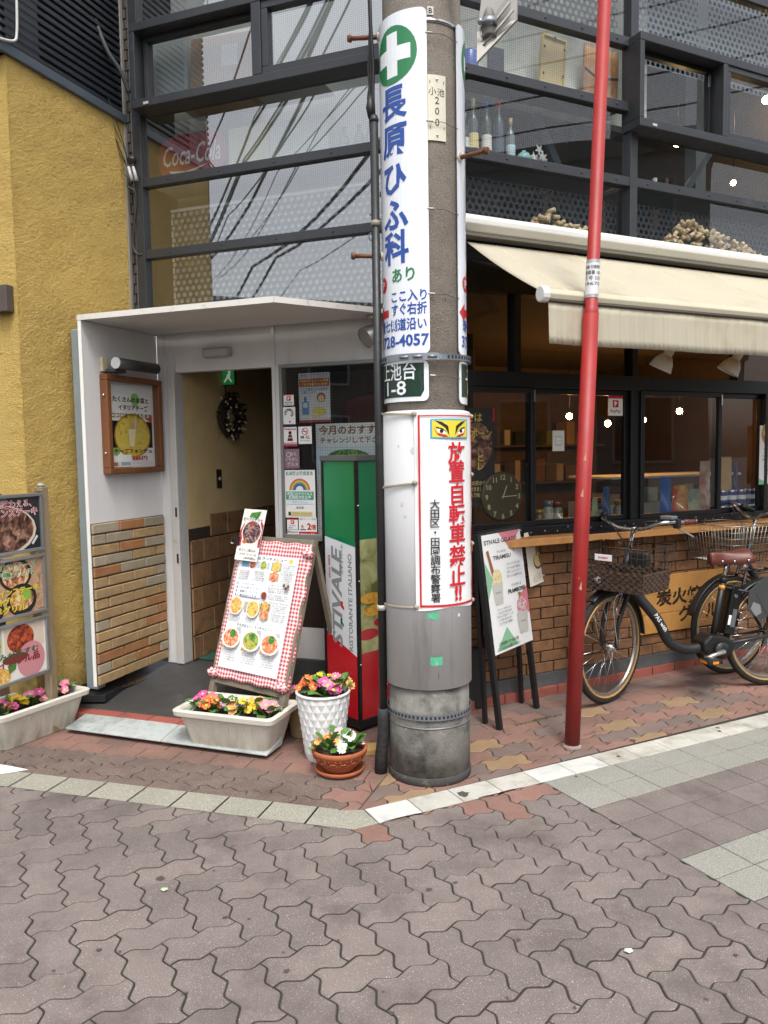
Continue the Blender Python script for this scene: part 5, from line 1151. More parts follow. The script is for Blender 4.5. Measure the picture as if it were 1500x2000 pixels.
# inside the entrance window: a red leather chair back in the gloom
m_ = MB(); ca_ = FL.at(705, 800, -.3); m_.grid(lambda u, v: FL.p(ca_[0] - .14 + .5 * u, ca_[1] - .25 + (.3 + .05 * sin(u * pi)) * v, -.3 - .06 * sin(v * pi)), 8, 8); tag(m_.build('seat_back', M('dark_red_leather', '#6d2a2c', .5), solid=.04), 'dark red seat back in the gloom behind the wired entrance window', 'seat')

# ================================================================== CHECKED MENU BOARD (A-FRAME)
WOOD = M('weathered_grey_wood', '#7d7263', .8, var=.25, vscale=10, bump=.4, bscale=60, dirt=('#55493c', 8, .55))
Pr = G(547, 1432, .07); da = V((sin(radians(53)), -cos(radians(53)), 0)); nb = V((-cos(radians(53)), -sin(radians(53)), 0))   # da: to the right along the board, nb: to the viewer
top = on_plane(618, 1056, Pr, da); upv = (top - Pr); hB = upv.length; upv.normalize(); nB = da.cross(upv); nB = nB if nB.dot(nb) > 0 else -nB
FAm = Fr(Pr, da, upv, nB); wB = .575
ab = thing('menu_board', 'wooden A-frame lunch menu board wrapped in red gingham cloth', 'menu board', Pr - da * wB / 2)
MB().box(FAm, -.036, .0, 0, hB, -.02, .018).build('frame_post', WOOD, ab, bevel=.004); MB().box(FAm, -wB, -wB + .036, -.012, hB, -.02, .018).build('frame_post', WOOD, ab, bevel=.004)
MB().box(FAm, -wB + .036, -.036, hB - .05, hB, -.02, .015).build('top_rail', WOOD, ab, bevel=.004); yl = FAm.at(490, 1338)[1]; MB().box(FAm, -wB + .036, -.036, yl - .03, yl + .02, -.02, .014).build('bottom_rail', WOOD, ab, bevel=.004)
bk = -nB; 
for s_ in (-wB + .02, -.02):
    a = FAm.p(s_, hB - .02, -.02); b = V((Pr + da * (s_)).to_tuple()) + V((-nb.x, -nb.y, 0)) * .55; b.z = .10
    d_ = (b - a); MB().box(Fr(a, da, d_.normalized()), -.016, .016, 0, d_.length, -.02, .005).build('rear_leg', WOOD, ab, bevel=.003)
# gingham: a woven check in the cloth's own axes
def gingham():
    m = bpy.data.materials.new('red_gingham_cloth'); m.use_nodes = True; n = m.node_tree.nodes; L = m.node_tree.links; b = n['Principled BSDF']; b.inputs['Roughness'].default_value = .9
    at = n.new('ShaderNodeUVMap'); sx = n.new('ShaderNodeSeparateXYZ'); L.new(at.outputs[0], sx.inputs[0]); outs = []
    for k in ('X', 'Y'):
        a = n.new('ShaderNodeMath'); a.operation = 'MULTIPLY'; a.inputs[1].default_value = 1 / .021; L.new(sx.outputs[k], a.inputs[0])
        f = n.new('ShaderNodeMath'); f.operation = 'FRACT'; L.new(a.outputs[0], f.inputs[0]); c = n.new('ShaderNodeMath'); c.operation = 'LESS_THAN'; c.inputs[1].default_value = .5; L.new(f.outputs[0], c.inputs[0]); outs.append(c.outputs[0])
    s = n.new('ShaderNodeMath'); s.operation = 'ADD'; L.new(outs[0], s.inputs[0]); L.new(outs[1], s.inputs[1]); h = n.new('ShaderNodeMath'); h.operation = 'MULTIPLY'; h.inputs[1].default_value = .5; L.new(s.outputs[0], h.inputs[0])
    x = n.new('ShaderNodeMix'); x.data_type = 'RGBA'; x.inputs[6].default_value = lin('#f0e2e0'); x.inputs[7].default_value = lin('#b93143'); L.new(h.outputs[0], x.inputs[0]); L.new(x.outputs[2], b.inputs['Base Color']); return m
GING = gingham()
yc0, yc1 = yl + .012, hB - .03
def clothp(u, v):
    x = -wB + .0 + (wB + .004) * u; y = yc0 - .008 + (yc1 - yc0 + .01) * v; e = max(0, abs(u - .5) * 2 - .86) / .14
    return FAm.p(x + .006 * sin(v * 31) * e, y + .004 * sin(u * 26) * (1 if v < .05 or v > .95 else 0), .026 + .004 * sin(u * 11 + v * 4) - .02 * e * e)
mg = MB().grid(clothp, 26, 40); og = mg.build('gingham_cloth', GING, ab, solid=.003)
uvl = og.data.uv_layers.new(name='UVMap')
for lp in og.data.loops:
    i = lp.vertex_index; uvl.data[lp.index].uv = ((i % 27) / 26 * wB, (i // 27) / 40 * (yc1 - yc0))
for s_, yy in ((-.015, yc1 - .05), (-.02, yc0 + .012), (-wB + .02, yc0 + .01)):      # bunched corners
    m_ = MB(); m_.grid(lambda u, v: FAm.p(s_ + .04 * cos(u * 2 * pi) * (.4 + .6 * sin(v * pi)) , yy + .05 * (v - .5) + .006 * sin(u * 19), .03 + .022 * sin(u * 2 * pi) * sin(v * pi)), 12, 6); o_ = m_.build('cloth_knot', GING, ab)
    u_ = o_.data.uv_layers.new(name='UVMap')
    for lp in o_.data.loops: i = lp.vertex_index; u_.data[lp.index].uv = ((i % 13) / 12 * .12, (i // 13) / 6 * .06)
PAS = food('pasta', '#c98a3a', '#e0b25a', '#f0dca0', 70); SAL = food('salad', '#3f7a34', '#b8c860', '#d86a50', 60); TOM = food('tomato', '#c0503a', '#e08a60', '#f0d0a8', 60); SOUP = food('soup', '#d8b850', '#e6d27a', '#b98a3a', 60)
sx0, sx1 = -wB + .06, -.062; sy0, sy1 = yc0 + .05, yc1 - .08
it = [('t', 'STIVALE ランチメニュー', .48, .972, .03, '#2a2422', .03, .66), ('d', .88, .965, .03, '#e0c84a'), ('t', '11:30 - 15:00', .93, .93, .012, '#3a6ab0', 0, .12)]
it += [('r', .06, .885, .2, .945, '#7ab0d0'), ('d', .25, .91, .06, '#f6f6f4'), ('d', .25, .91, .05, TOM), ('r', .34, .885, .54, .94, '#a8cfe0'), ('d', .44, .912, .065, '#f6f6f4'), ('d', .44, .912, .055, SAL), ('r', .58, .875, .74, .945, '#8aa0a8'), ('d', .66, .91, .07, SOUP), ('r', .57, .79, .73, .855, '#c9b08a'), ('d', .65, .822, .06, TOM)]
it += filler(.14, .85, 5, .018, .016, w=.2, seed=2) + filler(.4, .85, 5, .018, .016, w=.2, seed=3) + filler(.87, .925, 5, .017, .015, w=.24, seed=4) + filler(.87, .845, 5, .017, .015, w=.22, seed=5)
it += [('r', .08, .625, .5, .76, '#cfdcea'), ('r', .085, .629, .495, .756, '#f6f8fb')] + [('t', s, .29, .735 - k * .033, .026, '#46607e', .01, .3) for k, s in enumerate(('ペペロンチーノ', 'カルボナーラ', '自慢のミートソース', '本日のパスタ'))] + [('d', .075, .735 - k * .033, .012, '#6a7aa0') for k in range(4)] + [('t', '北海道産パスタ', .04, .69, .014, '#c8a03a', 0, .02)]
it += [('d', .56, .655, .045, '#8a3a30'), ('t', '店長パスタセット', .75, .75, .016, '#444444', 0, .25)] + filler(.78, .725, 3, .017, .015, w=.36, seed=6) + filler(.8, .665, 3, .017, .015, w=.38, seed=7) + filler(.75, .6, 1, .017, .018, w=.5, seed=8) + [('d', .86, .76, .022, '#7a5a3a'), ('d', .93, .755, .022, '#7a5a3a'), ('d', .9, .735, .02, '#3a3a4a')]
it += [('d', .13, .54, .115, '#f2efe8'), ('d', .13, .54, .1, PAS), ('r', .27, .515, .54, .585, '#b9b0a2'), ('d', .43, .53, .11, '#efece4'), ('d', .43, .53, .095, SOUP), ('r', .55, .54, .7, .59, '#8a6a46'), ('d', .625, .565, .06, PAS), ('r', .56, .465, .7, .525, '#c9a46a'), ('d', .63, .495, .06, TOM)]
it += filler(.86, .58, 4, .017, .015, w=.25, seed=9) + filler(.87, .505, 4, .017, .015, w=.25, seed=10) + filler(.14, .455, 4, .016, .015, w=.22, seed=11) + filler(.43, .45, 3, .016, .015, w=.22, seed=12) + filler(.8, .415, 1, .017, .012, w=.36, seed=13)
it += [('t', 'サラダセット・ランチメニュー', .52, .378, .03, '#2a2422', .02, .6)]
for k, (u, f_) in enumerate(((.17, TOM), (.52, SAL), (.84, TOM))): it += [('d', u - .04, .345, .05, '#e9e2d6'), ('r', u + .07, .325, u + .14, .36, '#b9bdc2'), ('d', u, .26, .155, '#f4f2ee', .125), ('d', u, .262, .13, f_, .105), ('d', u + .02, .3, .05, food('herb', '#2f6a2a', '#4a8a3a', '#7aa85a', 90)), ('d', u - .12, .18, .02, '#c8963a')] + filler(u + .02, .175, 6, .02, .016, w=.24, seed=20 + k)
poster('menu_sheet', '', '', FAm, sx0, sx1, sy0, sy1, .036, it, parent=ab, paper='#eef0f3')
ck = on_plane(490, 1044, FAm.p(0, 0, .06), nB); q = ck - FAm.o; cx_, cy_ = q.dot(FAm.x), q.dot(FAm.y); CRD = Fr(FAm.p(cx_, cy_, .06), (FAm.x * cos(.02) - FAm.y * sin(.02)), FAm.y)
poster('dish_card', 'white card with a dish photo clipped on top of the menu board', 'card', CRD, -.09, .09, -.15, .145, 0, [('r', 0, .27, 1, 1, '#e9e9e2'), ('p', [(.35, .93), (.8, .97), (.7, .82), (.3, .84)], food('herb', '#2f6a2a', '#4a8a3a', '#7aa85a', 90)), ('p', [(0, .55), (.15, .75), (.15, .27), (0, .27)], '#a83238'), ('p', [(1, .7), (.85, .8), (.9, .27), (1, .27)], '#b03a3e'), ('d', .53, .55, .44, '#efe9de', .40), ('d', .53, .55, .4, food('stewpot', '#2a1c1c', '#6a4a5a', '#c9a888', 70), .36), ('d', .3, .36, .1, '#c8642e', .06), ('d', .5, .7, .07, '#b8402a'), ('t', 'ビーフシチュー', .5, .8, .07, '#1d1814', .03, .85), ('t', '赤ワイン煮込み', .5, .2, .06, '#7a6a3a', .01, .75), ('t', 'サラダ コーヒー付', .56, .12, .05, '#5a5a3a', .01, .75), ('t', '1,380円(税込)', .66, .05, .05, '#3a3a34', .01, .55)], paper='#f3f2ee', thick=.002)
o_ = MB().box(CRD, -.112, -.077, -.07, -.02, -.006, .012); bc = o_.build('binder_clip', BLACKP, bevel=.002); tag(bc, 'black binder clip holding the dish card to the menu board', 'clip'); MB().tube([CRD.p(-.112, -.03, .0), CRD.p(-.147, -.025, .0), CRD.p(-.147, -.06, 0), CRD.p(-.112, -.06, .0)], .002, 5).build('handle', M('chrome', '#c9c9c7', .2, metal=1.0), bc)

# ================================================================== LIGHT BOX SIGN
Pb = G(704, 1425, .02); d1 = V((sin(radians(43)), -cos(radians(43)), 0)); n1 = V((-cos(radians(43)), -sin(radians(43)), 0)); FB1 = Fr(Pb, d1, UP, n1)
n2 = d1; d2 = -n1; FB2 = Fr(Pb, d2, UP, n2)
wb = -FB1.at(632, 1150)[0] + .004; hb_ = FB1.at(700, 889)[1]; yb0 = .045; wr2 = wb * 1.0
lbx = thing('light_box_sign', 'tall black-framed restaurant light box with green, white and red panels', 'sign', Pb - d1 * wb / 2 - n1 * wb / 2)
BF = M('black_sign_frame', '#161617', .3, var=.1)
MB().box(FB1, -wb, 0, 0, .045, -wb, 0).build('base', BF, lbx, bevel=.003); MB().box(FB1, -wb - .004, .004, hb_ - .03, hb_, -wb - .004, .004).build('cap', M('dark_grey_cap', '#5a5b5c', .5, var=.1), lbx, bevel=.003)
for a, b in ((-.018, 0), (-wb, -wb + .018)):
    for c, d in ((-.02, 0), (-wb, -wb + .02)): MB().box(FB1, a, b, .045, hb_ - .03, c, d).build('corner_post', BF, lbx, bevel=.003)
DGR, DRD, DWT = M('sign_green', '#0f7a4a', .15, var=.05, coat=.3), M('sign_red', '#c3202a', .15, var=.05, coat=.3), M('sign_white', '#dfe3e6', .15, var=.03, coat=.3)
def sign_face(fr, x0, x1, photo):
    y0, y1 = .046, hb_ - .031; b_ = MB().box(fr, x0, x1, y0, y1, -.012, -.006).build('panel', DWT, lbx); m_ = MB(); W_ = x1 - x0; Hh = y1 - y0; Y = lambda v: y0 + v * Hh
    if not photo:
        m_.poly(fr, [(x0, Y(.705)), (x1, Y(.672)), (x1, y1), (x0, y1)], -.0055, 0); m_.poly(fr, [(x0, y0), (x1, y0), (x1, Y(.245)), (x0, Y(.325))], -.0055, 1)
        kx = W_ / .27
        m_.text(fr, 'STIVALE', x0 + W_ * .36, Y(.47), W_ * .44, -.005, 2, .03, w=Hh * .40, shear=.25, rot=pi / 2); m_.text(fr, 'RISTORANTE ITALIANO', x0 + W_ * .80, Y(.455), W_ * .17, -.005, 2, .02, w=Hh * .38, rot=pi / 2)
        m_.text(fr, 'since 2003', x0 + W_ * .13, Y(.585), W_ * .085, -.005, 1, .02, w=Hh * .09, rot=pi / 2); m_.text(fr, 'スティバーレ', x0 + W_ * .55, Y(.62), W_ * .10, -.005, 0, .02, w=Hh * .12, rot=pi / 2)
        for c, v, mi_ in ((.52, .365, 0), (.54, .432, 1)): m_.poly(fr, [(x0 + W_ * (c - .05), Y(v + .022)), (x0 + W_ * (c - .05), Y(v)), (x0 + W_ * (c + .06), Y(v - .012)), (x0 + W_ * (c + .06), Y(v - .002)), (x0 + W_ * (c + .02), Y(v + .006)), (x0 + W_ * (c + .02), Y(v + .022))], -.0045, mi_)
        m_.build('print', [DGR, DRD, M('sign_grey_letters', '#8d8d90', .2)], b_)
    else:
        VEG = food('vegetables', '#8a9a3a', '#d8d8a8', '#c9a03a', 18); m_.rect(fr, x0, Y(.70), x1, y1, -.0055, 0); m_.rect(fr, x0, y0, x1, Y(.26), -.0055, 1); m_.rect(fr, x0, Y(.26), x1, Y(.70), -.0055, 3)
        for v, c in ((.42, 4), (.47, 4), (.37, 1), (.33, 1), (.45, 5)): m_.disc(fr, x0 + W_ * (.2 + .7 * random.random()), Y(v), W_ * .3, -.005 + v * .001, c, ry=W_ * .12)
        for k, c in enumerate('イタリア料理'): m_.text(fr, c, x0 + W_ * .7, Y(.86 - k * .145), W_ * .42, -.0035, 2, .03)
        m_.build('print', [DGR, DRD, DWT, food('sign_olive_photo', '#5f6a35', '#a9ae74', '#c9c894', 9), food('peppers', '#d8962a', '#e6b84a', '#b8662a', 25), VEG], b_)
sign_face(FB1, -wb + .018, -.018, False); sign_face(FB2, .02, wb - .02, True)
MB().box(Fr(Pb - d1 * wb - n1 * wb, -d1, UP, -n1), -wb + .018, -.018, .046, hb_ - .031, -.012, -.006).build('panel', DWT, lbx); MB().box(Fr(Pb - d1 * wb, -d2, UP, -n2), -wb + .02, -.02, .046, hb_ - .031, -.012, -.006).build('panel', DGR, lbx)
for f, x in ((FB2, .01),):
    for y in (.35, .8, 1.2): MB().ball(f.p(x, y, .002), .006, 8, 6).build('screw', M('chrome', '#c9c9c7', .2, metal=1.0), lbx)
for x in (-wb + .03, -.03):
    for z in (-.03, -wb + .03): MB().lathe(FB1.p(x, -.02, z), [(.018, 0), (.018, .021)], 10).build('foot', BF, lbx)

# ================================================================== STEAK MENU STAND AT THE LEFT
GRY = M('galvanised_stand', '#8f8f8a', .45, metal=.5, var=.12, dirt=('#7a5f42', 10, .62)); ALU = M('aluminium_panel_frame', '#a2a5a6', .35, metal=.7, var=.06)
pp = FY.p(*FY.at(90, 1000, .10), .10); pp.z = 0; FT = Fr(pp, FP.x, UP, FP.z); ht = FT.at(96, 950)[1]
ms = thing('menu_stand', 'steel menu stand with three framed steak and grill photo panels, at the left edge', 'menu stand', pp)
RSTP = M('rust_streaked_post', '#9a8a70', .6, metal=.3, var=.15, streak=True, vscale=14, dirt=('#6b4426', 12, .56))
MB().box(FT, -.03, .018, 0, ht, -.04, .005).build('post', RSTP, ms, bevel=.004); MB().ball(FT.p(-.012, ht + .008, -.015), .022, 10, 6, sc=(1, 1, .6)).build('post_knob', M('grey_knob', '#9a9a94', .5), ms)
MB().box(FT, -.7, -.655, 0, ht, -.04, .005).build('post', RSTP, ms, bevel=.004); MB().box(FT, -.07, -.031, ht - .045, ht - .02, -.01, .008).build('bracket', M('rusty_bracket', '#8a6a4a', .6, metal=.4), ms)
def panel3(py0, py1, px1, items, k):
    y1_ = FT.at(px1 - 4, py0, .012)[1]; y0_ = FT.at(px1 - 4, py1, .012)[1]; x1_ = -.034; x0_ = x1_ - .56; t = .018
    m_ = MB(); m_.box(FT, x0_, x1_, y0_, y0_ + t, -.002, .016).box(FT, x0_, x1_, y1_ - t, y1_, -.002, .016).box(FT, x0_, x0_ + t, y0_ + t, y1_ - t, -.002, .0155).box(FT, x1_ - t, x1_, y0_ + t, y1_ - t, -.002, .0155); f_ = m_.build('panel_frame', ALU, ms, bevel=.003)
    poster('photo_panel', '', '', FT, x0_ + t, x1_ - t, y0_ + t, y1_ - t, .002, items, parent=f_, paper='#2a2c30', gloss=.2)
STK = food('steak', '#2a1a16', '#6e4a3c', '#b9937c', 26); GRL = food('grill_dish', '#7a3a2a', '#c98a5a', '#e8d8b0', 40); CRB = food('carbonara', '#5a1e12', '#a0402a', '#c9683f', 45)
panel3(962, 1075, 84, [('d', .3, .9, .3, '#5a6a78', .16), ('d', .45, .38, .5, '#d8cbb8', .26), ('d', .45, .40, .47, STK, .24), ('p', [(.88, .1), (.95, .25), (.97, .22), (.9, .07)], '#d8d8d8'), ('t', '二人で味わえる、', .6, .88, .15, '#f4f0f0', .06, .62), ('t', '二人で味わえる、', .6, .88, .15, '#b03a4a', .02, .62), ('t', 'Tボーンステーキ', .62, .72, .16, '#f4f0f0', .06, .72), ('t', 'Tボーンステーキ', .62, .72, .16, '#b03a4a', .02, .72)], 0)
panel3(1081, 1196, 84, [('r', 0, 0, 1, 1, food('table_top', '#b08a6a', '#c9a684', '#8a6a50', 20)), ('d', .66, .74, .2, '#23201f', .16), ('d', .66, .74, .17, GRL, .13), ('d', .2, .62, .2, '#23201f', .16), ('d', .2, .62, .16, SAL, .12), ('d', .72, .26, .19, '#23201f', .16), ('d', .72, .27, .15, GRL, .11), ('d', .78, .34, .06, '#8ab84a'), ('d', .3, .15, .2, '#23201f', .14), ('d', .3, .15, .16, STK, .1), ('t', '本日のパイクース', .58, .9, .13, '#eaf2e4', .05, .7), ('t', '本日のパイクース', .58, .9, .13, '#3f8a4a', .015, .7), ('t', '国産鴨グリル', .6, .76, .13, '#eaf2e4', .05, .6), ('t', '国産鴨グリル', .6, .76, .13, '#3f8a4a', .015, .6), ('t', 'サーロインステーキ', .56, .44, .13, '#e2cf3a', .04, .76), ('t', '合鴨グリル', .52, .28, .14, '#e2cf3a', .04, .5), ('t', '仔羊グリル', .52, .12, .14, '#e2cf3a', .04, .5)], 1)
panel3(1203, 1318, 84, [('r', 0, 0, 1, 1, '#e6e1da'), ('r', .48, .52, .98, .98, '#d8c8b4'), ('d', .68, .74, .17, CRB, .14), ('r', .02, .52, .45, .98, '#b9c2a8'), ('d', .3, .72, .14, SAL), ('d', .8, .3, .18, '#c98a90'), ('d', .2, .3, .1, TOM), ('d', .36, .12, .18, PAS, .1), ('p', [(.5, .3), (.62, .38), (.6, .2), (.52, .14)], '#4a7a3a'), ('d', .6, .4, .16, '#6a3a2a', .05), ('t', 'おつまみがすすむ', .5, .48, .13, '#2f5a3a', .02, .8), ('t', 'サイドフル品', .6, .34, .15, '#8a2030', .03, .62)], 2)
m_ = MB(); 
tag(MB().box(FYF, FYF.at(-30, 600, .02)[0], FYF.at(22, 600, .02)[0], FYF.at(10, 612)[1], FYF.at(10, 560)[1], -.001, .05).build('wall_bracket', M('brown_metal_box', '#5d534c', .6, metal=.3, var=.15), bevel=.004), 'dark brown metal bracket box on the yellow pier at the left edge', 'bracket')
RCK = M('mossy_rock', '#6a6049', .95, var=.4, vscale=12, bump=1.0, bscale=25, c2='#4d4633')
for k, (px_, py_, r_) in enumerate(((118, 1335, .10), (160, 1322, .10))):
    rg = random.Random(k + 40); m_ = MB(); m_.ball((0, 0, 0), r_, 12, 8, sc=(1.3, .7, .45)); c = G(px_, py_, .1); m_.v = [v * (1 + rg.uniform(-.16, .16)) + V((c.x, c.y, .1)) for v in m_.v]; tag(m_.build('rock', RCK), ['rough stone lump at the foot of the yellow wall, beside the stand post', 'rough stone lump at the foot of the yellow wall, beside the porch panel'][k], 'rock', 'stones by the yellow wall')

# ================================================================== GELATO BOARD
Pl = G(975, 1427); P2 = G(1052, 1382); dg_ = (P2 - Pl).normalized(); wg = (P2 - Pl).length; tp = on_plane(929, 1044, Pl, dg_); ug = (tp - Pl); hg = ug.length; ug.normalize(); ng = dg_.cross(ug); ng = ng if ng.dot(V((-Pl.x, -Pl.y, 0))) > 0 else -ng
FGm = Fr(Pl, dg_, ug, ng); gb = thing('gelato_board', 'black A-frame stand holding the white gelato poster in a clear sleeve', 'sign board', Pl + dg_ * wg / 2)
for x in (0, wg - .03): MB().box(FGm, x, x + .03, 0, hg, -.02, .01).build('front_leg', BLACKP, gb, bevel=.003)
MB().box(FGm, .03, wg - .03, hg - .04, hg, -.018, .008).build('top_rail', BLACKP, gb, bevel=.003); MB().box(FGm, .03, wg - .03, hg * .385, hg - .041, -.012, -.008).build('backing', BLACKP, gb)
hz = V((ng.x, ng.y, 0)).normalized()
for x in (.01, wg - .03):
    a = FGm.p(x, hg - .02, -.02); b = Pl + dg_ * (x + .035) - hz * .12; b.z = 0; d_ = b - a; MB().box(Fr(a, dg_, d_.normalized()), 0, .026, 0, d_.length, -.012, .012).build('rear_leg', BLACKP, gb, bevel=.003)
CUP = M('print_cup', '#c9c8c2', .4)
gi = [('p', [(.42, 1), (.98, 1), (.68, .84)], '#d8808a'), ('p', [(0, .78), (.16, .62), (0, .46)], '#8abf98'), ('p', [(.05, .02), (.36, .2), (.6, .02)], '#8abf98'), ('p', [(1, .5), (.72, .4), (1, .24)], '#d8808a'), ('t', 'STIVALE GELATO', .46, .935, .052, '#1d1c1c', .02, .84), ('t', 'ティラミス', .44, .84, .028, '#1d1c1c', .01, .22), ('t', 'TIRAMISU', .44, .795, .05, '#1d1c1c', .02, .46), ('p', [(.06, .86), (.12, .87), (.24, .6), (.17, .59)], '#9a6238'), ('d', .26, .62, .12, food('vanilla', '#d8c08a', '#efe2b8', '#c9a868', 60)), ('p', [(.1, .58), (.38, .58), (.34, .4), (.15, .4)], CUP), ('t', 'STIVALE', .25, .5, .022, '#3a3634', .01, .14), ('t', 'フランボワーズ', .72, .53, .028, '#1d1c1c', .01, .26), ('t', 'FRAMBOISE', .72, .485, .05, '#1d1c1c', .02, .46), ('p', [(.74, .46), (.82, .45), (.86, .34), (.78, .34)], '#a87a48'), ('d', .8, .33, .13, food('berry_ice', '#a85a6a', '#d8b0b8', '#efe0e0', 60)), ('p', [(.64, .28), (.94, .28), (.9, .1), (.68, .1)], CUP), ('t', 'STIVALE', .79, .2, .022, '#3a3634', .01, .14), ('t', 'ご自宅用 / 食べ歩き用', .36, .075, .032, '#2a2a2a', .01, .5), ('t', 'こちらからお選びください', .38, .035, .032, '#2a2a2a', .01, .52)] + filler(.7, .72, 4, .035, .024, w=.42, seed=31) + filler(.34, .36, 5, .03, .022, w=.42, seed=32)
poster('gelato_sheet', '', '', FGm, .032, wg + .005, .375 * hg, hg - .012, .012, gi, parent=gb, paper='#eef0f0')
MB().rect(FGm, .0, .36, wg + .02, hg + .015, .0185).build('clear_sleeve', glass('clear_plastic_sleeve', 1.3, (.97, .97, .97), .05), gb)
a_ = on_plane(1046, 1090, FGm.p(0, 0, .0), ng) - FGm.o; fg2 = Fr(FGm.p(a_.dot(FGm.x), a_.dot(FGm.y), .0), FGm.x * cos(.05) + FGm.y * sin(.05), FGm.y)
poster('leaflet', 'cream gelato leaflet with a sundae glass, fixed beside the gelato board', 'leaflet', fg2, -.11, .13, -.155, .165, 0, [('t', '✕', .5, .87, .09, '#b08a5a', 0), ('t', '珈琲 Gelato', .5, .77, .06, '#8a7a5a', 0, .6), ('r', .15, .7, .85, .71, '#b9ac90'), ('d', .55, .42, .24, '#4a4440', .2), ('d', .55, .44, .2, food('vanilla2', '#d8b85a', '#efdc9a', '#c9983a', 60), .17), ('p', [(.5, .52), (.56, .52), (.53, .7), (.48, .68)], '#b07a3a')] + filler(.5, .18, 4, .04, .028, w=.7, seed=41), paper='#e6e0cf')
m_ = MB(); bp_ = G(928, 1388); fb = Fr(bp_, (1, .1, 0), UP); m_.prism(Fr(bp_ + V((-.04, .12, 0)), (1, .1, 0), (-.1, 1, 0), UP), [(-.1, -.1), (.1, -.1), (.1, .1), (-.1, .1)], 0, .36); tag(m_.build('planter_box', M('black_plastic_box', '#222325', .5, var=.1), bevel=.01), 'tall black plastic box behind the utility pole, by the brick wall', 'box')

# ================================================================== FLOWERS
LEAFM = M('primrose_leaf', '#4f7a35', .55, var=.25, vscale=30, rnd=.25, bump=.3, bscale=150)
def leaf_mesh():
    m_ = MB(); prof = [(0, .012), (.2, .03), (.45, .42), (.7, .52), (.9, .34), (1.0, .06)]; vs = []; fs = []
    for i, (t, w_) in enumerate(prof):
        lift = .32 * sin(t * 2.2) * .55; vs += [V((t, -w_ * .5, lift + .10 * w_ + .03 * sin(t * 9))), V((t, -w_ * .24, lift + .03)), V((t, 0, lift)), V((t, w_ * .24, lift + .03)), V((t, w_ * .5, lift + .10 * w_ - .03 * sin(t * 8)))]
    for i in range(len(prof) - 1):
        for j in range(4): a = i * 5 + j; fs.append((a, a + 1, a + 6, a + 5))
    return m_.add(vs, fs, 0, True).mesh('leaf', LEAFM)
ME_LEAF = leaf_mesh()
def blossom_mesh(c, eye, name):
    m_ = MB(); 
    for k in range(5):
        a = 2 * pi * k / 5; R = lambda x, y, z: V((x * cos(a) - y * sin(a), x * sin(a) + y * cos(a), z))
        m_.add([R(.08, 0, 0), R(.4, -.34, .13), R(.85, -.42, .2), R(.86, -.02, .13), R(.95, .36, .22), R(.42, .34, .12)], [(0, 1, 2, 3), (0, 3, 4, 5)], 0, True)
    m_.add([V((.26 * cos(t * pi / 3), .26 * sin(t * pi / 3), .115)) for t in range(6)], [tuple(range(6))], 1)
    m_.add([V((0.02, 0, .05)), V((-.03, .03, -.5)), V((-.03, -.03, -.5))], [(0, 1, 2)], 2)
    return m_.mesh('blossom', [M('petal_' + name, c, .6, var=.15, vscale=80, rnd=.12), M('eye_' + name, eye, .6), LEAFM])
BLM = {'pink': blossom_mesh('#d84e94', '#e8c83a', 'pink'), 'yellow': blossom_mesh('#e8c02c', '#d8862a', 'yellow'), 'orange': blossom_mesh('#e0703a', '#e8c83a', 'orange'), 'white': blossom_mesh('#eceae6', '#e6d24a', 'white'), 'peach': blossom_mesh('#eab072', '#e8b82a', 'peach'), 'lilac': blossom_mesh('#d0a3c0', '#e6d24a', 'lilac'), 'rose': blossom_mesh('#e0809e', '#ecd04a', 'rose')}
_rf_ = random.Random(21)
def plant(c, r, h, cols, nb_, nl, label, group, s=.026):
    pl = thing('primrose', label, 'flower', c, group)
    for k in range(nl):
        a = 2 * pi * k / nl + _rf_.uniform(-.3, .3); o = place(ME_LEAF, 'leaf', V(c) + V((cos(a), sin(a), 0)) * r * .12 + UP * _rf_.uniform(-.005, .015), pl, (_rf_.uniform(-.3, .3), -_rf_.uniform(.0, .95), a)); sc_ = r * _rf_.uniform(1.15, 1.75); o.scale = (sc_, sc_ * .9, sc_)
    for k in range(nb_):
        a = _rf_.uniform(0, 2 * pi); q = r * sqrt(_rf_.random()) * .95; col = _rf_.choice(cols); p = V(c) + V((cos(a) * q, sin(a) * q, h * (1 - .45 * (q / r) ** 2) + _rf_.uniform(-.012, .012)))
        nrm = V((cos(a) * q / r * .7 + .0, sin(a) * q / r * .7 - .55, 1 * .8)).normalized(); e = nrm.to_track_quat('Z', 'Y').to_euler(); o = place(BLM[col], 'blossom', p, pl, (e.x, e.y, _rf_.uniform(0, 6))); o.rotation_mode = 'QUATERNION'
        from mathutils import Quaternion
        o.rotation_quaternion = nrm.to_track_quat('Z', 'Y') @ Quaternion((0, 0, 1), _rf_.uniform(0, 6)); sz = s * _rf_.uniform(.85, 1.2); o.scale = (sz, sz, sz)
    return pl
SOIL = M('potting_soil', '#3b2f25', .95, var=.3, bump=.8, bscale=80)
PLW = M('weathered_white_planter', '#cfcbbf', .55, var=.08, vscale=8, streak=True, dirt=('#9b9482', 7, .6), zdirt=('#8d8674', .03, .16))
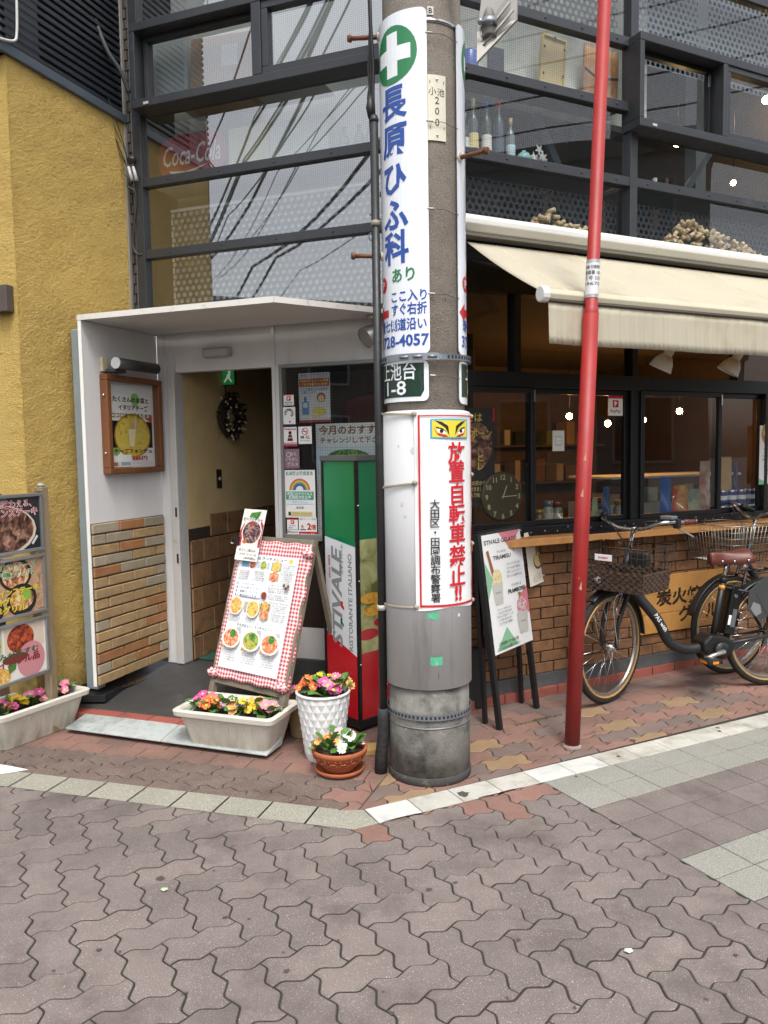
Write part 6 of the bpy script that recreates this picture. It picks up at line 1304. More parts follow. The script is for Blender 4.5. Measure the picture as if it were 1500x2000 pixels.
def trough(P0, P1, depth, hgt, label, flare=.035, z=0.0):
    x = (P1 - P0); x.z = 0; L_ = x.length; x.normalize(); y = UP.cross(x); f = Fr(V((P0.x, P0.y, z)), x, y, UP); pb = thing('flower_trough', label, 'planter', f.p(L_ / 2, depth / 2, 0), 'white flower troughs')
    def ring(e, zz, n=8):
        out = []; r = .035
        for cx, cy, a0 in ((L_ + e - r, depth + e - r, 0), (-e + r, depth + e - r, 90), (-e + r, -e + r, 180), (L_ + e - r, -e + r, 270)):
            out += [f.p(cx + r * cos(radians(a0 + k * 30)), cy + r * sin(radians(a0 + k * 30)), zz) for k in range(4)]
        return out
    rings = [ring(0, 0), ring(.002, .012), ring(flare * .8, hgt - .04), ring(flare * .86, hgt - .036), ring(flare + .016, hgt - .03), ring(flare + .02, hgt - .004), ring(flare + .014, hgt), ring(flare - .006, hgt), ring(flare - .012, hgt - .012), ring(flare * .6, hgt - .06)]
    n = len(rings[0]); m_ = MB(); m_.add([q for r in rings for q in r], [tuple(range(n))[::-1]] + [(i * n + j, i * n + (j + 1) % n, (i + 1) * n + (j + 1) % n, (i + 1) * n + j) for i in range(len(rings) - 1) for j in range(n)], 0, False); m_.build('trough', PLW, pb, bevel=.002)
    m_ = MB(); k = .06
    while k < L_ - .04: m_.prism(Fr(f.p(k, -.001 - .0, .02), f.x, (f.p(0, -flare * .78, hgt - .05) - f.p(0, 0, .02)).normalized()), [(-.006, 0), (.006, 0), (.004, hgt - .075), (-.004, hgt - .075)], -.002, .0035); k += .045
    m_.build('ribs', PLW, pb, kind='stuff')
    MB().add(ring(flare * .62, hgt - .045), [tuple(range(n))]).build('soil', SOIL, pb)
    return f, L_, hgt - .04
f, L_, zs = trough(G(8, 1468), G(150, 1414), .20, .20, 'white flower trough in front of the steak menu stand', flare=.045)
for u, v, cols, lb in ((.14, .4, ['pink'], 'magenta-pink primrose at the near end of the left trough'), (.30, .5, ['yellow'], 'yellow primrose second from the near end of the left trough'), (.55, .4, ['rose', 'pink'], 'rose-pink primrose in the middle of the left trough'), (.76, .55, ['peach', 'yellow'], 'orange-yellow primrose near the far end of the left trough'), (.94, .4, ['rose'], 'pink primrose at the far right end of the left trough')): plant(f.p(L_ * u, .19 * v, zs), .062, .065, cols, 8, 11, lb, 'primroses in pots and troughs')
f, L_, zs = trough(G(371, 1455, .02), G(521, 1474, .02), .20, .20, 'white flower trough on the ramp in front of the menu board', flare=.048, z=.018)
for u, v, cols, lb in ((.06, .6, ['pink'], 'magenta primrose at the left end of the middle trough'), (.22, .4, ['orange'], 'deep orange primrose second from left in the middle trough'), (.40, .5, ['white', 'lilac'], 'white primrose in the middle of the middle trough'), (.60, .45, ['yellow', 'peach'], 'yellow primrose right of centre in the middle trough'), (.74, .7, ['peach'], 'apricot primrose at the back of the middle trough'), (.93, .4, ['lilac', 'rose'], 'pale lilac primrose at the right end of the middle trough')): plant(f.p(L_ * u, .19 * v, zs), .062, .065, cols, 8, 11, lb, 'primroses in pots and troughs')
# tall white pot with a diamond relief
c = G(634, 1491); c = c + V((c.x, c.y, 0)).normalized() * .09; tp_ = thing('flower_pot', 'tall white tapered pot with a diamond relief, beside the utility pole', 'flower pot', c)
WP = M('matt_white_ceramic', '#dcdddd', .5, var=.03, zdirt=('#a9a69e', 0, .06)); hP, r0, r1 = .335, .088, .132; m_ = MB(); nc, nrw = 18, 9
def pp_(a, v, e=0): t = 2 * pi * a / nc; r = r0 + (r1 - r0) * v + e; return c + V((cos(t) * r, sin(t) * r, hP * v))
for j in range(-1, nrw):
    for i in range(nc):
        a = i + (j % 2) * .5; lo, mid, hi = j / nrw, (j + 1) / nrw, (j + 2) / nrw
        lo_, hi_ = max(0, lo), min(1, hi); vs = [pp_(a, lo_), pp_(a + .5, mid), pp_(a, hi_), pp_(a - .5, mid), pp_(a, mid, .006 if 0 <= lo and hi <= 1 else .0)]
        m_.add(vs, [(0, 1, 4), (1, 2, 4), (2, 3, 4), (3, 0, 4)], 0, False)
m_.build('body', WP, tp_); MB().lathe(c, [(r1 - .002, hP - .012), (r1 + .003, hP - .012), (r1 + .004, hP), (r1 - .006, hP + .002), (r1 - .012, hP - .03)], 36, cap0=False, cap1=False).build('rim', WP, tp_); MB().lathe(c, [(r0 - .006, -.001), (r0 - .004, .004)], 24).build('foot', WP, tp_)
MB().lathe(c, [(0, hP - .025), (r1 - .01, hP - .03)], 24, cap0=False, cap1=False).build('soil', SOIL, tp_)
for dx, dy, cols, lb in ((.02, -.045, ['pink', 'rose'], 'bright magenta primrose at the front of the tall white pot'), (-.06, .02, ['orange'], 'orange primrose at the left of the tall white pot'), (.075, .03, ['peach', 'rose'], 'salmon primrose at the right of the tall white pot'), (.0, .06, ['yellow'], 'yellow primrose at the back of the tall white pot')): plant(c + V((dx, dy, hP - .02)), .062, .07, cols, 6, 11, lb, 'primroses in pots and troughs', .027)
# terracotta bowl with saucer
c = G(664, 1524); c = c + V((c.x, c.y, 0)).normalized() * .10; tb = thing('terracotta_bowl', 'round terracotta bowl with a flower relief standing in its saucer by the pole', 'flower pot', c)
TER = M('terracotta', '#a85f3c', .75, var=.12, vscale=14, bump=.12, bscale=110, dirt=('#c08a68', 12, .62))
MB().lathe(c, [(.09, 0), (.112, .014), (.117, .03), (.113, .031), (.104, .015), (.0, .012)], 36, cap0=True, cap1=False).build('saucer', TER, tb)
MB().lathe(c, [(.07, .014), (.078, .03), (.103, .06), (.125, .098), (.131, .104), (.134, .122), (.128, .126), (.120, .12), (.112, .1)], 36, cap1=False).build('bowl', TER, tb)
for k in range(9):
    a = -pi / 2 + (k - 4) * .42; 
    for j in range(7): t = j * 2 * pi / 7; MB() if False else None
    e = V((cos(a), sin(a), 0)); tt = V((-sin(a), cos(a), 0)); m_ = MB()
    for j in range(6): t = j * 2 * pi / 6; cc = c + e * .1135 + UP * .076; d = tt * cos(t) + (UP + e * .55).normalized() * sin(t); m_.tube([cc + d * .006, cc + d * .018 + e * .002, cc + d * .03], [.003, .0035, .001], 5)
    m_.build('relief_flower', TER, tb, kind='stuff')
MB().lathe(c, [(0, .108), (.118, .104)], 24, cap0=False, cap1=False).build('soil', SOIL, tb)
for dx, dy, cols, lb in ((-.045, -.02, ['orange', 'peach'], 'orange primrose on the left side of the terracotta bowl'), (.05, -.03, ['white'], 'white primrose on the right side of the terracotta bowl'), (.01, .045, ['lilac', 'white'], 'lilac and white primrose at the back of the terracotta bowl')): plant(c + V((dx, dy, .11)), .062, .06, cols, 7, 11, lb, 'primroses in pots and troughs', .027)
c = G(592, 1444); c = c + V((c.x, c.y, 0)).normalized() * .07; bp2 = thing('flower_pot', 'beige round pot half hidden behind the tall white pot', 'flower pot', c); BGE = M('beige_plastic', '#a8946c', .5, var=.06)
MB().lathe(c, [(.062, 0), (.066, .01), (.086, .17), (.092, .172), (.094, .19), (.088, .192), (.08, .17)], 30, cap1=False).build('body', BGE, bp2); MB().lathe(c, [(0, .172), (.084, .168)], 24, cap0=False, cap1=False).build('soil', SOIL, bp2)
plant(c + V((-.03, 0, .175)), .06, .07, ['rose', 'pink'], 6, 8, 'rose-pink primrose in the beige pot', 'primroses in pots and troughs')
tag(MB().box(Fr(G(745, 1475), (1, .1, 0), (-.1, 1, 0), UP), -.16, .02, 0, .1, 0, .03).build('timber_offcut', M('pale_timber', '#b99a62', .7, var=.15), bevel=.003), 'pale timber offcut on the ground behind the conduit', 'timber')

# ================================================================== BICYCLES
TYR = M('black_tyre', '#1d1c1b', .8, var=.15, bump=.4, bscale=140); SIDEW = M('tan_sidewall', '#a8854f', .7, var=.1); ALR = M('aluminium_rim', '#a9a8a4', .3, metal=.9, var=.08); CHR = M('chrome', '#c9c9c7', .2, metal=1.0); BMB = M('matt_black_frame', '#232425', .45, var=.1); BLKP = M('black_plastic', '#1b1c1d', .4, var=.1); LTH = M('brown_leather', '#5d2f26', .4, var=.15, bump=.1, bscale=90)
def wheel(parent, hub, ax, R, fork_w=.05, spokes=28):
    """hub centre, axle direction, radius"""
    ax = ax.normalized(); e1 = UP - ax * UP.dot(ax); e1.normalize(); e2 = ax.cross(e1); C_ = lambda t, r, o=0: hub + (e1 * cos(t) + e2 * sin(t)) * r + ax * o
    w_ = MB(); n = 48; w_.tube([C_(2 * pi * k / n, R - .02) for k in range(n)], .020, 10, closed=True); root = w_.build('tyre', TYR, parent)
    m_ = MB(); 
    for k in range(72):
        t = 2 * pi * k / 72; 
        for s_ in (-1, 1): m_.add([C_(t, R - .001, s_ * .003), C_(t + .045, R - .001, s_ * .003), C_(t + .06, R - .012, s_ * .019), C_(t + .015, R - .012, s_ * .019)], [(0, 1, 2, 3)])
    m_.build('tread', TYR, root, solid=.003, kind='stuff')
    for s_ in (-1, 1): MB().tube([C_(2 * pi * k / n, R - .036, s_ * .0155) for k in range(n)], .0065, 6, closed=True).build('sidewall_band', SIDEW, root)
    m_ = MB(); 
    for (ra, oa, rb_2, ob) in ((R - .040, -.013, R - .040, .013), (R - .040, .013, R - .056, .011), (R - .056, .011, R - .062, 0), (R - .062, 0, R - .056, -.011), (R - .056, -.011, R - .040, -.013)):
        m_.grid(lambda u, v: C_(2 * pi * u, ra + (rb_2 - ra) * v, oa + (ob - oa) * v), n, 1)
    m_.build('rim', ALR, root)
    m_ = MB()
    for k in range(spokes):
        t = 2 * pi * k / spokes; s_ = 1 if k % 2 else -1; m_.tube([C_(t + (.55 if k % 4 < 2 else -.55), .024, s_ * .028), C_(t, R - .058, 0)], .0014, 4)
    m_.build('spokes', CHR, root, kind='stuff')
    MB().tube([hub - ax * .05, hub - ax * .032, hub - ax * .03, hub + ax * .03, hub + ax * .032, hub + ax * .05], [.008, .012, .026, .026, .012, .008], 12).build('hub', CHR, root)
    return root, C_
def wire_basket(parent, f, w_, d_, h_, mat, taper=.04, step=.028, rows=5, r=.0016, name='wire_basket', floor_h=0):
    m_ = MB(); cr = lambda t, v: None
    def ring(v): e = taper * v; return [f.p(-w_ / 2 - e, v * h_, -d_ / 2 - e), f.p(w_ / 2 + e, v * h_, -d_ / 2 - e), f.p(w_ / 2 + e, v * h_, d_ / 2 + e), f.p(-w_ / 2 - e, v * h_, d_ / 2 + e)]
    for k in range(rows + 1): m_.tube(ring(k / rows), r * (2.2 if k in (0, rows) else 1), 5, closed=True)
    lo, hi = ring(0), ring(1)
    for s_ in range(4):
        a, b, c_, d2_ = lo[s_], lo[(s_ + 1) % 4], hi[s_], hi[(s_ + 1) % 4]; n = int((a - b).length / step)
        for k in range(n): t = k / n; m_.tube([a.lerp(b, t), c_.lerp(d2_, t)], r, 4)
    n = int(w_ / step)
    for k in range(1, n): m_.tube([lo[0].lerp(lo[1], k / n), lo[3].lerp(lo[2], k / n)], r, 4)
    return m_.build(name, mat, parent)
def curve(pts, n=8):
    """Catmull-Rom through the points"""
    out = []; P = [pts[0]] + list(pts) + [pts[-1]]
    for i in range(1, len(P) - 2):
        for k in range(n):
            t = k / n; a, b, c_, d_ = P[i - 1], P[i], P[i + 1], P[i + 2]; out.append(.5 * ((2 * b) + (c_ - a) * t + (2 * a - 5 * b + 4 * c_ - d_) * t * t + (3 * b - a - 3 * c_ + d_) * t ** 3))
    return out + [pts[-1]]
cfp = G(1188, 1371); fwd = V((-.965, -.26, 0)).normalized(); sd_ = UP.cross(fwd); WBASE = 1.13; rc = cfp - fwd * WBASE
bk_ = thing('electric_bicycle', 'matt black step-through electric bicycle with woven front basket, leaning by the counter', 'bicycle', rc)
q = lambda a, h, s=0: rc + fwd * a + UP * h + sd_ * s
RW = .333; ha = radians(229); wf = V((sin(ha), cos(ha), 0)).normalized(); ws = UP.cross(wf)          # steered front wheel
wheel(bk_, q(WBASE, RW), ws, RW); rwh, RC_ = wheel(bk_, q(0, RW), sd_, RW, spokes=32)
hub = q(WBASE, RW); axis_top = q(WBASE - .24, .86); crown = q(WBASE - .10, .70); bar_c = q(WBASE - .275, 1.0)
st = lambda a, h, s=0: V((axis_top.x, axis_top.y, 0)) + wf * a + ws * s + UP * h          # steering frame about the head
hx = (hub - V((axis_top.x, axis_top.y, 0))); hub_a, hub_s = hx.dot(wf), hx.dot(ws)
fk = MB(); crn = hub + UP * (RW + .045) - wf * .15
for s_ in (-1, 1): MB().tube(curve([crn + ws * s_ * .02, crn + ws * s_ * .048 - UP * .03, hub + ws * s_ * .052 + UP * .16 - wf * .028, hub + ws * s_ * .05]), [.015] * 9 + [.014] * 8 + [.011] * 8, 10).build('fork_blade', BMB, bk_)
ht_b, ht_t = crn + UP * .02, crn + UP * .17 - wf * .06
MB().tube([crn - UP * .01, ht_b], .02, 12).build('fork_crown', BMB, bk_); MB().tube([ht_b, ht_t], .022, 14).build('head_tube', BMB, bk_); stem_t = ht_t + UP * .13 - wf * .05
MB().tube([ht_t, stem_t], .0125, 12).build('stem', CHR, bk_)
dt = curve([ht_b + UP * .07, ht_b - fwd * .03 - UP * .04, q(.81, .48), q(.72, .33), q(.60, .275), q(.45, .285)]); MB().tube(dt, .031, 14).build('down_tube', BMB, bk_)
m_ = MB(); fd = Fr(q(.80, .462, .034), (dt[26] - dt[14]).normalized() if len(dt) > 26 else V((0, 0, -1)), sd_.cross((dt[26] - dt[14]).normalized()), sd_); m_.text(fd, 'PAS with', .0, 0, .035, 0, 0, .02); m_.build('frame_lettering', ink('#d8d8d6'), bk_)
seat_b, seat_t = q(.42, .30), q(.34, .70); MB().tube([seat_b, seat_t], .019, 12).build('seat_tube', BMB, bk_); sp_t = q(.318, .81); MB().tube([seat_t, sp_t], .0125, 12).build('seat_post', CHR, bk_)
MB().lathe(seat_t, [(.022, -.03), (.024, -.005), (.02, .0)], 12, axis=(sp_t - seat_t)).build('seat_clamp', BLKP, bk_); MB().lathe(seat_t + (seat_b - seat_t).normalized() * .06, [(.0205, -.012), (.0205, .012)], 12, axis=(sp_t - seat_t)).build('orange_band', M('orange_label', '#d88a2a', .5), bk_)
# saddle
def sad(u, v):
    a = v; wd = (.028 + .075 * max(0, (a - .35) / .65) ** .8) if a > .35 else .026 + .006 * a; t = (u - .5) * 2; x = .14 - .27 * a; hh_ = .022 * (1 - abs(t) ** 2.6) + .012 * (a - .3) ** 2 - (.05 if abs(t) > .999 else .042 * abs(t) ** 4); e = 1 if 0 < v < 1 else .55
    return q(.31 + x, .835 + hh_ + (.0 if v > 0 else -.01) + .02 * max(0, a - .6), t * wd * e)
MB().grid(sad, 14, 16).build('saddle', LTH, bk_, solid=.006)
for a in (.28, .52, .80): MB().ball(sad(.985, a) + sd_ * .003 + UP * .005, .009, 8, 6).build('saddle_rivet', CHR, bk_)
for s_ in (-1, 1): MB().tube(curve([q(.415, .825, s_ * .02), q(.345, .80, s_ * .022), q(.255, .81, s_ * .04), q(.21, .83, s_ * .05)], 4), .004, 6).build('saddle_rail', CHR, bk_); m_ = MB(); m_.lathe(q(.235, .765, s_ * .05), [(.02, 0), (.022, .01), (.016, .02), (.022, .03), (.016, .04), (.022, .05)], 12); m_.build('saddle_spring', CHR, bk_)
# motor, battery, crank
m_ = MB(); mo = Fr(q(.42, .29), fwd, UP, sd_); m_.prism(mo, [(-.12, -.04), (-.07, -.07), (.03, -.07), (.09, -.03), (.1, .03), (.05, .075), (-.05, .06), (-.13, .02)], -.055, .06); m_.build('motor_unit', BLKP, bk_, bevel=.014)
bt_ = Fr(q(.365, .36), (seat_t - seat_b).normalized().cross(sd_) * -1, (seat_t - seat_b).normalized(), sd_); MB().box(bt_, -.075, .0, .0, .30, -.045, .045).build('battery', M('gloss_black_battery', '#141516', .15, var=.05), bk_, bevel=.01)
MB().box(bt_, -.06, -.03, .05, .16, .0455, .0475).build('battery_label', M('grey_label', '#5d6266', .3), bk_); MB().box(bt_, -.026, -.008, .06, .12, .0455, .0475).build('battery_sticker', WHITE, bk_); MB().lathe(bt_.p(-.03, .24, .045), [(.012, 0), (.012, .006)], 12, axis=sd_).build('battery_lock', CHR, bk_)
bb = q(.40, .265, .07); MB().lathe(bb - sd_ * .01, [(.05, 0), (.055, .008), (.05, .02), (.0, .022)], 24, axis=sd_, cap1=False).build('crank_cover', BLKP, bk_); ce = bb + fwd * .14 - UP * .03 + sd_ * .03
MB().tube([bb + sd_ * .02 + UP * .0, bb + fwd * .07 - UP * .01 + sd_ * .03, ce], [.016, .012, .014], 8).build('crank_arm', M('silver_crank', '#c2c2bf', .3, metal=.8), bk_)
pd = Fr(ce + sd_ * .05, fwd, UP, sd_); MB().box(pd, -.05, .05, -.012, .012, -.045, .045).build('pedal', BLKP, bk_, bevel=.004); MB().box(pd, .0505, .053, -.008, .008, -.03, .03).build('pedal_reflector', M('amber_reflector', '#d8862a', .2), bk_); MB().box(pd, -.02, .02, -.008, .008, .0455, .047).build('pedal_reflector', M('amber_reflector', '#d8862a', .2), bk_)
for s_ in (-.06, .06): MB().tube([q(.36, .30, s_ * .8), q(.0, RW, s_)], .011, 8).build('chain_stay', BMB, bk_); MB().tube([q(.345, .645, s_ * .35), q(.16, .60, s_), q(.0, RW, s_)], .009, 8).build('seat_stay', BMB, bk_)
m_ = MB(); m_.grid(lambda u, v: rc + UP * RW + (fwd * cos(radians(20 + 150 * u)) + UP * sin(radians(20 + 150 * u))) * (RW + .022) + sd_ * (.03 * (v - .5) * 2) - UP * .008 * (abs(v - .5) * 2) ** 2, 24, 4); m_.build('rear_mudguard', BMB, bk_, solid=.003)
m_ = MB(); m_.grid(lambda u, v: hub + (wf * cos(radians(58 + 118 * u)) + UP * sin(radians(58 + 118 * u))) * (RW + .02) + ws * (.028 * (v - .5) * 2) - UP * .006 * (abs(v - .5) * 2) ** 2, 24, 4); m_.build('front_mudguard', BMB, bk_, solid=.003)
dg2 = Fr(rc, fwd, UP, sd_); m_ = MB(); pts = [(.21, .62), (.10, .70), (-.12, .73), (-.34, .60), (-.30, .42), (-.12, .50), (.02, .46), (.14, .44), (.22, .50)]; m_.prism(dg2, pts[::-1], .062, .068); m_.build('dress_guard', M('dark_grey_guard', '#3f4142', .4, var=.06), bk_, bevel=.002)
MB().prism(Fr(q(0, 0, .0685), fwd, UP, sd_), [(.20, .51), (.18, .55), (.13, .53), (.12, .48), (.16, .46)][::-1], 0, .001).build('guard_sticker', M('pale_grey_sticker', '#7d8082', .4), bk_)
for s_ in (-.055, .055): MB().tube([q(.17, .725, s_), q(-.34, .735, s_)], .006, 8).build('rack_rail', BMB, bk_); MB().tube([q(-.22, .73, s_), q(.0, RW, s_)], .005, 8).build('rack_strut', BMB, bk_)
for a in (.1, 0, -.1, -.2, -.3): MB().tube([q(a, .735, -.055), q(a, .735, .055)], .004, 6).build('rack_bar', BMB, bk_)
# handlebar
hb2 = lambda a, s, h: stem_t + wf * a + ws * s + UP * h
SILV = M('silver_handlebar', '#bdbbb6', .25, metal=.9)
barp = curve([hb2(-.20, -.27, .045), hb2(-.10, -.265, .05), hb2(.02, -.20, .05), hb2(.03, -.09, .01), hb2(.01, 0, 0), hb2(.03, .09, .01), hb2(.02, .20, .05), hb2(-.10, .265, .05), hb2(-.20, .27, .045)]); MB().tube(barp, .0115, 10).build('handlebar', SILV, bk_); MB().lathe(stem_t - UP * .02, [(.018, 0), (.02, .02), (.018, .035)], 12).build('stem_clamp', CHR, bk_)
for s_ in (-1, 1):
    MB().tube([hb2(-.10, s_ * .265, .05), hb2(-.22, s_ * .271, .044)], .0165, 12).build('grip', LTH, bk_); MB().tube([hb2(-.22, s_ * .271, .044), hb2(-.225, s_ * .271, .044)], .018, 12).build('grip_cap', CHR, bk_)
    MB().tube(curve([hb2(-.055, s_ * .255, .045), hb2(-.06, s_ * .262, .01), hb2(-.12, s_ * .285, -.02), hb2(-.18, s_ * .29, -.045)], 4), .006, 8).build('brake_lever', CHR, bk_); MB().box(Fr(hb2(-.055, s_ * .25, .05), ws, UP, wf), -.018, .018, -.035, .02, -.018, .018).build('lever_clamp', BLKP, bk_, bevel=.005)
    MB().tube(curve([hb2(-.03, s_ * .25, .03), hb2(.08, s_ * .14, .06), hb2(.09, s_ * .05, -.02), hb2(.03, 0, -.16)], 6), .003, 6).build('brake_cable', BLKP, bk_)
MB().box(Fr(hb2(-.03, .215, .075), ws, UP, wf), -.045, .035, -.008, .014, -.035, .03).build('display_unit', M('grey_display', '#5d6a74', .25), bk_, bevel=.006); MB().lathe(hb2(-.02, -.22, .07), [(.02, 0), (.024, .008), (.02, .02), (.0, .026)], 14, cap1=False).build('bell', BLKP, bk_)
# front basket: wire above, woven below
bf = Fr(st(.24, .70), ws, UP, wf * -1); bwid, bdep, bh = .40, .27, .25; wbk = wire_basket(bk_, bf, bwid, bdep, bh, M('dark_brown_wire', '#2b2522', .5, metal=.3), taper=.03, step=.032, rows=5)
WEAVE = M('brown_wicker', '#4a382d', .6, var=.25, bump=.2, bscale=90); m_ = MB(); rows_ = 7; hw = .115
for r_ in range(rows_):
    v0 = (r_ + .08) / rows_ * hw; v1 = (r_ + .92) / rows_ * hw; e = .03 * (v0 / bh) + .003
    cs = [(-bwid / 2 - e, -bdep / 2 - e), (bwid / 2 + e, -bdep / 2 - e), (bwid / 2 + e, bdep / 2 + e), (-bwid / 2 - e, bdep / 2 + e)]
    for s_ in range(4):
        (xa, za), (xb, zb) = cs[s_], cs[(s_ + 1) % 4]; L2 = sqrt((xb - xa) ** 2 + (zb - za) ** 2); n = int(L2 / .012); nx, nz = (zb - za) / L2, -(xb - xa) / L2
        pf_ = []
        for k in range(n + 1): t = k / n; o_ = .004 * (1 if ((k // 2 + r_) % 2) else -1); pf_.append((xa + (xb - xa) * t + nx * o_, za + (zb - za) * t + nz * o_))
        for k in range(n): m_.add([bf.p(pf_[k][0], v0, pf_[k][1]), bf.p(pf_[k + 1][0], v0, pf_[k + 1][1]), bf.p(pf_[k + 1][0], v1, pf_[k + 1][1]), bf.p(pf_[k][0], v1, pf_[k][1])], [(0, 1, 2, 3)])
m_.build('woven_skirt', WEAVE, wbk, solid=.003, kind='stuff'); MB().box(bf, -bwid / 2, bwid / 2, .0, .006, -bdep / 2, bdep / 2).build('basket_floor', WEAVE, wbk)
nf = Fr(bf.p(.04, .185, bdep / 2 + .032), bf.x, bf.y, bf.z); nf = Fr(bf.p(-.02, .19, -bdep / 2 - .03), -bf.x, bf.y, -bf.z)
npx = MB().box(nf, -.055, .055, -.018, .018, 0, .003).build('name_plate', M('white_plate', '#e6e6e8', .4), wbk, bevel=.002); MB().text(nf, 'YAMAHA', 0, 0, .016, .0036, 0, .03).build('lettering', ink(RED), npx)
MB().box(Fr(st(.06, .84), ws, UP, wf), -.055, .055, -.045, .045, -.03, .03).build('lock_unit', BLKP, bk_, bevel=.008); 
hl = hub + UP * (RW + .09) + wf * .16 + ws * .03; MB().lathe(hl - wf * .06, [(.015, 0), (.026, .02), (.03, .07)], 16, axis=wf, cap1=False).build('headlamp', BLKP, bk_); MB().lathe(hl - wf * .06, [(.0, .072), (.02, .07), (.028, .064)], 16, axis=wf, cap0=False, cap1=False).build('headlamp_lens', CHR, bk_)
for s_ in (-1, 1): MB().tube(curve([bf.p(s_ * .1, .0, .0), hub + UP * .3 + ws * s_ * .075 + wf * .06, hub + ws * s_ * .06 + UP * .01], 5), .004, 6).build('basket_stay', CHR, bk_)
MB().tube(curve([crn + ws * .05 + wf * .05, hub + UP * .24 + ws * .07 + wf * .03, hub + UP * .2 + ws * .07], 5), .006, 6).build('brake_arm', CHR, bk_)
MB().tube(curve([q(0.02, .30, .07), q(-.04, .10, .09), q(-.08, .02, .16)], 5), .009, 8).build('kickstand', CHR, bk_); MB().tube([q(-.08, .012, .1), q(-.08, .012, .22)], .008, 8).build('kickstand', CHR, bk_)
# second bicycle nearer the wall: front wheel, wire basket, bars
c2 = G(1424, 1314); f2 = V((-.93, -.36, 0)).normalized(); s2_ = UP.cross(f2); r2c = c2 - f2 * 1.08; q2 = lambda a, h, s=0: r2c + f2 * a + UP * h + s2_ * s
b2 = thing('city_bicycle', 'second bicycle with a silver wire basket, parked behind the electric one', 'bicycle', r2c); R2 = .325
wheel(b2, q2(1.08, R2), s2_, R2); wheel(b2, q2(0, R2), s2_, R2); h2_ = q2(1.08, R2)
for s_ in (-1, 1): MB().tube([q2(.97, .72, s_ * .03), q2(1.03, .55, s_ * .045), h2_ + s2_ * s_ * .05], .011, 8).build('fork_blade', BMB, b2)
MB().tube([q2(.97, .70), q2(.91, .88)], .019, 10).build('head_tube', BMB, b2); MB().tube([q2(.91, .88), q2(.88, 1.02)], .0125, 10).build('stem', CHR, b2)
MB().tube(curve([q2(.955, .74), q2(.75, .48), q2(.5, .30)], 6), .024, 10).build('down_tube', BMB, b2); MB().tube([q2(.5, .29), q2(.36, .78)], .017, 10).build('seat_tube', BMB, b2)
for s_ in (-.05, .05): MB().tube([q2(.48, .29, s_), q2(0, R2, s_)], .01, 8).build('chain_stay', BMB, b2); MB().tube([q2(.39, .68, s_ * .4), q2(0, R2, s_)], .008, 8).build('seat_stay', BMB, b2)
MB().ball(q2(.34, .86), .1, 14, 8, sc=(1.25, .75, .4)).build('saddle', BLKP, b2)
m_ = MB(); m_.grid(lambda u, v: h2_ + (f2 * cos(radians(15 + 165 * u)) + UP * sin(radians(15 + 165 * u))) * (R2 + .02) + s2_ * (.028 * (v - .5) * 2), 24, 3); m_.build('front_mudguard', BMB, b2, solid=.003)
MB().tube(curve([q2(.66, 1.06, -.26), q2(.80, 1.10, -.25), q2(.90, 1.06, -.1), q2(.89, 1.02, 0), q2(.90, 1.06, .1), q2(.80, 1.10, .25), q2(.66, 1.06, .26)]), .0115, 10).build('handlebar', CHR, b2)
for s_ in (-1, 1): MB().tube([q2(.74, 1.085, s_ * .255), q2(.62, 1.05, s_ * .262)], .016, 10).build('grip', BLKP, b2); MB().tube(curve([q2(.83, 1.10, s_ * .24), q2(.80, 1.05, s_ * .27), q2(.70, 1.0, s_ * .28)], 4), .006, 8).build('brake_lever', CHR, b2)
MB().lathe(q2(.84, 1.11, .22), [(.022, 0), (.026, .012), (.018, .026), (0, .03)], 14, cap1=False).build('bell', CHR, b2)
bf2 = Fr(q2(1.12, .76), s2_, UP, f2); wire_basket(b2, bf2, .36, .28, .24, M('silver_wire', '#a6a298', .3, metal=.8), taper=.035, step=.024, rows=6, r=.0018)

# ================================================================== BEHIND THE UPPER LEFT GLAZING
CARD = M('cardboard', '#c9a98a', .8, var=.06); CREAM = M('cream_carton', '#dcd8b4', .7, var=.05); MINT = M('pale_mint_carton', '#d6ddd0', .7, var=.05)
def boxpx(fr, x0, y0, x1, y1, z, depth, mat, name, label, cat, tilt=0.0, by=None):
    a = fr.at(x0, (y0 + y1) / 2, z); b = fr.at(x1, (y0 + y1) / 2, z); t = fr.at((x0 + x1) / 2, y0, z)[1]; u = by if by is not None else fr.at((x0 + x1) / 2, y1, z)[1]
    f2 = Fr(fr.p((a[0] + b[0]) / 2, u, z), fr.x * cos(tilt) + UP * sin(tilt), UP * cos(tilt) - fr.x * sin(tilt), fr.z); w_ = (b[0] - a[0]) / 2
    o = MB().box(f2, -w_, w_, 0, t - u, -depth, 0).build(name, mat, bevel=.003); tag(o, label, cat); return o, f2, w_, t - u
o, f2, w_, h_ = boxpx(FL, 368, 68, 492, 205, -.09, .14, CARD, 'carton', 'tan cardboard carton with a white label in the upper left projecting window', 'carton', tilt=-.06)
MB().rect(f2, .0, h_ * .55, w_ * .5, h_ * .85, .001).build('label_sheet', WHITE, o); B(FL, FL.at(350, 100, -.1)[0], xm + .3, y_bb + .055, y_bb + .062, -.3, -.05, 'inner_ledge', WIN_WHT, bld)
boxpx(FL, 300, 70, 366, 225, -.09, .06, M('white_foam_board', '#d3dadb', .6), 'foam_board', 'white board leaning in the upper left projecting window, left of the carton', 'board', by=y_bb + .062)
B(FL, xl, xr, y_t1 + .002, y_t1 + .02, -.32, -.031, 'inner_shelf', WIN_WHT, bld)
ys_ = y_t1 + .02
boxpx(FL, 446, 245, 524, 315, -.08, .2, CREAM, 'carton', 'cream carton on the window shelf, right of the red oval sign', 'carton', by=ys_)
boxpx(FL, 526, 236, 642, 305, -.1, .2, MINT, 'carton', 'wide pale mint carton on the window shelf', 'carton', by=ys_)
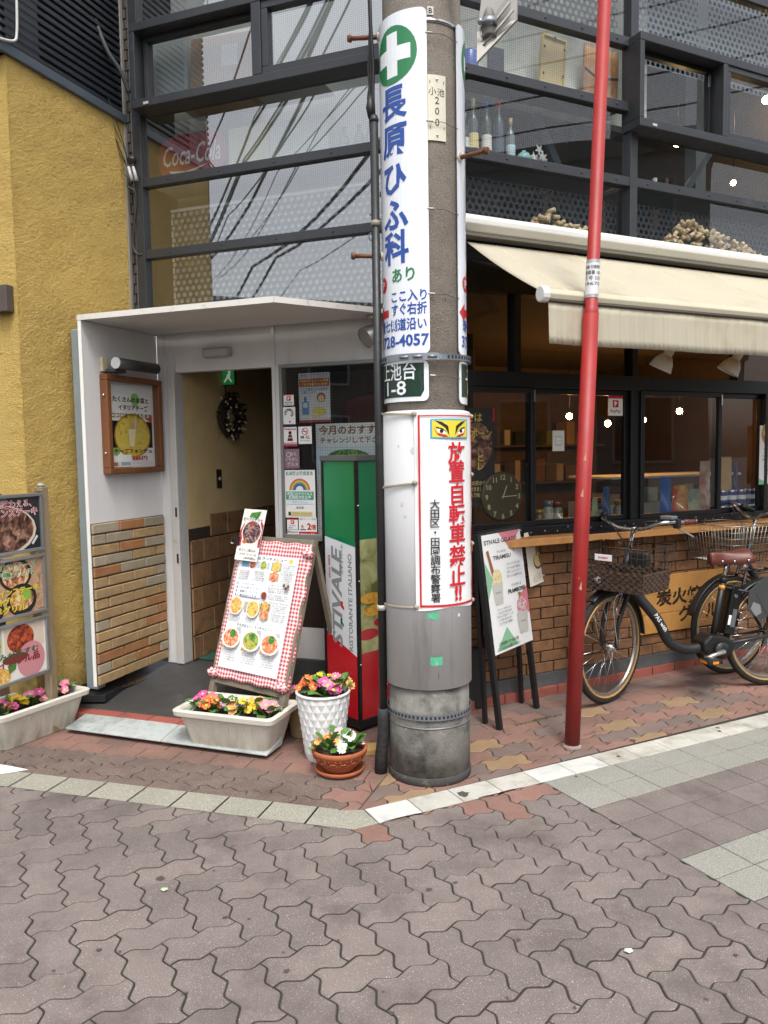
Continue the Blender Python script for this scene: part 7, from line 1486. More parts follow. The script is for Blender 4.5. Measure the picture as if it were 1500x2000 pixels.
cx_, cy_ = FL.at(374, 291, -.06); sg = thing('oval_sign', 'red rounded sign with white script lettering behind the upper left window', 'sign', FL.p(cx_, ys_, -.06))
rx_, ry_ = FL.at(441, 291, -.06)[0] - cx_, .135; pts = [(cx_ + rx_ * (abs(cos(t)) ** .55) * (1 if cos(t) > 0 else -1), ys_ + .135 + ry_ * (abs(sin(t)) ** .6) * (1 if sin(t) > 0 else -1)) for t in [2 * pi * k / 40 for k in range(40)]]
MB().prism(FL, pts, -.075, -.06).build('plate', M('glossy_red_enamel', '#a8343a', .25, var=.08), sg, bevel=.004)
m_ = MB(); m_.text(FL, 'Coca-Cola', cx_, ys_ + .15, .17, -.0588, 0, .01, w=rx_ * 1.7, shear=.35); m_.poly(FL, [(cx_ - rx_ * .7, ys_ + .06), (cx_ - .05, ys_ + .045), (cx_ + rx_ * .5, ys_ + .075), (cx_ - .02, ys_ + .03), (cx_ - rx_ * .6, ys_ + .04)], -.0588); m_.build('lettering', ink('#efe9e8', .3), sg)
GOB = M('clear_bottle_glass', '#b9cfc9', .1, trans=.6)
for k, px_ in enumerate((672, 702, 724)):
    x, _ = FL.at(px_, 280, -.12); c = FL.p(x, ys_, -.12); tag(MB().lathe(c, [(.03, 0), (.032, .02), (.03, .1), (.012, .14), (.012, .17)], 14).build('glass_jar', GOB), ['clear glass jar on the window shelf, right of the mint carton', 'clear glass jar on the window shelf, middle of three', 'clear glass jar on the window shelf nearest the pole'][k], 'jar', 'glass jars on the window shelf')

# ================================================================== BEHIND THE UPPER RIGHT GLAZING
zs_ = -.07
B(FRR, .06, xm1 - .04, y_c + .005, y_c + .026, -.35, -.031, 'inner_shelf', M('inner_dark_shelf', '#4a4d4f', .6), bld); B(FRR, .06, xm1 - .04, y_b + .005, y_b + .026, -.35, -.031, 'inner_shelf', M('inner_dark_shelf', '#4a4d4f', .6), bld); B(FRR, xm1 + .04, xe, y_c2 + .005, y_c2 + .026, -.35, -.031, 'inner_shelf', M('inner_dark_shelf', '#4a4d4f', .6), bld)
yb_, yc_ = y_b + .026, y_c + .026
def bottle(px_, py_top, rad, glassc, capc, labc, label):
    x, t = FRR.at(px_, py_top, zs_); c = FRR.p(x, yc_, zs_); h = t - yc_; bo = thing('bottle', label, 'bottle', c, 'bottles behind the upper right glazing')
    MB().lathe(c, [(rad * .9, 0), (rad, .008), (rad, h * .58), (rad * .8, h * .66), (rad * .36, h * .76), (rad * .34, h * .97), (rad * .38, h)], 16).build('glass', M('bottle_' + glassc, glassc, .12, trans=.25), bo)
    MB().lathe(c, [(rad * .40, h * .84), (rad * .41, h * 1.005), (rad * .2, h * 1.01)], 12).build('cap', M('cap_' + capc, capc, .4), bo); MB().lathe(c, [(rad + .001, h * .12), (rad + .001, h * .38)], 16, cap0=False, cap1=False).build('label', M('lab_' + labc, labc, .6), bo)
for a in ((906, 222, .03, '#2c3a34', '#d9d9d2', '#d8dad6', 'bottle with a large white label, half hidden by the pole edge'), (924, 193, .029, '#4a5a58', '#b8b27a', '#d8c98a', 'bottle with a yellow label and pale cap'), (950, 195, .029, '#33443a', '#3a5aa8', '#d8d8d0', 'bottle with a blue cap and small white label'), (974, 195, .029, '#3a4a58', '#a83a3a', '#3f4e5a', 'dark bottle with a red cap'), (997, 232, .027, '#6a7a7c', '#c9b07a', '#b8d0d8', 'short bottle with cork stopper and pale blue label')): bottle(*a)
x, y = FRR.at(1023, 302, zs_); tp2 = thing('teapot', 'small turquoise teapot beside a silver star ornament', 'teapot', FRR.p(x, yc_, zs_)); TQ = M('turquoise_glaze', '#8ab8b4', .25, var=.25, vscale=60)
MB().lathe(FRR.p(x, yc_, zs_), [(.025, 0), (.045, .02), (.048, .04), (.03, .065), (.012, .07), (.012, .08)], 18).build('body', TQ, tp2); MB().tube([FRR.p(x + .04, yc_ + .03, zs_), FRR.p(x + .075, yc_ + .05, zs_)], .008, 8).build('spout', TQ, tp2); MB().tube([FRR.p(x + .04 + .02 * cos(t), yc_ + .035 + .025 * sin(t), zs_ + .02) for t in (-1.2, -.6, 0, .6, 1.2)], .004, 6).build('handle', WHITE, tp2)
x, y = FRR.at(1052, 292, zs_); m_ = MB(); rg = random.Random(9)
for k in range(9):
    c = FRR.p(x + rg.uniform(-.05, .05), yc_ + rg.uniform(.03, .11), zs_ + rg.uniform(-.02, .02)); 
    m_.poly(Fr(c, FRR.x, UP, FRR.z), [((.034 if j % 2 == 0 else .013) * cos(j * pi / 5 + k), (.034 if j % 2 == 0 else .013) * sin(j * pi / 5 + k)) for j in range(10)], 0)
tag(m_.build('star_ornament', M('silver_star', '#c5c9c4', .35, metal=.3, var=.2), solid=.003), 'cluster of silver star ornaments on the shelf beside the teapot', 'ornament')
x, _ = FRR.at(918, 125, zs_); c = FRR.p(x, yb_, zs_); tag(MB().lathe(c, [(.045, 0), (.048, .01), (.048, .11), (.04, .12), (.0, .122)], 20, cap1=False).build('blue_tin', M('blue_patterned_tin', '#3558a8', .3, var=.3, vscale=40)), 'blue patterned tin on the upper right window ledge', 'tin')
def board_lean(px0, py0, px1, py1, z, mat, name, label, cat, by, tilt, border=None):
    o, f2, w_, h_ = boxpx(FRR, px0, py0, px1, py1, z, .02, mat, name, label, cat, tilt=tilt, by=by); return o, f2, w_, h_
o, f2, w_, h_ = board_lean(1052, 70, 1100, 178, -.1, M('backing_card', '#c9b27c', .7, var=.06), 'framed_picture', 'back of a framed picture leaning behind the upper right glazing', 'picture', yb_, -.07)
m_ = MB(); m_.box(f2, -w_, w_, 0, .012, 0, .01).box(f2, -w_, w_, h_ - .012, h_, 0, .01).box(f2, -w_, -w_ + .012, .012, h_ - .012, 0, .0099).box(f2, w_ - .012, w_, .012, h_ - .012, 0, .0099); m_.build('frame_strip', M('pale_frame', '#cdb56c', .6), o)
for a, b in ((-.8, .3), (-.8, .75), (.8, .35), (.8, .8), (0, .95)): MB().box(f2, a * w_ - .006, a * w_ + .006, b * h_, b * h_ + .014, .010, .013).build('clip', BLACKP, o)
o, f2, w_, h_ = board_lean(1140, 92, 1206, 202, -.12, M('scorched_board', '#b5793e', .7, var=.25, vscale=12, c2='#d3a878'), 'wooden_board', 'scorched orange wooden board leaning behind the glazing, at the red post', 'board', yb_, -.03)
m_ = MB(); m_.poly(f2, [(-w_, h_ * .62), (-w_ * .2, h_ * .5), (w_, h_ * .58), (w_, h_ * .54), (-w_ * .2, h_ * .45), (-w_, h_ * .57)], .001); m_.build('scorch_line', M('scorch', '#3a2a22', .8), o)
board_lean(955, 92, 985, 172, -.14, M('slate_panel', '#3f464b', .6), 'slate_panel', 'dark slate panel leaning behind the glazing under the road sign', 'board', yb_, 0)
x, _ = FRR.at(1279, 350, zs_); c = FRR.p(x, y_c2 + .026, zs_); tag(MB().lathe(c, [(.014, 0), (.015, .06), (.012, .064), (.0, .066)], 12, cap1=False).build('candle', WHITE), 'small white candle on the inner shelf of the right bay', 'candle')
x, _ = FRR.at(1302, 352, zs_); c = FRR.p(x, y_c2 + .026, zs_); tag(MB().lathe(c, [(.02, 0), (.016, .03), (.01, .05), (.014, .065), (.006, .08)], 12).build('figurine', M('brown_figurine', '#7a4f3c', .5, var=.3)), 'small brown figurine beside the white candle', 'figurine')
# ---- lit bulbs
BULB = M('lit_bulb', '#ffd08a', .4, emit=60.0); WARM = M('lit_warm_bulb', '#ffab55', .4, emit=150.0)
def lamp(fr, px_, py_, off, r, label, group, mat=BULB, drop=.5):
    x, y = fr.at(px_, py_, off); c = fr.p(x, y, off); lp = thing('pendant_bulb', label, 'lamp', c, group)
    MB().ball(c, r, 12, 8).build('bulb', mat, lp); MB().lathe(c + UP * r * .8, [(r * .45, 0), (r * .5, r * .9), (r * .3, r * 1.1)], 10).build('socket', BLACKP, lp); MB().tube([c + UP * r * 1.8, c + UP * (r * 1.8 + drop)], .003, 5).build('cord', BLACKP, lp)
for a in ((1396, 215, 'lit bulb behind the left sash of the projecting window on the right'), (1497, 195, 'lit bulb at the right edge behind the projecting window'), (1323, 278, 'lit bulb below the projecting window on the right'), (1432, 357, 'dim lit bulb low behind the right bay')): lamp(FRR, a[0], a[1], -.55, .032 if a[0] != 1432 else .02, a[2], 'lit bulbs behind the upper right glazing')
for a in ((1112, 813, 'warm pendant bulb seen between the red post and the first sash'), (1187, 827, 'warm pendant bulb left of the window post'), (1256, 820, 'warm pendant bulb right of the window post'), (1327, 803, 'bright warm pendant bulb in the middle of the right shop window')): lamp(FRR, a[0], a[1], -1.3, .026, a[2], 'warm bulbs inside the shop', WARM, .4)
# ---- corks
CRK = M('wine_cork', '#cdb792', .85, var=.15, vscale=70, rnd=.14, bump=.3, bscale=120); ME_CORK = MB().lathe((0, 0, -.021), [(.0115, 0), (.013, .002), (.013, .044), (.0115, .046)], 10).mesh('cork', CRK)
def pile(x0, x1, prof, label, n, seed):
    rg = random.Random(seed); y0 = y_h - .02; cp = thing('cork_pile', label, 'corks', FRR.p((x0 + x1) / 2, y0, -.06), 'heaps of wine corks'); k = 0; pts = []
    while k < n:
        u = rg.random(); hmax = prof(u)
        if hmax < .012: continue
        x = x0 + (x1 - x0) * u; z = -.025 - .085 * rg.random(); y = y0 + hmax * (rg.random() ** .6) * (1 - abs(z + .067) * 3)
        o = place(ME_CORK, 'cork', FRR.p(x, y, z), cp, (rg.uniform(.6, 2.2), rg.uniform(-.5, .5), rg.uniform(0, 3.1))); k += 1
x0c = FRR.at(1036, 430, -.05)[0]; x1c = FRR.at(1150, 450, -.05)[0]; pile(x0c, x1c, lambda u: .14 * max(0, min(u / .35, (1 - u) / .65)) ** .8, 'small heap of wine corks behind the glass, left of the red post', 52, 3)
x0c = FRR.at(1306, 470, -.05)[0]; x1c = FRR.at(1484, 500, -.05)[0]; pile(x0c, x1c, lambda u: .20 * max(0, min((u + .05) / .22, (1 - u) / .78)) ** .75, 'large heap of wine corks behind the glass above the awning, at right', 150, 4)

# ================================================================== SHOP WINDOW: PRINTS, CLOCK, GOODS
posterpx('poster', 'dark T-bone steak poster behind the glass beside the utility pole', 'poster', FRR, 905, 796, 966, 990, -.05, [('d', .42, .62, .5, STK, .62), ('p', [(0, 0), (.55, 0), (.98, .22), (.98, 0)], '#dfe3e6'), ('r', .94, 0, 1, .28, RED), ('r', .94, .86, 1, 1, RED), ('t', 'とは', .35, .9, .1, '#d8b84a', .02, .5), ('t', 'Tボーン', .5, .74, .1, '#d8b84a', .02, .8), ('v', 'ヒレ', .55, .5, .1, .09, '#d8b84a', .02), ('t', 'その形から、', .45, .24, .05, '#d8c27a', .01, .6), ('t', '名づきました。', .42, .18, .05, '#d8c27a', .01, .6), ('t', '二人で味わえる', .45, .12, .05, '#d8c27a', .01, .7)], paper='#26221f')
cx_, cy_ = FRR.at(982, 970, -.03); ck = thing('wall_clock', 'brown round clock with pale green numerals behind the shop glass', 'clock', FRR.p(cx_, cy_ - .15, -.03)); rC = .148
MB().lathe(FRR.p(cx_, cy_, -.05), [(rC, 0), (rC, .015), (rC - .012, .022)], 40, axis=FRR.z).build('face', M('brown_clock_face', '#4a3b2a', .5, var=.15), ck); m_ = MB()
for k in range(12): t = pi / 2 - 2 * pi * k / 12; m_.text(FRR, str(k or 12), cx_ + rC * .78 * cos(t), cy_ + rC * .78 * sin(t), .042, -.0265, 0, .02)
m_.build('numerals', ink('#b9c07a'), ck)
for L2, t, w2 in ((.10, radians(2), .004), (.07, radians(68), .005)): MB().prism(Fr(FRR.p(cx_, cy_, -.026), FRR.x * cos(t) + UP * sin(t), UP * cos(t) - FRR.x * sin(t)), [(-.01, -w2 / 2), (L2, -w2 / 2), (L2, w2 / 2), (-.01, w2 / 2)], 0, .002).build('hand', ink('#c9cf9a'), ck)
posterpx('notice', 'small white patterned notice stuck to the shop glass', 'notice', FRR, 1079, 841, 1102, 881, .03, [('r', .2, .25, .8, .75, '#b9bcb4'), ('r', .3, .35, .7, .65, '#dcded6'), ('t', 'マスク', .5, .5, .12, '#55554f', 0, .3)], paper='#cfd0c8')
posterpx('sticker', 'white and red payment sticker high on the shop glass', 'sticker', FRR, 1188, 773, 1216, 812, .03, [('r', 0, .86, 1, 1, RED), ('r', .3, .42, .7, .78, RED), ('t', 'P', .5, .6, .3, '#ffffff', .06), ('t', 'PayPay', .5, .24, .2, BLK, .01, .7)])
posterpx('menu_notice', 'white pizza menu sheet on the shop glass at the right edge', 'notice', FRR, 1483, 831, 1540, 945, .03, [('d', .35, .86, .3, food('pizza', '#a83a2a', '#d8a24a', '#6a8a3a', 50)), ('t', 'ピッツァ', .4, .86, .1, '#efe6b0', .03, .5), ('p', [(0, 0), (.4, 0), (0, .1)], '#8abf98')] + filler(.45, .66, 9, .06, .04, w=.7, seed=51))
ysh = y_sl - .075
def can(px_, py_, row, label):
    x, _ = FRR.at(px_, py_, -.14); y0_ = ysh + row * .112; c = FRR.p(x, y0_, -.14 - .0); cn = thing('tin_can', label, 'can', c, 'stacked tins in the shop window')
    MB().lathe(c, [(.034, 0), (.036, .003), (.036, .107), (.034, .11)], 18).build('tin', M('tin_metal', '#b9bcbf', .3, metal=.8), cn); MB().lathe(c, [(.0365, .012), (.0365, .098)], 18, cap0=False, cap1=False).build('label', M('blue_white_label', '#2f3f86', .4) if (int(px_) + row) % 2 else M('white_tin_label', '#c9ccd0', .4), cn)
    MB().lathe(c, [(.037, .04), (.037, .07)], 18, cap0=False, cap1=False).build('label_band', WHITE if (int(px_) + row) % 2 else M('blue_white_label', '#2f3f86', .4), cn)
for k, px_ in enumerate((1410, 1428, 1446, 1464, 1482)):
    for r_ in (0, 1): can(px_, 975, r_, ['bottom', 'top'][r_] + ' row tin, ' + ['leftmost', 'second from left', 'third from left', 'fourth from left', 'rightmost'][k] + ' of the stacked tins')
def bag(px_, py_top, w_, mat, label, name='packet', d=.05):
    x, t = FRR.at(px_, py_top, -.2); c = FRR.p(x, ysh, -.2); h = t - ysh; m_ = MB(); m_.grid(lambda u, v: c + FRR.x * (w_ * (u - .5) * (1 - .12 * v ** 3)) + UP * h * v + FRR.z * (d * sin(pi * u) * (1 - v ** 4) * (.6 + .4 * sin(v * 6))), 10, 10); m_.grid(lambda u, v: c + FRR.x * (w_ * (.5 - u) * (1 - .12 * v ** 3)) + UP * h * v - FRR.z * (d * .5 * sin(pi * u) * (1 - v ** 4)), 6, 6); tag(m_.build(name, mat), label, 'packet', 'packets in the shop window')
bag(1377, 900, .11, M('red_foil_bag', '#a83036', .3, var=.2, c2='#d8cfb8'), 'tall red and cream packet left of the stacked tins'); bag(1418, 892, .13, M('kraft_bag', '#c2a06a', .6, var=.15), 'tall tan paper packet behind the stacked tins'); bag(1437, 902, .05, M('navy_pack', '#2b3a78', .3, var=.1), 'narrow navy packet behind the stacked tins')
bag(1300, 932, .10, M('blue_yellow_pack', '#3d63a6', .35, var=.2), 'blue packet in the middle of the right shop window'); bag(1329, 948, .16, M('yellow_red_bag', '#cfb36a', .5, var=.25, c2='#b8453a', vscale=14), 'yellow and red snack bag in the right shop window'); bag(1358, 955, .14, M('teal_bag', '#5f8f96', .5, var=.2, c2='#c8b890', vscale=14), 'teal and tan snack bag in the right shop window'); bag(1380, 948, .045, M('cream_pack', '#d2cbb4', .5), 'slim cream packet beside the meeting stile')
bag(1184, 950, .06, M('blue_bottle_pack', '#34558f', .35), 'slim blue bottle-shaped packet by the window post'); bag(1162, 973, .05, M('pale_card', '#c9c3a4', .6, c2='#6f8a5a'), 'small pale card standing by the window post', d=.008)
JARC = ['#6a4a2a', '#a8a294', '#7a8a5a', '#8a3a30', '#c9a85a', '#3a4a5a', '#b9b4a6']
JL = ['leftmost', 'second', 'third', 'fourth', 'fifth', 'sixth', 'seventh', 'eighth']
for k in range(8):
    x = FRR.at(1052, 985, -.3)[0] + k * .115; c = FRR.p(x, ysh, -.3 - .05 * (k % 3)); hj = .14 + .05 * ((k * 7) % 4) / 3; jr = thing('preserve_jar', JL[k] + ' preserve jar of the row behind the first shop window', 'jar', c, 'jars behind the shop window')
    MB().lathe(c, [(.036, 0), (.04, .008), (.04, hj * .72), (.03, hj * .8), (.03, hj * .84)], 16).build('glass', M('jar_' + JARC[k % 7], JARC[k % 7], .2, var=.3, vscale=30), jr); MB().lathe(c, [(.033, hj * .83), (.033, hj), (.03, hj + .003)], 16).build('lid', M('jar_lid_' + str(k % 3), ['#b8912e', '#8d8f90', '#7a2a26'][k % 3], .35, metal=.3), jr); MB().lathe(c, [(.0405, hj * .2), (.0405, hj * .6)], 16, cap0=False, cap1=False).build('label', M('jar_label', '#d2cbb8', .6, var=.08), jr)
# glass display counter deep in the shop
dcx = FRR.at(1190, 940, -1.0)[0]; dcn = thing('display_counter', 'glass-topped chiller counter deep inside the shop', 'counter', FRR.p(dcx + .6, 0, -1.2)); B(FRR, dcx, dcx + 1.5, 0, 1.05, -1.5, -1.0, 'body', M('steel_counter', '#b9bcb6', .4, var=.1), dcn); B(FRR, dcx, dcx + 1.5, 1.25, 1.27, -1.5, -.98, 'top_rail', M('pale_counter_rail', '#cfd6d6', .4), dcn, .004)  # top rail in a plain pale colour
B(FRR, dcx, dcx + 1.5, 1.05, 1.25, -1.02, -1.0, 'chiller_front', M('chiller_pale_front', '#a9b4b4', .2), dcn) if False else MB().rect(FRR, dcx, 1.05, dcx + 1.5, 1.25, -.99).build('chiller_glass', GL_S, dcn)
rgs = random.Random(8); TUBS = ['#c9b28a', '#a8564a', '#7f9a6a', '#d8d2c0', '#8a6a4a', '#c9a24a']
for k in range(10): x = dcx + .08 + k * .14; MB().box(FRR, x, x + .11, 1.05, 1.05 + rgs.uniform(.06, .14), -1.3, -1.08).build('gelato_tub', M('tub_' + TUBS[k % 6], TUBS[k % 6], .5, var=.1), dcn, bevel=.006)
bs = thing('back_shelf', 'shelf of boxes and jars against the back wall of the shop', 'shelf', FRR.p(1.6, 1.0, -3.3))
for y in (1.15, 1.55): B(FRR, .8, 4.0, y - .02, y, -3.39, -3.05, 'shelf_board', M('inner_timber', '#6b5f54', .7), bs)
for k in range(22): x = .85 + k * .14; y = (1.15, 1.55)[k % 2]; MB().box(FRR, x, x + rgs.uniform(.06, .12), y + .0005, y + rgs.uniform(.1, .28), -3.3, -3.1).build('shelf_item', (lambda c_: M('tub_' + c_, c_, .5, var=.1))(TUBS[rgs.randrange(6)]), bs, bevel=.006)
# string of fairy lights along the sill
m_ = MB(); rg = random.Random(2); pts = [FRR.p(.2 + k * .03, y_ct + .012 + .012 * rg.random() + (.02 if k % 4 == 0 else 0), .03 + .025 * rg.random()) for k in range(100)]; fl = MB().tube(pts, .0022, 4).build('fairy_lights', CAB); tag(fl, 'black fairy-light cable lying along the window sill', 'light string')
m_ = MB()
for k in range(0, 100, 3): m_.ball(pts[k] + UP * .006, .0045, 6, 4)
m_.build('tiny_bulbs', M('unlit_bulb', '#9a9a92', .3), fl, kind='stuff')
tag(MB().box(FRR, FRR.at(1140, 1033, .08)[0], FRR.at(1255, 1024, .08)[0], y_ct, y_ct + .006, .03, .15).build('serving_mat', BLACKP, bevel=.002), 'thin black serving mat on the pine counter behind the bicycle', 'mat')
# carved timber sign on the brick wall
x0_, y1_ = FRR.at(1262, 1124, .03); x1_, y0_ = FRR.at(1418, 1225, .03); y0_ = FRR.at(1340, 1228, .03)[1]; y1_ = FRR.at(1340, 1118, .03)[1]
ts = thing('timber_sign', 'pine board sign with brushed black characters on the brick wall behind the bicycles', 'sign', FRR.p((x0_ + x1_) / 2, y0_, .012)); PIN = M('pine_sign_board', '#bb8848', .6, var=.2, vscale=7, bump=.1, bscale=40, dirt=('#d3ad76', 5, .6))
n = 3
for k in range(n): MB().box(FRR, x0_ - .06, x1_, y0_ + (y1_ - y0_) * k / n + .001, y0_ + (y1_ - y0_) * (k + 1) / n - .001, .013, .03).build('plank', PIN, ts, bevel=.003)
m_ = MB(); hs_ = (y1_ - y0_); m_.text(FRR, '炭火焼', x0_ + (x1_ - x0_) * .40, y0_ + hs_ * .60, hs_ * .30, .0312, 0, .03, w=(x1_ - x0_) * .56); m_.text(FRR, 'グリル', x0_ + (x1_ - x0_) * .64, y0_ + hs_ * .28, hs_ * .30, .0312, 0, .03, w=(x1_ - x0_) * .5); m_.build('lettering', ink('#2a1d14'), ts)
for k in (0, 1): x = x0_ + .1 + k * .55; MB().box(FRR, x - .02, x + .02, y1_, y_ct - .045, .013, .028).build('hanging_batten', M('bracket_timber', '#7c5736', .6), ts, bevel=.002)

# ================================================================== CABLES ON THE LEFT
cbl = thing('service_cable', 'black service cables and splices on the dark tiled pilaster', 'cable', FL.p(xq0, 3.2, .05)); W_ = lambda px_, py_, o=.06: FL.p(*FL.at(px_, py_, o), o)
for pts, r in (([(90, -20), (140, 110), (185, 190), (212, 240), (245, 318)], .004), ([(132, -20), (170, 90), (205, 175), (238, 270), (250, 320)], .0035), ([(150, 110), (205, 210), (247, 300)], .0025), ([(246, 322), (232, 300), (234, 330), (248, 345)], .002)): MB().tube(curve([W_(x, y, .3 - .24 * min(1, max(0, (y + 20) / 330))) for x, y in pts], 5), r, 6).build('cable', CAB, cbl)
MB().tube(curve([W_(165, -20, .25), W_(205, 90, .18), W_(236, 140, .1), W_(252, 182, .05)], 5), .013, 10).build('cable', M('grey_sleeved_cable', '#4a4c4d', .5), cbl)
MB().tube(curve([W_(251, 345), W_(250, 365), W_(262, 372, .05), W_(266, 395, .04), W_(262, 440, .04), W_(260, 480, .04), W_(268, 496, .04), W_(279, 497, .03)], 5), .0075, 8).build('flexible_conduit', M('dark_flex', '#2e2e30', .5), cbl)
for px_ in (251, 260): MB().tube([W_(px_, 326), W_(px_ + 7, 352)], [.009, .012], 8).build('splice', M('grey_white_plastic', '#b9bdbd', .5), cbl)
MB().ball(W_(257, 311), .03, 10, 6, sc=(1, .6, .7)).build('tape_bundle', CAB, cbl)
tag(MB().tube(curve([FY.p(*FY.at(32, -20, .03), .03), FY.p(*FY.at(33, 60, .03), .03), FY.p(*FY.at(26, 80, .03), .03), FY.p(*FY.at(-10, 72, .03), .03)], 5), .007, 8).build('white_cable', M('white_cable', '#c9c9c2', .5)), 'white cable bent across the dark ribbed cladding at the top left', 'cable')

# ================================================================== LITTER AND STAINS ON THE PAVING
GUM = M('trodden_gum', '#4a4441', .85, var=.2); rg = random.Random(77)
for px_, py_, r in ((313, 1715, .017), (905, 1551, .030), (418, 1700, .006), (1208, 1477, .012), (1235, 1446, .018), (1184, 1450, .010), (1349, 1408, .010), (1405, 1428, .014), (1402, 1421, .012), (1125, 1516, .009), (1068, 1464, .009), (1003, 1450, .008), (838, 1737, .012), (1345, 1410, .009), (1460, 1383, .010), (1310, 1432, .006)):
    c = G(px_, py_, .0022); pts = [c + V((cos(t * pi / 6), sin(t * pi / 6), 0)) * r * rg.uniform(.65, 1.15) for t in range(12)]; MB().add(pts, [tuple(range(12))]).build('gum_spot', GUM, pavement)
rg2 = random.Random(101)
for k in range(34):
    c = G(rg2.uniform(20, 1480), 1600 + 400 * rg2.random() ** 1.3, .0026); r = rg2.uniform(.003, .010); pts = [c + V((cos(t * pi / 5), sin(t * pi / 5), 0)) * r * rg2.uniform(.6, 1.2) for t in range(10)]
    if (c - APEX).dot(V((0, -1, 0))) > .15: MB().add(pts, [tuple(range(10))]).build('gum_spot', GUM, street)
for px_, py_, cl_ in ((321, 1739, '#aebd9a'), (1228, 1859, '#dcdcc8'), (430, 1467, '#4d4030')):
    c = G(px_, py_, .004); m_ = MB(); m_.add([c + V((cos(t * pi / 4) * .014, sin(t * pi / 4) * .009, .002 + .004 * (t % 2))) for t in range(8)], [tuple(range(8))]); tag(m_.build('fallen_leaf', M('leaf_' + cl_, cl_, .7), solid=.001), {'#aebd9a': 'pale green petal lying on the mauve pavers at lower left', '#dcdcc8': 'small white petal lying on the mauve pavers at lower right', '#4d4030': 'brown dead leaf at the foot of the middle trough'}[cl_], 'petal')
# moss and weeds in the joints
MOS = M('moss', '#4f5a2c', .95, var=.3, rnd=.2); m_ = MB()
def tufts(p0, p1, n, w_, hgt):
    for k in range(n):
        t = rg.random(); c = p0.lerp(p1, t) + V((rg.gauss(0, w_), rg.gauss(0, w_), 0)); a = rg.uniform(0, 6.28); e = V((cos(a), sin(a), 0)) * .003; h = hgt * rg.uniform(.4, 1); m_.add([c - e - UP * .004, c + e - UP * .004, c + e * .3 + V((rg.gauss(0, .4), rg.gauss(0, .4), 1)) * h], [(0, 1, 2)])
tufts(G(1005, 1417), G(1098, 1396), 260, .008, .010); tufts(G(1130, 1440), G(1170, 1428), 60, .006, .008); tufts(G(1430, 1327), G(1475, 1318), 80, .007, .012); tufts(G(1115, 1462), G(1150, 1450), 30, .006, .006)
for (a, b) in (((1016, 1857), (1080, 1890)), ((600, 1870), (680, 1960)), ((420, 1840), (460, 1880)), ((1270, 1905), (1330, 1880))): tufts(G(*a, -.004), G(*b, -.004), 110, .004, .005)
mo_ = m_.build('moss', MOS); mo_['kind'] = 'stuff'

# ================================================================== THE OTHER SIDE OF THE STREET (seen in the glass)
def opposite(name, label, centre, face, w_, d_, h_, mat, rows, cols, gable=0.0):
    z = V((face.x, face.y, 0)).normalized(); x = UP.cross(z); f = Fr(centre, x, UP, z); t = thing(name, label, 'building', centre, 'buildings across the street'); MB().box(f, -w_ / 2, w_ / 2, 0, h_, -d_, 0).build('wall', mat, t)
    if gable: MB().prism(Fr(f.p(0, h_, -d_), x, UP, z), [(-w_ / 2 - .2, 0), (w_ / 2 + .2, 0), (0, gable)], 0, d_ + .2).build('roof', M('roof_tile_grey', '#4a4745', .8), t)
    else: MB().box(f, -w_ / 2 - .1, w_ / 2 + .1, h_ - .25, h_ + .1, -d_, .12).build('parapet', M('parapet_grey', '#6d6a66', .8), t)
    for r in range(rows):
        for c in range(cols):
            cx = -w_ / 2 + w_ * (c + .5) / cols; cy = 1.0 + (h_ - 1.2) * (r + .1) / rows; wn = MB().box(f, cx - .55, cx + .55, cy, cy + 1.3, 0, .06).build('window', M('window_frame_grey', '#9a9a96', .5), t); MB().box(f, cx - .49, cx + .49, cy + .06, cy + 1.24, .061, .065).build('pane', M('dark_far_pane', '#2c3338', .1), wn)
opposite('tiled_house', 'dark tiled house across the street, mirrored in the left glazing', V((-12.0, -7.2, 0)), V((.9, .5, 0)), 6.5, 6, 5.4, M('dark_tile_wall', '#5a5048', .8, var=.15), 2, 3)
opposite('gabled_house', 'brown gabled house across the street, mirrored beside the pole', V((-5.6, -11.6, 0)), V((.45, 1, 0)), 5.2, 6, 5.6, M('brown_render', '#7a6c5c', .85, var=.1), 2, 2, gable=2.4)
opposite('shop_building', 'grey shop building across the side street, mirrored in the right glazing', V((10.5, -1.5, 0)), V((-1, .35, 0)), 9, 6, 7.2, M('grey_render', '#7e7d7a', .85, var=.1), 3, 4)
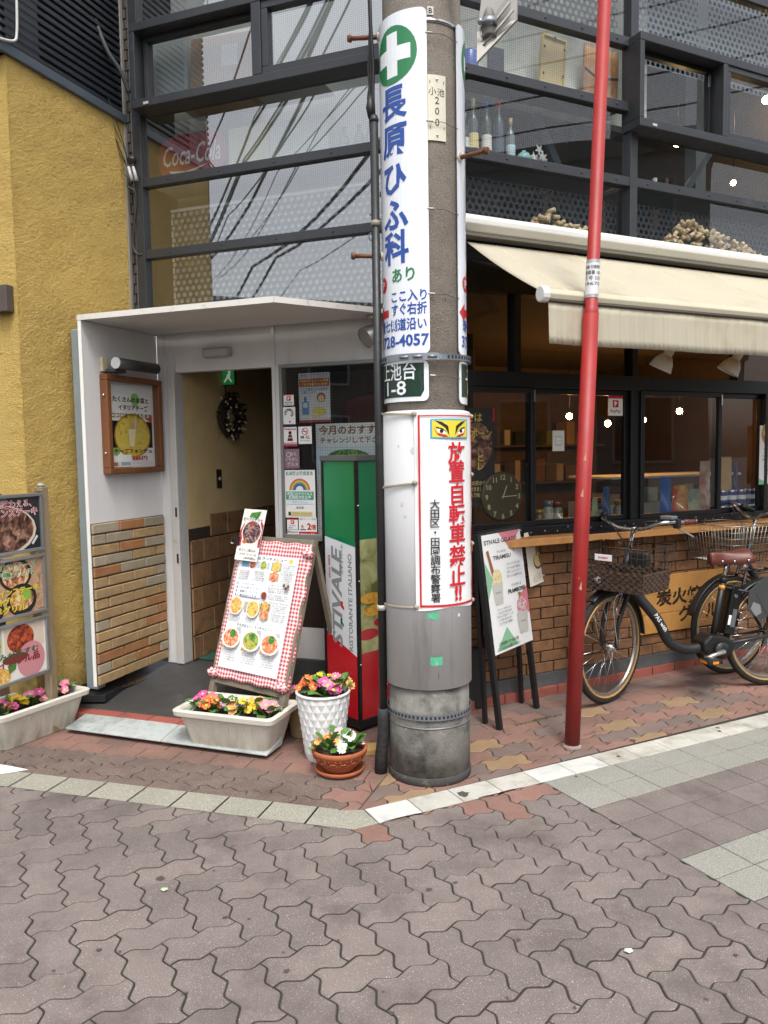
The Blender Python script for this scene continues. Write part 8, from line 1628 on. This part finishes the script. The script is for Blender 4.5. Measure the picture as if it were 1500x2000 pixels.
dW = V((-.872, -.489, 0)); nW = V((.489, -.872, 0)); rg = random.Random(12)
for k in range(15):
    lat = rg.uniform(-1.0, 2.2); z = rg.uniform(4.9, 8.6); a = PC + nW * lat + dW * .4 + UP * z; n = 14; r = rg.choice((.009, .012, .018, .026)); pts = [a + dW * (22 * t / n) - UP * (1.1 * sin(pi * ((22 * t / n) % 11) / 11) * .35) for t in range(n + 1)]
    tag(MB().tube(pts, r, 5).build('overhead_cable', CAB), 'black overhead cable running down the street, mirrored in the left glazing', 'cable', 'overhead cables along the street')
for k in range(6):
    z = 5.4 + k * .42; a = V((2.4 + .3 * k, -6, z)); b = V((7.5, 12, z)); n = 10; pts = [a.lerp(b, t / n) - UP * (.35 * sin(pi * t / n)) for t in range(n + 1)]
    tag(MB().tube(pts, .011, 5).build('overhead_cable', CAB), 'black overhead cable across the side street, mirrored in the right glazing', 'cable', 'overhead cables over the side street')
fp_ = V((-9.6, -7.9, 0)); fpo = thing('utility_pole', 'distant utility pole with crossarms, mirrored in the upper left glazing', 'utility pole', fp_); MB().lathe(fp_, [(.17, 0), (.13, 9)], 14).build('shaft', CONC, fpo)
for z in (7.0, 7.8): MB().box(Fr(fp_ + UP * z, nW, UP, dW), -.9, .9, -.05, .05, -.22, -.14).build('crossarm', GALV, fpo)
for s_ in (-.8, -.4, .4, .8): MB().lathe(fp_ + nW * s_ + UP * 7.85 - dW * .18, [(.05, 0), (.06, .1), (.03, .18)], 8).build('insulator', BLACKP, fpo)
lpp = V((-4.9, -4.3, 0)); sl = thing('street_lamp', 'street lamp with a hanging lantern, mirrored low in the left glazing', 'street lamp', lpp); MB().tube([lpp, lpp + UP * 4.2], .05, 10).build('post', BLACKP, sl); MB().tube(curve([lpp + UP * 4.0, lpp + UP * 4.25 + nW * .4, lpp + UP * 4.1 + nW * .75], 5), .025, 8).build('arm', BLACKP, sl)
lh = lpp + UP * 3.45 + nW * .75; MB().lathe(lh, [(.11, 0), (.17, .4), (.24, .42), (.06, .6), (.03, .66)], 6, smooth=False).build('lantern', BLACKP, sl)
